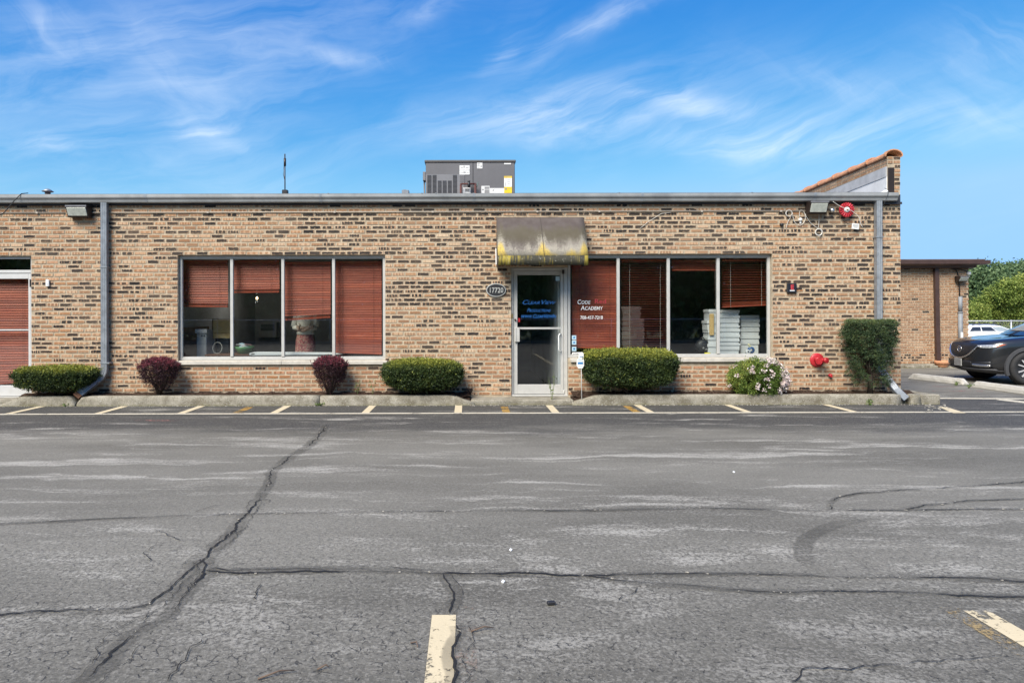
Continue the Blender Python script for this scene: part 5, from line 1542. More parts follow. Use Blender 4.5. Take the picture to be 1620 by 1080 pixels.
# yard sign
p0 = G(919, 622, .15); yS = -.42
xs_ = X0(919.5, yS)
t_ = thing('yard_sign', 'small white and blue security sign on a thin stake by the big hedge', 'sign', (xs_, yS, .08))
b = MB(); b.tube([(xs_ + .005, yS, .04), (xs_, yS, Z0(584, yS)), (xs_, yS, Z0(560, yS))], .008, 6); b.build('stake', M['white'], t_)
sx, sz = X0(917.8, yS), Z0(574, yS)
oct_ = [(sx - .065, sz - .05), (sx - .035, sz - .10), (sx + .035, sz - .10), (sx + .065, sz - .05), (sx + .065, sz + .04), (sx + .058, sz + .075), (sx + .058, sz + .16), (sx + .03, sz + .185), (sx - .03, sz + .165), (sx - .035, sz + .075), (sx - .065, sz + .04)]
b = MB(); b.prism(oct_, yS - .018, yS - .008, 'Y'); b.build('board', M['white'], t_, bevel=.003)
b = MB()
b.box(sx - .045, sx + .045, yS - .0195, yS - .0178, sz - .025, sz + .012); b.box(sx - .015, sx + .045, yS - .0195, yS - .0178, sz + .10, sz + .112)
b.build('blue_band', M['blue_print'], t_)
b = MB()
for k in range(3): b.box(sx - .04, sx + .04 - .02 * k, yS - .0195, yS - .0178, sz + .03 + .018 * k, sz + .038 + .018 * k)
b.box(sx - .03, sx + .03, yS - .0195, yS - .0178, sz - .06, sz - .05)
b.build('print_line', M['sky_blue'], t_)
# ------------------------------------------------------------------ roof things
t_ = thing('vent_pipe', 'small capped vent pipe on the roof at far left', 'vent', (X0(76, 2), 2, 3.672))
xv, zv = X0(76, 2), Z0(300, 2)
b = MB(); b.tube([(xv, 2, 3.6), (xv, 2, zv - .04)], .055, 12); b.build('pipe', M['chrome'], t_)
b = MB(); b.lathe([(0, .03), (.04, .02), (.115, -.03), (.11, -.035), (0, -.02)], (xv, 2, zv + .01), 'Z', 16); b.build('cap', M['galv'], t_)
b = MB()
for k in range(3): b.tube([(xv + .05 * cos(k * 2.1), 2 + .05 * sin(k * 2.1), zv - .05), (xv + .06 * cos(k * 2.1), 2 + .06 * sin(k * 2.1), zv)], .006, 5)
b.build('cap_strap', M['galv'], t_)
t_ = thing('antenna', 'thin dark antenna mast on the roof above the left window', 'antenna', (X0(451, 1.5), 1.5, 3.672))
xa = X0(451.3, 1.5)
b = MB(); b.tube([(xa, 1.5, 3.6), (xa, 1.5, Z0(243, 1.5))], .012, 6); b.build('mast', M['bronze'], t_)
b = MB(); b.tube([(xa, 1.5, Z0(262, 1.5)), (xa, 1.5, Z0(250, 1.5))], .024, 8); b.build('collar', M['bronze'], t_)
b = MB(); b.box(xa - .05, xa + .06, 1.45, 1.55, Z0(304, 1.5) - .1, Z0(300, 1.5)); b.build('base', M['black'], t_, bevel=.01)
b = MB(); b.tube([(xa - .02, 1.5, Z0(262, 1.5)), (xa - .03, 1.5, Z0(275, 1.5)), (xa + .01, 1.5, Z0(290, 1.5))], .006, 5); b.build('lead', M['black'], t_)
b = MB(); b.box(X0(636, 2.8), X0(647, 2.8), 2.8, 3.0, 3.672, Z0(300.2, 2.8)); b.box(X0(638, 2.8), X0(643, 2.8), 2.82, 2.95, Z0(300.2, 2.8), Z0(299.4, 2.8)); tag(b.build('junction_box', M['galv'], bevel=.01), 'low grey box on the roof left of the rooftop unit', 'box')

HY = 3.0
def hx_(p): return X0(p, HY)
def hz_(p): return Z0(p, HY)
M['unit'] = pm('grey painted unit', (.135, .132, .138), .5, var=.05, scale=2, dirt=(.11, .108, .112), dscale=1.2, damt=.4)
M['unit_light'] = pm('light grey panel', (.19, .19, .20), .5, var=.05)
un = thing('rooftop_unit', 'big grey rooftop air conditioning unit with yellow label', 'air conditioner', (hx_(744), HY, 3.672))
x0, x1, zt_ = hx_(674), hx_(815), hz_(257)
b = MB(); b.box(x0, x1, HY, HY + 1.2, 3.90, zt_); b.build('cabinet', M['unit'], un, bevel=.012)
b = MB(); b.box(x0 + .1, x1 - .1, HY + .1, HY + 1.1, 3.672, 3.90); b.build('curb', M['galv_dark'], un)
b = MB(); b.box(x0 - .025, x1 + .022, HY - .02, HY + 1.22, zt_ + .001, hz_(253.3)); b.build('lid', pm('dark lid', (.11, .105, .10), .5), un, bevel=.01)
b = MB(); b.box(hx_(748.3), hx_(749.3), HY - .003, HY + .002, 3.92, zt_ - .01); b.build('seam', M['black'], un)
b = MB(); b.box(hx_(674.5), hx_(735), HY - .008, HY - .001, 3.92, hz_(276)); b.build('access_panel', M['unit_light'], un)
for (pa, pb, pt) in ((676.5, 683, 277), (684.8, 691, 277), (693, 699, 286), (700.8, 707, 286), (709, 715, 286), (717, 723.5, 277)):
    b = MB(); b.box(hx_(pa), hx_(pb), HY - .012, HY - .0085, 3.93, hz_(pt)); g_ = b.build('grille', M['fascia'], un)
    b = MB()
    z = 3.95
    while z < hz_(pt) - .02:
        b.box(hx_(pa) + .004, hx_(pb) - .004, HY - .017, HY - .0125, z, z + .010); z += .028
    b.build('louver', pm('louver', (.10, .10, .105), .5) if 'louver' not in M else M['louver'], g_)
def lab_(pa, pb, pt, pbm, mat, lines, nm='label', pr='grey_print'):
    b = MB(); b.box(hx_(pa), hx_(pb), HY - .0115, HY - .001, hz_(pbm), hz_(pt)); o = b.build(nm, mat, un)
    b = MB()
    for (a, c, d, e) in lines:
        b.box(hx_(pa + (pb - pa) * a), hx_(pa + (pb - pa) * c), HY - .0135, HY - .0117, hz_(pt + (pbm - pt) * e), hz_(pt + (pbm - pt) * d))
    if lines: b.build('print', M[pr], o)
W_ = M['white']
ln = [(.05, .95, .18 + .12 * k, .20 + .12 * k) for k in range(6)]
lab_(727.5, 743.5, 262, 269.3, W_, [(.4, .5, .1, .5), (.1, .35, .4, .5), (.6, .9, .45, .55)]); lab_(727.5, 743.5, 269.9, 276.5, W_, [(.38, .6, .3, .5), (.05, .95, .56, .62)])
lab_(755.3, 763.8, 257.8, 267, W_, [(.1, .5, .15, .25), (.1, .45, .4, .5), (.65, .85, .5, .75), (.1, .4, .75, .82)])
lab_(798, 809, 258.5, 260.6, W_, [])
lab_(798, 810.3, 279, 282, M['yellow'], [(.15, .85, .4, .6)]); lab_(798, 810.3, 282.1, 296, W_, [(.15, .2, .5, .9), (.4, .8, .2, .23), (.4, .8, .4, .43), (.4, .8, .6, .63)]); lab_(798, 810.3, 296.1, 306, M['yellow'], [(.1, .35, .2, .45), (.5, .9, .3, .34)])
lab_(762, 775, 294.5, 306, W_, [(.38, .95, .1, .42), (.38, .95, .5, .95), (.1, .28, .4, .6)], 'control_label'); lab_(775.3, 798, 298, 306, W_, [(.2, .27, .25, .55), (.32, .36, .15, .3)])
lab_(733, 745, 297, 306, W_, [(.28, .85, .2, .75)], 'meter_label'); lab_(728, 735.5, 278, 288.5, M['unit'], [])
M['rust'] = pm('rusty gas pipe', (.075, .022, .018), .7, var=.3)
yp = HY - .12
b = MB(); b.tube([(X0(729.5, yp), yp, 3.7), (X0(729.5, yp), yp, Z0(291, yp))], .022, 8); b.tube([(X0(729, yp), yp, Z0(291, yp)), (X0(753, yp), yp, Z0(291, yp))], .020, 8, up=(0, 1, 0)); b.tube([(X0(752.5, yp), yp, Z0(291, yp)), (X0(752.5, yp), yp, 3.7)], .026, 8)
gp_ = b.build('gas_pipe', M['rust'], un)
b = MB(); b.lathe([(0, -.06), (.03, -.055), (.035, .04), (.02, .055), (.03, .07), (.03, .09), (0, .09)], (X0(742.3, yp), yp, Z0(292.5, yp)), 'Z', 10); b.build('valve', M['black'], gp_)
b = MB(); b.tube([(X0(754, yp), yp, Z0(297, yp)), (X0(756, yp), yp, Z0(293, yp)), (X0(757, yp), yp, Z0(288, yp))], .006, 5); b.build('green_wire', pm('green wire', (.05, .16, .13), .5), gp_)
b = MB(); b.box(hx_(669), hx_(673.5), HY + .1, HY + .35, hz_(284), hz_(270)); o = b.build('disconnect_box', M['unit_light'], un, bevel=.008)
b = MB(); b.tube([(hx_(670.8), HY + .2, hz_(284)), (hx_(672), HY + .2, 3.68)], .018, 8); b.build('whip', M['unit'], un)

# ------------------------------------------------------------------ rear annex on the right
AY = 7.6
def ax_(p): return X0(p, AY)
def az_(p): return Z0(p - 1.6, AY)      # roll at this side of the picture
AL, AR, AT = XR - 6, ax_(1532.6), Z0(423, AY)
an = thing('annex_building', 'plain tan brick annex with a brown metal roof edge behind the main building', 'building', (ax_(1480), AY, 0))
b = MB(); b.box(AL, AR - .012, AY + .006, AY + 9, -.4, AT); b.build('wall', M['mortar'], an)
ab = MB()
z = .10; row = 0
while z + .055 < AT:
    x = XR - .6 + (row % 2) * .11
    while x < AR:
        xx = min(x + .206, AR)
        n0 = len(ab.f)
        b2_ = MB()
        if xx - x > .05:
            i0 = len(ab.v)
            brick_shape(ab, x, xx, z, z + .060, R.uniform(-.003, .001), .002)
            for q in range(i0, len(ab.v)): ab.v[q] = (ab.v[q][0], ab.v[q][1] + AY - .002, ab.v[q][2])
            ab.att += [(float(R.random() < .02 + (.25 if z < .35 else 0)), R.random(), .50)] * (len(ab.f) - n0)
        x += .2165
    z += .0735; row += 1
ab.build('annex_brick', M['brick_mass'], an, recalc=False, kind='stuff')
fz0, fz1 = Z0(424.6, AY - .3), Z0(413.5, AY - .3)
b = MB(); b.box(AL, ax_(1545), AY - .34, AY + 9, fz1 + .002, fz1 + .03); b.build('roof', M['roofing'], an)
b = MB(); b.prism([(AY - .02, fz0 - .02), (AY - .20, fz0), (AY - .22, fz0 + .05), (AY - .34, fz0 + .10), (AY - .34, fz1), (AY - .02, fz1)], AL, ax_(1544.5) - .15, 'X'); b.build('fascia', M['brown_metal'], an)
b = MB(); b.prism([(AY - .02, fz0 + .08), (AY - .34, fz0 + .10), (AY - .34, fz1), (AY - .02, fz1)], ax_(1544.5) - .149, ax_(1545.2) + .15, 'X'); b.build('fascia_end', M['brown_metal'], an)
b = MB(); b.box(XR - 3, X0(1486, AY + 3), AY + 3, AY + 8, fz1, Z0(411, AY + 3) - .03); b.build('upper_roof', M['bronze'], an)
b = MB(); xx = ax_(1478.5); b.sweep([(xx, AY - .07, fz0 + .02), (xx + .02, AY - .07, 1.4), (xx + .05, AY - .075, .12)], rect(.115, .085), up=(0, 1, 0)); o = b.build('downspout', M['brown_metal'], an)
b = MB(); xx = ax_(1517.3); zj = Z0(496, AY); b.tube([(xx, AY - .05, .45), (xx, AY - .05, zj)], .058, 12); b.tube([(xx, AY - .05, zj), (xx, AY - .05, Z0(471, AY))], .052, 12); b.tube([(xx, AY - .05, zj - .02), (xx, AY - .05, zj + .02)], .066, 12); o = b.build('electric_conduit', pm('grey plastic conduit', (.22, .235, .25), .6), an)
b = MB(); b.box(xx - .035, xx + .035, AY - .114, AY - .106, Z0(537, AY), Z0(527, AY)); b.build('tag', M['white'], o)
b = MB(); b.tube([(ax_(1440), AY - .03, Z0(425.5, AY)), (ax_(1500), AY - .03, Z0(425.5, AY)), (ax_(1512), AY - .03, Z0(429, AY)), (ax_(1516), AY - .03, Z0(440, AY)), (xx - .01, AY - .04, Z0(472, AY))], .014, 6); b.tube([(ax_(1500), AY - .03, Z0(425.5, AY)), (ax_(1518), AY - .03, Z0(428, AY)), (ax_(1532), AY - .03, Z0(432, AY))], .012, 6)
b.build('black_cable', M['black'], an)
floodlight(1517.5, 1532.5, 438.5, 447, 'wall lamp near the corner of the tan annex', Y=AY, sc_=1.2)
b = MB(); b.lathe([(0, -.05), (.05, -.04), (.06, .02), (.03, .06), (0, .065)], (ax_(1532), AY - .02, Z0(434.5, AY)), 'Z', 12); tag(b.build('photocell', M['white']), 'white round cap above the annex wall lamp', 'sensor')
cc = (ax_(1482), AY - .22, .0)
b = MB(); b.lathe([(0, .01), (.125, .01), (.145, .05), (.155, .10), (.185, .11), (.195, .16), (.185, .20), (.145, .20), (.14, .12), (0, .11)], cc, 'Z', 18); tag(b.build('clay_pot', M['terracotta']), 'low terracotta pot under the brown downspout', 'pot')
b = MB()
for k in range(26):
    x = R.uniform(XR + .1, ax_(1518))
    b.obox((x, AY - R.uniform(.10, .42), R.uniform(.01, .05)), (R.uniform(.08, .3), R.uniform(-.04, .04), 0), (0, R.uniform(.05, .12), 0), (0, 0, R.uniform(.025, .06)))
tag(b.build('rubble', M['concrete'], bevel=.012), 'crumbled concrete along the foot of the annex wall', kind='stuff')
b = MB(); b.box(XR - .5, AR, AY - .16, AY + .004, -.02, .10); tag(b.build('footing', M['concrete'], bevel=.02), 'broken concrete footing of the annex', kind='structure')

# wheel stops
def wheel_stop(pa, pb, lab, ht=.135):
    a, c = G(*pa), G(*pb)
    d = (c - a); L_ = d.length; d.normalize(); n = Vector((-d.y, d.x, 0))
    if n.y < 0: n = -n
    b = MB()
    sec = [(-.085, 0), (.085, 0), (.075, .07), (.045, ht), (-.045, ht), (-.075, .07)]
    rows = []
    m = 16
    for k in range(m + 1):
        t = k / m; e = min(t, 1 - t) * L_
        hs = min(1.0, .35 + e / .14)
        rows.append([a + d * (L_ * t) + n * (p + .09 + R.uniform(-.004, .004)) + Vector((0, 0, q * hs * (1 + R.uniform(-.03, .02)) + .001)) for p, q in sec])
    for r0, r1 in zip(rows, rows[1:]):
        for j in range(6): b.face([r0[j], r0[(j + 1) % 6], r1[(j + 1) % 6], r1[j]])
    b.face(rows[0]); b.face(rows[-1])
    o = b.build('wheel_stop', M['stop'], None, bevel=.008)
    weld(o)
    return tag(o, lab, 'wheel stop', 'concrete wheel stops on the right')
M['stop'] = pm('pale concrete', (.50, .48, .43), .9, var=.14, scale=5, bump=.5, bscale=60, dirt=(.20, .18, .14), dscale=5, damt=.6)
wheel_stop((1436, 599), (1523, 609), 'pale concrete wheel stop in front of the dark car')
wheel_stop((1534, 612), (1655, 629), 'pale concrete wheel stop running out of the right edge')

# ------------------------------------------------------------------ cars
def car_paint(nm, col, fl=.5):
    m, t = newmat(nm)
    o = t.obj()
    c = t.mix(t.sm(t.noise(o, 3, 3), .3, .7), tuple(q * .9 for q in col), col)
    t.out(t.bsdf(c, .32, fl, None, **{'Coat Weight': 1.0, 'Coat Roughness': .04}))
    return m
M['car_dark'] = car_paint('dark blue black car paint', (.014, .0145, .016), 0)
M['car_white'] = car_paint('white car paint', (.72, .73, .74), 0)
M['car_glass'] = pm('dark car glass', (.03, .035, .04), .04, var=.1, spec=.9)
M['car_glass_sky_sheen'] = pm('car glass with painted sky sheen', (.30, .34, .35), .05, var=.1, spec=.9)  # bright sky reflection put into the glass as a pale base colour
M['spoke'] = pm('machined alloy', (.55, .55, .56), .35, .3)
M['tyre'] = pm('tyre rubber', (.022, .022, .023), .8, var=.2, scale=30)
M['cladding'] = pm('grey plastic cladding', (.045, .046, .05), .6, var=.1)
M['lamp_clear'] = pm('headlight lens', (.42, .44, .46), .06, .3, var=.3, scale=30, spec=.8)
M['lamp_amber'] = pm('amber lens', (.62, .13, .04), .12)
def car(nm, lab, loc, rz, paint, glass, roof_rails=False, wagon=False, detail=True):
    t_ = thing(nm, lab, 'car', (0, 0, 0))
    # plan rings: (z front, z rear, front offset, rear offset, half width)
    rings = [(.20, .24, .34, .35, .74), (.25, .27, .20, .12, .83), (.30, .30, .055, .04, .885), (.40, .40, .015, .02, .905), (.50, .50, .015, .01, .915), (.62, .66, .03, .01, .918), (.74, .80, .045, .02, .915),
             (.83, .93, .07, .05, .905), (.895, 1.00, .105, .08, .875), (.935, 1.045, .165, .12, .82), (.955, 1.075, .25, .2, .74), (.965, 1.09, .36, .5, .60), (.97, 1.10, .52, .9, .34)]
    LEN = 4.52
    def plan(fo, ro, hw, zf, zr):
        pts = []
        # front curve, half circle-ish superellipse, then the side, then the rear
        for k in range(0, 19):
            a = pi / 2 * k / 18
            y = hw * (sin(a) ** .72)
            x = fo + .62 * (1 - cos(a) ** .62) if k < 18 else fo + .62
            pts.append((x, y))
        for x in (1.1, 1.5, 2.0, 2.6, 3.2, 3.8): pts.append((x, hw))
        for k in range(0, 9):
            a = pi / 2 * (1 - k / 8)
            pts.append((LEN - ro - .35 * (1 - (cos(a) ** .7 if a < pi / 2 - 1e-6 else 0)), hw * (sin(a) ** .6 if a > 1e-6 else 0)))
        full = pts + [(x, -y) for x, y in reversed(pts[1:-1])]
        out = []
        for x, y in full:
            q = min(1, max(0, (x - fo) / 1.35)); q = q * (1.6 - .6 * q)
            out.append((x, y, zf + (zr - zf) * min(1, q)))
        return out
    R_ = [plan(fo, ro, hw, zf, zr) for zf, zr, fo, ro, hw in rings]
    n = len(R_[0])
    b = MB()
    for r in R_: b.v += r
    for j in range(len(R_) - 1):
        for k in range(n):
            b.f.append((j * n + k, j * n + (k + 1) % n, (j + 1) * n + (k + 1) % n, (j + 1) * n + k)); b.smooth.append(True)
    b.f.append(tuple(range(n))); b.smooth.append(False)
    b.f.append(tuple((len(R_) - 1) * n + k for k in range(n))); b.smooth.append(True)
    b.build('body', paint, t_)
    # greenhouse
    gh = [(1.06, 1.12, 4.34, .80), (1.14, 1.26, 4.28, .775), (1.45, 1.86, 3.98, .635), (1.52, 2.02, 3.88, .60)]
    if wagon: gh = [(1.06, 1.25, 4.40, .80), (1.12, 1.38, 4.34, .775), (1.38, 2.00, 4.05, .65), (1.44, 2.16, 3.95, .61)]
    def ring(z, xf, xr, hw):
        pts = []
        for k in range(-4, 5): pts.append((xf + .10 * (k / 4) ** 2, hw * k / 4.0 * .96, z))
        for k in range(1, 6): pts.append((xf + .10 + (xr - xf - .16) * k / 6, hw, z))
        for k in range(-3, 4): pts.append((xr - .06 * (k / 3) ** 2, -hw * k / 3.0 * .96, z))
        for k in range(1, 6): pts.append((xr - .06 - (xr - xf - .16) * k / 6, -hw, z))
        return pts
    G_ = [ring(*g_) for g_ in gh]
    m = len(G_[0])
    b = MB()
    for r in G_: b.v += r
    for j in range(3):
        for k in range(m):
            b.f.append((j * m + k, j * m + (k + 1) % m, (j + 1) * m + (k + 1) % m, (j + 1) * m + k)); b.smooth.append(False)
    # crowned roof
    i0 = len(b.v)
    for k in range(m):
        x, y, z = G_[3][k]; cx = (gh[3][1] + gh[3][2]) / 2
        b.v.append((cx + (x - cx) * .7, y * .65, z + .07))
    for k in range(m):
        b.f.append((3 * m + k, 3 * m + (k + 1) % m, i0 + (k + 1) % m, i0 + k)); b.smooth.append(True)
    b.f.append(tuple(i0 + k for k in range(m))); b.smooth.append(True)
    b.build('cabin', paint, t_)
    (z1, f1, r1, w1), (z2, f2, r2, w2) = gh[1], gh[2]
    def gp(s_, u, v, out=.006):       # side glass point, u along, v up
        z = z1 + (z2 - z1) * v; hw = w1 + (w2 - w1) * v
        xf, xr = f1 + (f2 - f1) * v, r1 + (r2 - r1) * v
        return (xf + .16 + (xr - xf - .30) * u, s_ * (hw + out), z)
    for s_ in (1, -1):
        for (ua, ub) in ((.02, .36), (.39, .70), (.73, .98)):
            b = MB(); b.face([gp(s_, ua, .06), gp(s_, ub, .06), gp(s_, ub, .94), gp(s_, ua + (.03 if ua < .1 else 0), .94)])
            o = b.build('side_window', M['car_glass_sky_sheen'] if (glass == 'pale' and ua < .1) else M['car_glass'], t_)
            so = o.modifiers.new('thick', 'SOLIDIFY'); so.thickness = .008; so.offset = 0
    b = MB()
    for k in range(-3, 3):
        def wp_(i, v):
            z = z1 + (z2 - z1) * v; xf = f1 + (f2 - f1) * v; hw = w1 + (w2 - w1) * v
            return (xf + .10 * (i / 4) ** 2 - .008, hw * i / 4 * .96 * 1.1, z + .004)
        b.face([wp_(k, .04), wp_(k + 1, .04), wp_(k + 1, .97), wp_(k, .97)], True)
    o = weld(b.build('windscreen', M['car_glass_sky_sheen'], t_)); so = o.modifiers.new('thick', 'SOLIDIFY'); so.thickness = .008; so.offset = 0
    if roof_rails:
        for s_ in (1, -1):
            b = MB(); b.tube([(gh[3][1] + .15, s_ * .56, gh[3][0] + .03), (gh[3][1] + .3, s_ * .56, gh[3][0] + .085), (gh[3][2] - .3, s_ * .56, gh[3][0] + .085), (gh[3][2] - .1, s_ * .56, gh[3][0] + .03)], .018, 6); b.build('roof_rail', M['cladding'], t_)
        for xx in (gh[3][1] + .45, gh[3][2] - .6):
            b = MB(); b.box(xx - .03, xx + .03, -.60, .60, gh[3][0] + .09, gh[3][0] + .12); b.build('roof_bar', M['black'], t_)
    # wheels
    for xx in (.93, 3.63):
        for s_ in (1, -1):
            yy = s_ * .835
            b = MB()
            b.lathe([(.0, .006), (.385, .006), (.40, -.006), (.0, -.006)], (xx, s_ * .919, .36), 'Y', 36); b.build('wheel_well', M['black'], t_)
            b = MB()
            N = 28
            for k in range(N):
                a0, a1 = -.12 * pi + 1.24 * pi * k / N, -.12 * pi + 1.24 * pi * (k + 1) / N
                def ap(a, r, y): return (xx + r * cos(a), s_ * y, .36 + r * sin(a))
                for (ra, ya, rb, yb) in ((.385, .920, .395, .950), (.395, .950, .455, .945), (.455, .945, .468, .905)):
                    b.face([ap(a0, ra, ya), ap(a1, ra, ya), ap(a1, rb, yb), ap(a0, rb, yb)], True)
            b.build('wheel_arch', M['cladding'], t_)
            w_ = thing('wheel', None, None, (xx, yy, .362), parent=t_)
            b = MB(); b.lathe([(.24, -.10), (.30, -.11), (.345, -.105), (.362, -.075), (.362, .075), (.345, .118), (.30, .128), (.245, .118), (.24, .10)], (xx, yy, .362), 'Y', 40) if s_ > 0 else b.lathe([(.24, .10), (.30, .11), (.345, .105), (.362, .075), (.362, -.075), (.345, -.118), (.30, -.128), (.245, -.118), (.24, -.10)], (xx, yy, .362), 'Y', 40)
            b.build('tyre', M['tyre'], w_)
            b = MB(); b.lathe([(.248, s_ * .114), (.236, s_ * .122), (.226, s_ * .108), (0, s_ * .104)], (xx, yy, .362), 'Y', 36)
            b.build('rim', M['black'], w_)
            b = MB()
            for k in range(10):
                a = 2 * pi * (k // 2) / 5 + (.18 if k % 2 else -.18)
                a2 = 2 * pi * (k // 2) / 5 + (.27 if k % 2 else -.27)
                p0 = Vector((xx + .05 * cos(a), yy + s_ * .112, .362 + .05 * sin(a))); p1 = Vector((xx + .23 * cos(a2), yy + s_ * .118, .362 + .23 * sin(a2)))
                b.sweep([p0, p1], rect(.026, .022), up=(0, 1, 0))
            b.lathe([(0, s_ * .130), (.05, s_ * .126), (.06, s_ * .108)], (xx, yy, .362), 'Y', 16)
            b.build('spoke', M['spoke'], w_)
    if not detail: 
        t_.location = loc; t_.rotation_euler = (0, 0, rz); return t_
    # front surface point at lateral y and height z (a little proud)
    def fp(y, z, out=.006):
        i = 0
        while i < len(rings) - 2 and rings[i + 1][0] < z: i += 1
        a, c = rings[i], rings[i + 1]
        q = (z - a[0]) / (c[0] - a[0]); fo = a[2] + (c[2] - a[2]) * q; hw = a[4] + (c[4] - a[4]) * q
        s_ = min(1, abs(y) / hw) ** (1 / .72)
        a_ = math.asin(min(1, s_))
        return Vector((fo + .62 * (1 - max(0, cos(a_)) ** .62) - out, y + (out if y > 0 else -out) * min(1, abs(y)), z))
    def patch(nm_, outline, mat, out=.008, th=.012, nu=14):
        """outline: list of (y, ztop, zbottom) columns"""
        b = MB()
        cols = []
        for (y0, a0, c0), (y1, a1, c1) in zip(outline, outline[1:]):
            for k in range(nu):
                t = k / nu; cols.append((y0 + (y1 - y0) * t, a0 + (a1 - a0) * t, c0 + (c1 - c0) * t))
        cols.append(outline[-1])
        for p, q in zip(cols, cols[1:]):
            for k in range(3):
                f0, f1 = k / 3, (k + 1) / 3
                b.face([fp(p[0], p[2] + (p[1] - p[2]) * f0, out), fp(q[0], q[2] + (q[1] - q[2]) * f0, out), fp(q[0], q[2] + (q[1] - q[2]) * f1, out), fp(p[0], p[2] + (p[1] - p[2]) * f1, out)], True)
        o = b.build(nm_, mat, t_)
        weld(o)
        so = o.modifiers.new('thick', 'SOLIDIFY'); so.thickness = th; so.offset = 0
        return o
    patch('grille', [(-.53, .86, .84), (-.46, .875, .70), (-.28, .885, .585), (0, .89, .55), (.28, .885, .585), (.46, .875, .70), (.53, .86, .84)], M['black'], .010)
    # chrome wing under the grille
    b = MB()
    yy = [-.66, -.57, -.48, -.39, -.28, -.14, 0, .14, .28, .39, .48, .57, .66]
    zz = [.825, .815, .70, .625, .575, .545, .535, .545, .575, .625, .70, .815, .825]
    b.sweep([fp(y, z, .022) for y, z in zip(yy, zz)], rect(.022, .046), True, up=(1, 0, 0), scale=[.35, .6, 1, 1, 1, 1, 1, 1, 1, 1, 1, .6, .35])
    b.build('grille_trim', M['chrome'], t_)
    for s_ in (1, -1):
        patch('headlight', [(s_ * .56, .842, .802), (s_ * .66, .85, .785), (s_ * .79, .862, .785), (s_ * .845, .868, .80), (s_ * .872, .872, .83)][::1], M['lamp_clear'], .012)
        patch('turn_lamp', [(s_ * .858, .866, .81), (s_ * .872, .870, .825), (s_ * .880, .872, .855)], M['lamp_amber'], .018)
        patch('fog_trim', [(s_ * .50, .425, .385), (s_ * .62, .425, .372), (s_ * .80, .425, .372), (s_ * .83, .42, .385)], M['chrome'], .020)
        patch('fog_recess', [(s_ * .45, .45, .36), (s_ * .84, .50, .36)], M['black'], .008)
    patch('air_intake', [(-.46, .475, .36), (-.3, .49, .33), (.3, .49, .33), (.46, .475, .36)], M['black'], .010)
    patch('bumper_lip', [(-.86, .335, .24), (-.5, .325, .235), (0, .32, .23), (.5, .325, .235), (.86, .335, .24)], M['cladding'], .025, .02)
    p = fp(-.02, .435, .035); b = MB(); b.obox(p, (0, .155, 0), (.012, 0, 0), (0, 0, .085)); pl_ = b.build('licence_plate', pm('grey blurred plate', (.30, .30, .29), .5), t_, bevel=.006)
    # badge: ring with a wing shaped V
    p = fp(0, .735, .025)
    b = MB(); b.tube([p + Vector((0, .082 * cos(2 * pi * k / 24), .064 * sin(2 * pi * k / 24))) for k in range(25)], .008, 6, up=(1, 0, 0), caps=False)
    b.tube([p + Vector((-.002, y, z)) for y, z in ((-.076, .018), (-.04, .03), (-.022, .012), (0, -.024), (.022, .012), (.04, .03), (.076, .018))], .007, 6, up=(1, 0, 0))
    b.build('badge', M['chrome'], t_)
    # lower sill cladding, mirrors, door gaps
    for s_ in (1, -1):
        b = MB(); b.box(1.36, 3.2, s_ * .895 if s_ > 0 else -.93, s_ * .93 if s_ > 0 else -.895, .26, .40); b.build('sill_cladding', M['cladding'], t_, bevel=.015)
        b = MB(); b.lathe([(0, -.12), (.05, -.11), (.075, -.04), (.08, .04), (.05, .11), (0, .12)], (1.72, s_ * 1.0, 1.12), 'Y', 14); b.build('mirror', paint, t_)
        for xx in (1.42, 2.45):
            b = MB(); b.box(xx - .004, xx + .004, s_ * .9175 - .002, s_ * .9175 + .003, .42, .99); b.build('door_gap', M['black'], t_)
        b = MB(); b.box(2.15, 2.36, s_ * .918 - .006, s_ * .918 + .016, .86, .89); b.build('door_handle', paint, t_, bevel=.006)
    t_.location = loc
    t_.rotation_euler = (0, 0, rz)
    return t_
car('parked_car', 'dark blue black crossover car parked nose first at the right edge', (11.40, 3.62, 0), radians(-11), M['car_dark'], 'pale')
car('parked_car', 'white car with roof bars parked far behind the annex corner', (32.7, 27.5, zt(27.5)), radians(182), M['car_white'], 'pale', True, True, False)
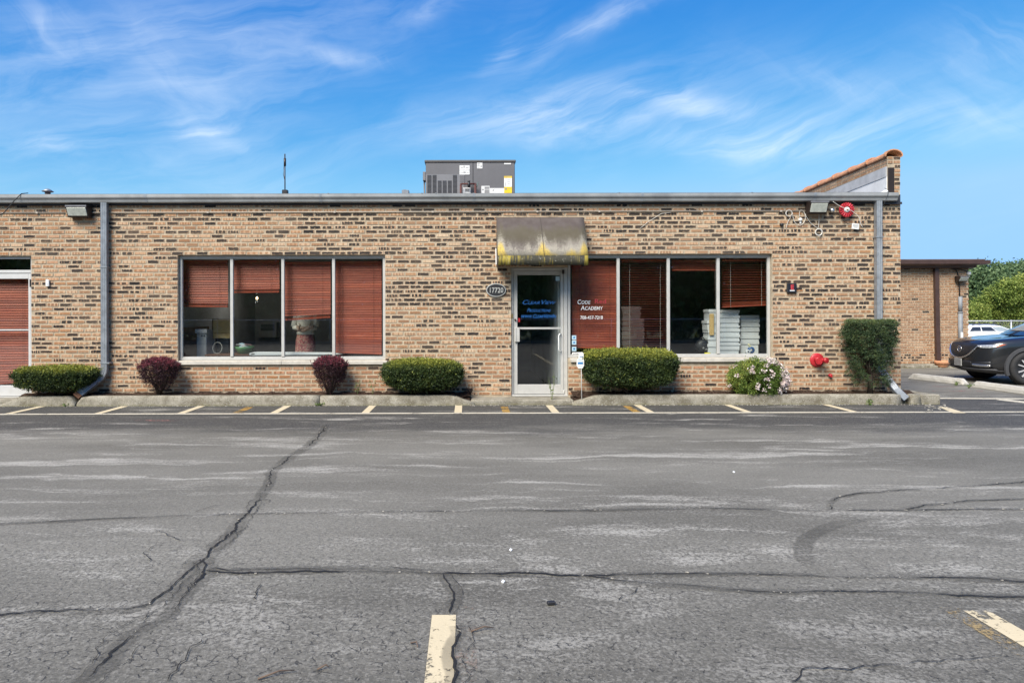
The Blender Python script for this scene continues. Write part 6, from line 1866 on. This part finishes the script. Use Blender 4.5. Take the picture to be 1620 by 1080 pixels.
# ------------------------------------------------------------------ foliage
NR = np.random.default_rng(5)
def leaves(nm, mat, parent, cen, size, tone, up=0.3, aspect=.42, outward=None, kind='stuff', fold=.18):
    """one mesh of many small folded leaf blades; cen (n,3) world, size (n,), tone (n,)"""
    n = len(cen)
    d = NR.normal(size=(n, 3)); d[:, 2] += up
    if outward is not None: d += outward
    d /= np.linalg.norm(d, axis=1)[:, None]
    a = NR.normal(size=(n, 3)); s_ = np.cross(d, a); s_ /= np.linalg.norm(s_, axis=1)[:, None]
    nn = np.cross(d, s_)
    L_ = size[:, None]
    org = np.array(ORG[parent])
    c = cen - org
    p0 = c - d * L_ * .5
    p2 = c + d * L_ * .5
    mid = c + d * L_ * .05 + nn * L_ * fold
    p1 = mid + s_ * L_ * aspect * .5 - nn * L_ * fold * 1.3
    p3 = mid - s_ * L_ * aspect * .5 - nn * L_ * fold * 1.3
    v = np.stack([p0, p1, p2, p3], 1).reshape(-1, 3)
    me = bpy.data.meshes.new(nm)
    me.vertices.add(4 * n); me.vertices.foreach_set('co', v.ravel().astype(np.float32))
    idx = np.arange(n)[:, None] * 4
    f = np.concatenate([idx + [0, 1, 2], idx + [0, 2, 3]], 1).reshape(-1)
    me.loops.add(6 * n); me.loops.foreach_set('vertex_index', f.astype(np.int32))
    me.polygons.add(2 * n); me.polygons.foreach_set('loop_start', (np.arange(2 * n) * 3).astype(np.int32))
    me.update(calc_edges=True)
    at = me.attributes.new('tone', 'FLOAT', 'FACE'); at.data.foreach_set('value', np.repeat(np.clip(tone, 0, 1), 2).astype(np.float32))
    me.materials.append(mat)
    o = bpy.data.objects.new(nm, me); COL.objects.link(o); o.parent = parent; ORG[o] = ORG[parent]
    if kind: o['kind'] = kind
    return o

def lump(p, seed, f=1.0):
    """cheap smooth noise for uneven outlines"""
    r = np.random.default_rng(seed)
    q = np.zeros(len(p))
    for k in range(7):
        w_ = r.normal(size=3) * f * (1 + k * .5)
        q += np.sin(p @ w_ + r.uniform(0, 6.28)) / (1 + k * .5)
    return q / 2.5
def stems(nm, parent, base, tips, r0, mat='bark', n=6):
    b = MB()
    for t in tips:
        t = Vector(t); bb = Vector(base) + Vector((R.uniform(-.5, .5), R.uniform(-.3, .3), 0)) * r0 * 2
        m1 = bb.lerp(t, .35) + Vector((R.uniform(-.03, .03), R.uniform(-.03, .03), .03)); m2 = bb.lerp(t, .7) + Vector((R.uniform(-.03, .03), R.uniform(-.03, .03), 0))
        b.tube([bb, m1, m2, t], r0, n, scale=[1, .75, .5, .2])
    return b.build(nm, M[mat], parent)

def hedge(lab, x0, x1, z0, z1, yc, ry, mat, n, seed, power=3.2, taper=.75, leaf=.030, skirt=.25, tipcol=.85):
    cx = (x0 + x1) / 2; rx = (x1 - x0) / 2
    t_ = thing('shrub', lab, 'shrub', (cx, yc, .14))
    zb = z0 + skirt * (z1 - z0)
    hz = z1 - zb
    k = n // 6
    d = NR.normal(size=(k, 3)); d /= np.linalg.norm(d, axis=1)[:, None]
    d[:, 2] = d[:, 2]
    sup = (np.abs(d) ** power).sum(1) ** (-1 / power)
    rad = np.where(NR.random(k) < .82, 1 - .16 * NR.random(k) ** 1.5, NR.random(k) ** .4) * (1 + (NR.random(k) < .07) * .11 * NR.random(k))
    p = d * (sup * rad)[:, None]
    p *= (1 + .055 * lump(p, seed, 3.2))[:, None]
    v = (p[:, 2] + 1) / 2
    tp = taper + (1 - taper) * np.clip(v * 1.4, 0, 1) ** .8
    cen = np.stack([cx + p[:, 0] * rx * tp, yc + p[:, 1] * ry * tp, zb + v * hz], 1)
    # thin bottom: drop part of the lowest sprigs
    keep = (v + .10 * lump(cen, seed + 4, 14) > .16) | (NR.random(k) < .16)
    cen, v, p, d = cen[keep], v[keep], p[keep], d[keep]
    k = len(cen)
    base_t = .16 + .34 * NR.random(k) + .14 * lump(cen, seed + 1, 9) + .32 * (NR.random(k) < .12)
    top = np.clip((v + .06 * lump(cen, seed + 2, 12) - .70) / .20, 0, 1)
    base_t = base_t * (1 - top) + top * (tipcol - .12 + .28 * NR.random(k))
    out = np.repeat(d, 6, 0) * .9
    c6 = np.repeat(cen, 6, 0) + NR.normal(size=(k * 6, 3)) * leaf * .55
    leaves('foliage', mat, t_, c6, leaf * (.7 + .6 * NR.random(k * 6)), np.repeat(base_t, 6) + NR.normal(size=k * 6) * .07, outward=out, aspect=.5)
    tips = [(cx + R.uniform(-.7, .7) * rx, yc + R.uniform(-.6, .6) * ry, zb + hz * R.uniform(.1, .6)) for _ in range(12)]
    stems('stem', t_, (cx + .04, yc, .11), tips, .030)
    return t_
def hX(px, y): return X0(px, y)
YB = -.30
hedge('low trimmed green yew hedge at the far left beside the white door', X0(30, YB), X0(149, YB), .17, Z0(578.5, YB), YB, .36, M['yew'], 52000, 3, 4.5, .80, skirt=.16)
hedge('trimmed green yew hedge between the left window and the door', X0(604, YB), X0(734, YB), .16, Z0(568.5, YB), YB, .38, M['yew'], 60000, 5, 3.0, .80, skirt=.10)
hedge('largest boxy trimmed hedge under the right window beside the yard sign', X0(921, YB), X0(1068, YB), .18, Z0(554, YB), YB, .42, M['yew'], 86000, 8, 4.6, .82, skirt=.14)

def barberry(lab, x0, x1, z1, yc, seed):
    cx, rx = (x0 + x1) / 2, (x1 - x0) / 2
    t_ = thing('shrub', lab, 'shrub', (cx, yc, .14))
    zb = .16; h = z1 - zb
    k = 2600
    v = NR.random(k) ** .62
    a = NR.random(k) * 2 * pi
    prof = .26 + .74 * np.clip(v / .68, 0, 1) ** .75
    prof = np.where(v > .74, prof * np.sqrt(np.clip(1 - ((v - .74) / .27) ** 2, 0.02, 1)), prof)
    rr = np.where(NR.random(k) < .7, .72 + .28 * NR.random(k), np.sqrt(NR.random(k)))
    cen = np.stack([cx + np.cos(a) * rr * prof * rx, yc + np.sin(a) * rr * prof * rx * .8, zb + v * h], 1)
    cen[:, 0] += .03 * lump(cen, seed, 9)
    keep = NR.random(k) < np.clip(-.08 + v * 1.55, 0, 1)
    cen, v = cen[keep], v[keep]; k = len(cen)
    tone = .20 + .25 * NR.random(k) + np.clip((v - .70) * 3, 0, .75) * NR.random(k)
    c5 = np.repeat(cen, 7, 0) + NR.normal(size=(k * 7, 3)) * .014
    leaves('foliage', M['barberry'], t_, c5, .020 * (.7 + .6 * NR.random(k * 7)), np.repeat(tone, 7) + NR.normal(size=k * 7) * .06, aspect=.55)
    # red new shoots sticking out of the top
    q = 90
    b = MB(); pts, tn = [], []
    for i in range(q):
        a_ = R.uniform(0, 2 * pi); r_ = R.uniform(.1, .95) * rx
        p = Vector((cx + cos(a_) * r_, yc + sin(a_) * r_ * .8, z1 - .10 - .12 * (r_ / rx) ** 2))
        e = p + Vector((cos(a_) * .06, sin(a_) * .05, R.uniform(.05, .15)))
        b.tube([p, e], .0035, 4)
        for j in range(9):
            pts.append(tuple(p.lerp(e, R.uniform(.3, 1.02)) + Vector((R.uniform(-.012, .012), R.uniform(-.012, .012), 0)))); tn.append(R.uniform(.7, 1.0))
    b.build('shoot', M['bark'], t_)
    leaves('new_leaves', M['barberry'], t_, np.array(pts), .022 * np.ones(len(pts)), np.array(tn), aspect=.55)
    tips = [(cx + rx * .85 * cos(i * 2.4) * R.uniform(.4, 1), yc + rx * .7 * sin(i * 2.4) * R.uniform(.4, 1), zb + h * R.uniform(.55, .85)) for i in range(22)]
    stems('stem', t_, (cx, yc, .12), tips, .013)
barberry('purple barberry bush between the first downspout and the left window', X0(217, YB), X0(283, YB), Z0(565, YB), YB + .03, 3)
barberry('purple barberry bush in front of the last mullion of the left window', X0(493, YB), X0(549, YB), Z0(564, YB), YB + .03, 9)

# flowering shrub
yc = -.30
x0, x1 = X0(1154, yc), X0(1242, yc); cx = (x0 + x1) / 2
t_ = thing('shrub', 'loose light green shrub with small pale pink flowers under the right window', 'shrub', (cx, yc, .14))
k = 3200
d = NR.normal(size=(k, 3)); d /= np.linalg.norm(d, axis=1)[:, None]
rad = np.where(NR.random(k) < .65, .72 + .34 * NR.random(k), NR.random(k) ** .5)
cen = np.stack([cx + d[:, 0] * rad * .50, yc + d[:, 1] * rad * .32, .40 + d[:, 2] * rad * .34 + .03], 1)
g_ = lump(cen, 12, 8)
keep = (g_ > -.55) & (cen[:, 2] > .15); cen = cen[keep]; g_ = g_[keep]; k = len(cen)
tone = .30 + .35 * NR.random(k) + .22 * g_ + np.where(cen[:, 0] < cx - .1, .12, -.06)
c6 = np.repeat(cen, 6, 0) + NR.normal(size=(k * 6, 3)) * .022
leaves('foliage', M['abelia'], t_, c6, .030 * (.6 + .8 * NR.random(k * 6)), np.repeat(tone, 6) + NR.normal(size=k * 6) * .1, aspect=.5)
pts = []
for i in range(90):
    a, e = R.uniform(-pi, 0), R.uniform(-.5, 1.2)
    if i % 3: a = R.uniform(-.9, .1)
    if i % 3 == 1: e = R.uniform(-.6, .35)
    p = np.array([cx + .50 * cos(a) * cos(e) * 1.02, yc + .33 * sin(a) * cos(e), .42 + .37 * sin(e)])
    if p[2] < .2: continue
    for j in range(R.randint(8, 26)): pts.append(p + NR.normal(size=3) * .020)
pts = np.array(pts)
leaves('flowers', M['petal'], t_, pts,   .030 * (.7 + .6 * NR.random(len(pts))), NR.random(len(pts)), aspect=.9)
stems('stem', t_, (cx, yc, .12), [(cx + R.uniform(-.42, .42), yc + R.uniform(-.25, .25), R.uniform(.35, .75)) for _ in range(18)], .010)

# upright yew
yc = -.28
x0, x1 = X0(1333, yc), X0(1417, yc); cx = (x0 + x1) / 2 + .01
t_ = thing('shrub', 'tall dark upright yew with a bare trunk at the right corner', 'shrub', (cx, yc, .14))
zb, ztp = .28, Z0(507, yc)
k = 4500
v = NR.random(k) ** .75
half = np.interp(v, [0, .18, .35, .55, .75, .93, 1.0], [.60, .80, .80, .84, 1.0, .98, .88]) * (x1 - x0) / 2
a = NR.random(k) * 2 * pi
rr = np.where(NR.random(k) < .6, .75 + .27 * NR.random(k), np.sqrt(NR.random(k)))
cen = np.stack([cx + np.cos(a) * rr * half, yc + np.sin(a) * rr * half * .62, zb + v * (ztp - zb)], 1)
cen[:, 0] += .06 * lump(cen, 21, 9) + .03 * lump(cen, 24, 22); 
g_ = lump(cen, 22, 10)
keep = (g_ > np.interp(v, [0, .4, .75, 1], [.20, .08, -.25, -.8])); cen = cen[keep]; g_ = g_[keep]; v = v[keep]; k = len(cen)
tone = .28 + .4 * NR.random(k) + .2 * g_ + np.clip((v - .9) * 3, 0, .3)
c8 = np.repeat(cen, 8, 0) + NR.normal(size=(k * 8, 3)) * np.array([.026, .024, .012])
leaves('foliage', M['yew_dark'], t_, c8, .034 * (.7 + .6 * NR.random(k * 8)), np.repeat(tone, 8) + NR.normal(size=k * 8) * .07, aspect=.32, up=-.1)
b = MB(); b.tube([(cx, yc, .10), (cx + .01, yc, .45), (cx - .02, yc, .8), (cx, yc, 1.15)], .042, 8, scale=[1.2, .9, .7, .4]); b.build('trunk', M['bark'], t_)
stems('branch', t_, (cx, yc, .42), [(cx + R.uniform(-.36, .36), yc + R.uniform(-.2, .2), R.uniform(.6, 1.3)) for _ in range(16)], .014)

# weeds
def weed(lab, px, yc, h, n, zb=.16):
    xw = X0(px, yc)
    t_ = thing('weed', lab, 'weed', (xw, yc, zb))
    b = MB(); pts, sz = [], []
    for s_ in range(n):
        top = Vector((xw + R.uniform(-.10, .10), yc + R.uniform(-.05, .05), zb + h * R.uniform(.6, 1)))
        b.tube([(xw, yc, zb - .02), Vector((xw, yc, zb)).lerp(top, .5) + Vector((.01, 0, .02)), top], .004, 4, scale=[1, .8, .4])
        for j in range(7):
            p = Vector((xw, yc, zb)).lerp(top, R.uniform(.2, 1)) + Vector((R.uniform(-.03, .03), R.uniform(-.02, .02), 0)); pts.append(tuple(p)); sz.append(R.uniform(.025, .055))
    b.build('stem', M['weed_stem'], t_)
    leaves('leaves', M['weed'], t_, np.array(pts), np.array(sz), NR.random(len(pts)), aspect=.4)
M['weed_stem'] = pm('weed stem', (.13, .16, .05), .7)
weed('tall thin weed growing from the slab in front of the door', 872.5, -.44, .50, 4, .085)
weed('leafy weed in the bed just right of the second barberry', 565, -.14, .26, 4)
weed('thin weed with a pale head left of the middle hedge', 589, -.14, .30, 2)
weed('small weed tuft at the foot of the kerb under the left wall', 104, -.525, .06, 4, .0)
weed('small weed tuft in the kerb joint below the barberry', 504, -.525, .06, 4, .0)
for k, (px, py, lb) in enumerate(((1512, 610, 'yellow green weed at the end of the first wheel stop'), (1532, 614, 'yellow green weed at the start of the second wheel stop'), (1375, 641, 'tiny weed at the kerb foot below the upright yew'))):
    p = G(px, py, 0)
    weed(lb, VX + p.x * FP / (p.y + CD), p.y, .12, 5, 0)
# dry dark seedling beside the slab
c = Vector((X0(744, -.2), -.2, .15))
t_ = thing('dead_plant', 'dark dead sprig at the right end of the left bed', 'plant', c)
stems('stem', t_, c, [c + Vector((R.uniform(-.09, .09), R.uniform(-.05, .05), R.uniform(.08, .17))) for _ in range(9)], .006)
pts = np.array([c + Vector((R.uniform(-.08, .08), R.uniform(-.05, .05), R.uniform(.0, .14))) for _ in range(70)]); leaves('leaves', M['barberry'], t_, pts, .022 * np.ones(70), .15 * np.ones(70), aspect=.6)

# ------------------------------------------------------------------ trees
def crown(t_, blobs, mat, per, leaf, seed, shade=0.0, tone0=.3, yscale=.7):
    C_, T_, O_ = [], [], []
    for (bx_, by_, bz_, r) in blobs:
        k = int(per * r * r)
        d = NR.normal(size=(k, 3)); d /= np.linalg.norm(d, axis=1)[:, None]
        d = d[(d[:, 2] > -.75)]; k = len(d)
        rad = np.where(NR.random(k) < .75, .80 + .26 * NR.random(k), NR.random(k) ** .5)
        p = d * rad[:, None] * (1 + .20 * lump(d * 2, seed, 2.0))[:, None]
        C_.append(np.array([bx_, by_, bz_]) + p * r * np.array([1, yscale, .86]))
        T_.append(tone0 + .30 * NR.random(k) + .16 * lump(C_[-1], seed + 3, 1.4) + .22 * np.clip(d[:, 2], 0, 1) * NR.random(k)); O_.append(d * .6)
        seed += 1
    c = np.concatenate(C_); t = np.concatenate(T_); o = np.concatenate(O_)
    m = 4
    c4 = np.repeat(c, m, 0) + NR.normal(size=(len(c) * m, 3)) * leaf * .7
    return leaves('crown', mat, t_, c4, leaf * (.6 + .7 * NR.random(len(c) * m)), np.repeat(t, m) + NR.normal(size=len(c) * m) * .08, outward=np.repeat(o, m, 0), aspect=.62, up=-.15)
def trunk(t_, base, top, r):
    b = MB(); base, top = Vector(base), Vector(top)
    b.tube([base, base.lerp(top, .4) + Vector((.15, 0, 0)), base.lerp(top, .75) - Vector((.1, 0, 0)), top], r, 8, scale=[1.25, .95, .7, .35])
    for k in range(6):
        p = base.lerp(top, .45 + .09 * k); a = k * 2.4
        q = p + Vector((cos(a) * 1.6, sin(a) * 1.2, 1.2)) * (.6 + r)
        b.tube([p, p.lerp(q, .5) + Vector((0, 0, .1)), q], r * .35, 6, scale=[1, .7, .3])
    b.build('trunk', M['bark'], t_)
gz = zt(60)
def PT(px, py, Y): return P(px, py, Y)
# vine covered mound
Y = 38
base = PT(1600, 520, Y)
t_ = thing('vine_thicket', 'bright green vine covered thicket behind the chain link fence', 'bush', (base.x, Y, gz))
bl = []
for (px, py, r) in ((1600, 462, 1.15), (1622, 458, 1.2), (1578, 470, .9), (1645, 462, 1.3), (1560, 484, .9), (1545, 496, .85), (1532, 508, .8), (1590, 492, 1.2), (1615, 492, 1.3), (1570, 508, 1.0), (1640, 495, 1.3), (1600, 512, 1.0), (1625, 512, 1.0), (1550, 514, .8), (1670, 470, 1.4), (1690, 490, 1.4), (1515, 512, .8)):
    p = PT(px, py, Y + R.uniform(-.8, .8)); bl.append((p.x, p.y, p.z, r))
crown(t_, bl, M['vine'], 760, .155, 31, tone0=.34)
trunk(t_, (base.x, Y, gz), (base.x + .3, Y, 2.6), .22)
# darker trees behind
Y = 62
for i, (lab, bls) in enumerate((
    ('dark green tree rising right beside the annex corner', ((1545, 448, 2.0), (1560, 440, 1.9), (1572, 452, 1.9), (1535, 470, 2.2), (1555, 478, 2.2), (1520, 455, 2.0), (1580, 470, 1.8))),
    ('dark tree behind the middle of the vine thicket', ((1592, 440, 1.5), (1605, 434, 1.5), (1588, 455, 2.0), (1612, 450, 1.9), (1600, 470, 2.2), (1582, 436, 1.2))),
    ('dark tree behind the right part of the vine thicket', ((1640, 430, 1.7), (1655, 440, 2.0), (1630, 445, 1.8), (1650, 460, 2.3), (1625, 428, 1.1), (1675, 435, 2.0))))):
    bl = []
    for (px, py, r) in bls:
        p = PT(px, py, Y + i * 2 + R.uniform(-1, 1)); bl.append((p.x, p.y, p.z, r))
    cx = sum(q[0] for q in bl) / len(bl)
    t_ = thing('tree', lab, 'tree', (cx, Y + i * 2, gz), 'dark trees behind the thicket')
    crown(t_, bl, M['forest'], 260, .30, 50 + 10 * i, tone0=.28)
    trunk(t_, (cx, Y + i * 2, gz), (cx, Y + i * 2, 4.2), .28)

# chain link fence on the right, far behind
def chain_fence(lab, xa, xb, y, z0, h, post, pitch, rail=.028, xs=None):
    t_ = thing('chain_link_fence', lab, 'fence', ((xa + xb) / 2, y, z0))
    b = MB(); b.tube([(xa, y, z0 + h), (xb, y, z0 + h)], rail, 8); b.build('top_rail', M['galv_light'], t_)
    x = xa + .3
    while x < xb:
        b = MB(); b.tube([(x, y + .02, z0 - .1), (x, y + .02, z0 + h + .06)], rail * 1.1, 8); b.build('post', M['galv_light'], t_); x += post
    b = MB(); wv = .0024
    x = xa - h
    while x < xb:
        for sgn in (1, -1):
            xs_, xe_ = (x, x + h) if sgn > 0 else (x + h, x)
            p0, p1 = Vector((xs_, y, z0 + .04)), Vector((xe_, y, z0 + h))
            if min(xs_, xe_) < xa or max(xs_, xe_) > xb: continue
            b.tube([p0, p1], wv, 3, caps=False)
        x += pitch
    b.build('chain_link_mesh', M['galv_light'], t_, recalc=False, kind='stuff')
M['galv_light'] = pm('light galvanised pipe', (.50, .51, .52), .5, .3, var=.1)
yf = 31.0
chain_fence('long chain link fence in front of the thicket on the right', X0(1440, yf), X0(1800, yf), yf, zt(yf), Z0(509.5, yf) - zt(yf), 3.05, .12, .035)
# low scrub between fence and thicket
t_ = thing('scrub', 'low scrub behind the fence on the right', 'bush', (X0(1600, 34), 34, gz))
bl = [(X0(px, 34), 34 + R.uniform(-.5, .5), gz + .45, R.uniform(.6, .85)) for px in range(1500, 1700, 17)]
crown(t_, bl, M['forest'], 600, .12, 77, tone0=.35)
stems('stem', t_, (X0(1600, 34), 34, gz), [(q[0], q[1], q[2]) for q in bl], .02)

# ------------------------------------------------------------------ behind the camera: what the windows mirror
yf = -24.6
chain_fence('chain link fence at the back of the lot mirrored in the windows', -26, 26, yf, 0, 1.27, 3.05, .11, .030)
b = MB(); b.box(-26, 26, -24.1, -23.9, -.05, .14); tag(b.build('kerb', M['concrete'], bevel=.02), 'kerb along the back of the lot', kind='structure')
t_ = thing('tree_belt', 'dark belt of trees at the back of the lot mirrored in the windows', 'trees', (0, -31, 0))
bl = []
for x in np.arange(-34, 35, 2.1):
    bl.append((x, -30 + R.uniform(-1, 1), 1.4 + R.uniform(-.3, .3), 1.9)); bl.append((x + 1, -31.5 + R.uniform(-1, 1), 4.0 + R.uniform(-.5, .5), 2.2)); bl.append((x, -32 + R.uniform(-1, 1), 6.8 + R.uniform(-.8, 1.2), 2.0))
crown(t_, bl, M['vine'], 110, .42, 90, tone0=.45, yscale=.9)
b = MB()
for x in range(-33, 35, 4): b.tube([(x, -31, -.1), (x + R.uniform(-.4, .4), -31, 3.5), (x + R.uniform(-.6, .6), -31, 7)], .16, 7, scale=[1.2, .9, .4])
b.build('trunks', M['bark'], t_, kind='stuff')

# ------------------------------------------------------------------ litter on the lot
def twig(px, py, px2, py2, lab):
    a, c = G(px, py, .008), G(px2, py2, .012)
    b = MB(); b.tube([a, a.lerp(c, .5) + Vector((.01, .012, .01)), c], .0045, 5, scale=[1, .8, .5]); tag(b.build('twig', M['twig']), lab, 'twig')
M['twig'] = pm('dry twig', (.13, .09, .065), .8)
twig(745, 998, 781, 992, 'thin dry twig right of the middle stall stripe')
twig(408, 1073, 466, 1059, 'long dry twig at the bottom left of the lot')
twig(650, 1016, 661, 1023, 'short curled twig left of the middle stall stripe')
twig(502, 1058, 520, 1054, 'short twig on the lower left asphalt')
for px, py, s_, lab in ((808, 869, .006, 'white scrap of paper just above the long horizontal crack'), (796, 919, .006, 'white scrap just below the long horizontal crack'), (1161, 746, .009, 'white scrap in the middle of the lot')):
    p = G(px, py, .007)
    b = MB(); b.obox(p, (s_, .01, .002), (-.006, s_ * .6, .003), (0, 0, .0018)); tag(b.build('paper_scrap', M['white']), lab, 'litter')
b = MB(); p = G(872, 953, .012); b.obox(p, (.022, .004, 0), (-.003, .012, 0), (0, 0, .009)); tag(b.build('black_scrap', M['black'], bevel=.004), 'small black scrap on the centre right asphalt', 'litter')
# crumbs of concrete at the broken kerb end and loose grit along the kerb
b = MB()
for k in range(28):
    p = G(R.uniform(1462, 1500), R.uniform(640, 649), .008); s_ = R.uniform(.003, .014)
    b.obox(p + Vector((0, 0, s_ * .4)), Vector((1, R.uniform(-1, 1), .2)) * s_, Vector((-.4, 1, 0)) * s_ * .7, (0, 0, s_ * .5))
for k in range(500):
    p = Vector((R.uniform(-8, 7.9), KF - R.uniform(.015, .09), .004)); s_ = R.uniform(.002, .007)
    b.obox(p, Vector((1, R.uniform(-1, 1), .1)) * s_, Vector((-.5, 1, 0)) * s_, (0, 0, s_))
tag(b.build('grit', M['debris'], recalc=False), 'loose grit and concrete crumbs along the kerb foot', kind='stuff')
b = MB()
for p in CRUMBS:
    s_ = R.uniform(.002, .007); b.obox(p, Vector((1, R.uniform(-1, 1), .1)) * s_, Vector((-.5, 1, 0)) * s_ * .6, (0, 0, s_ * .4))
tag(b.build('crumbs', M['debris'], recalc=False), 'pale crumbs lying in the asphalt cracks', kind='stuff')
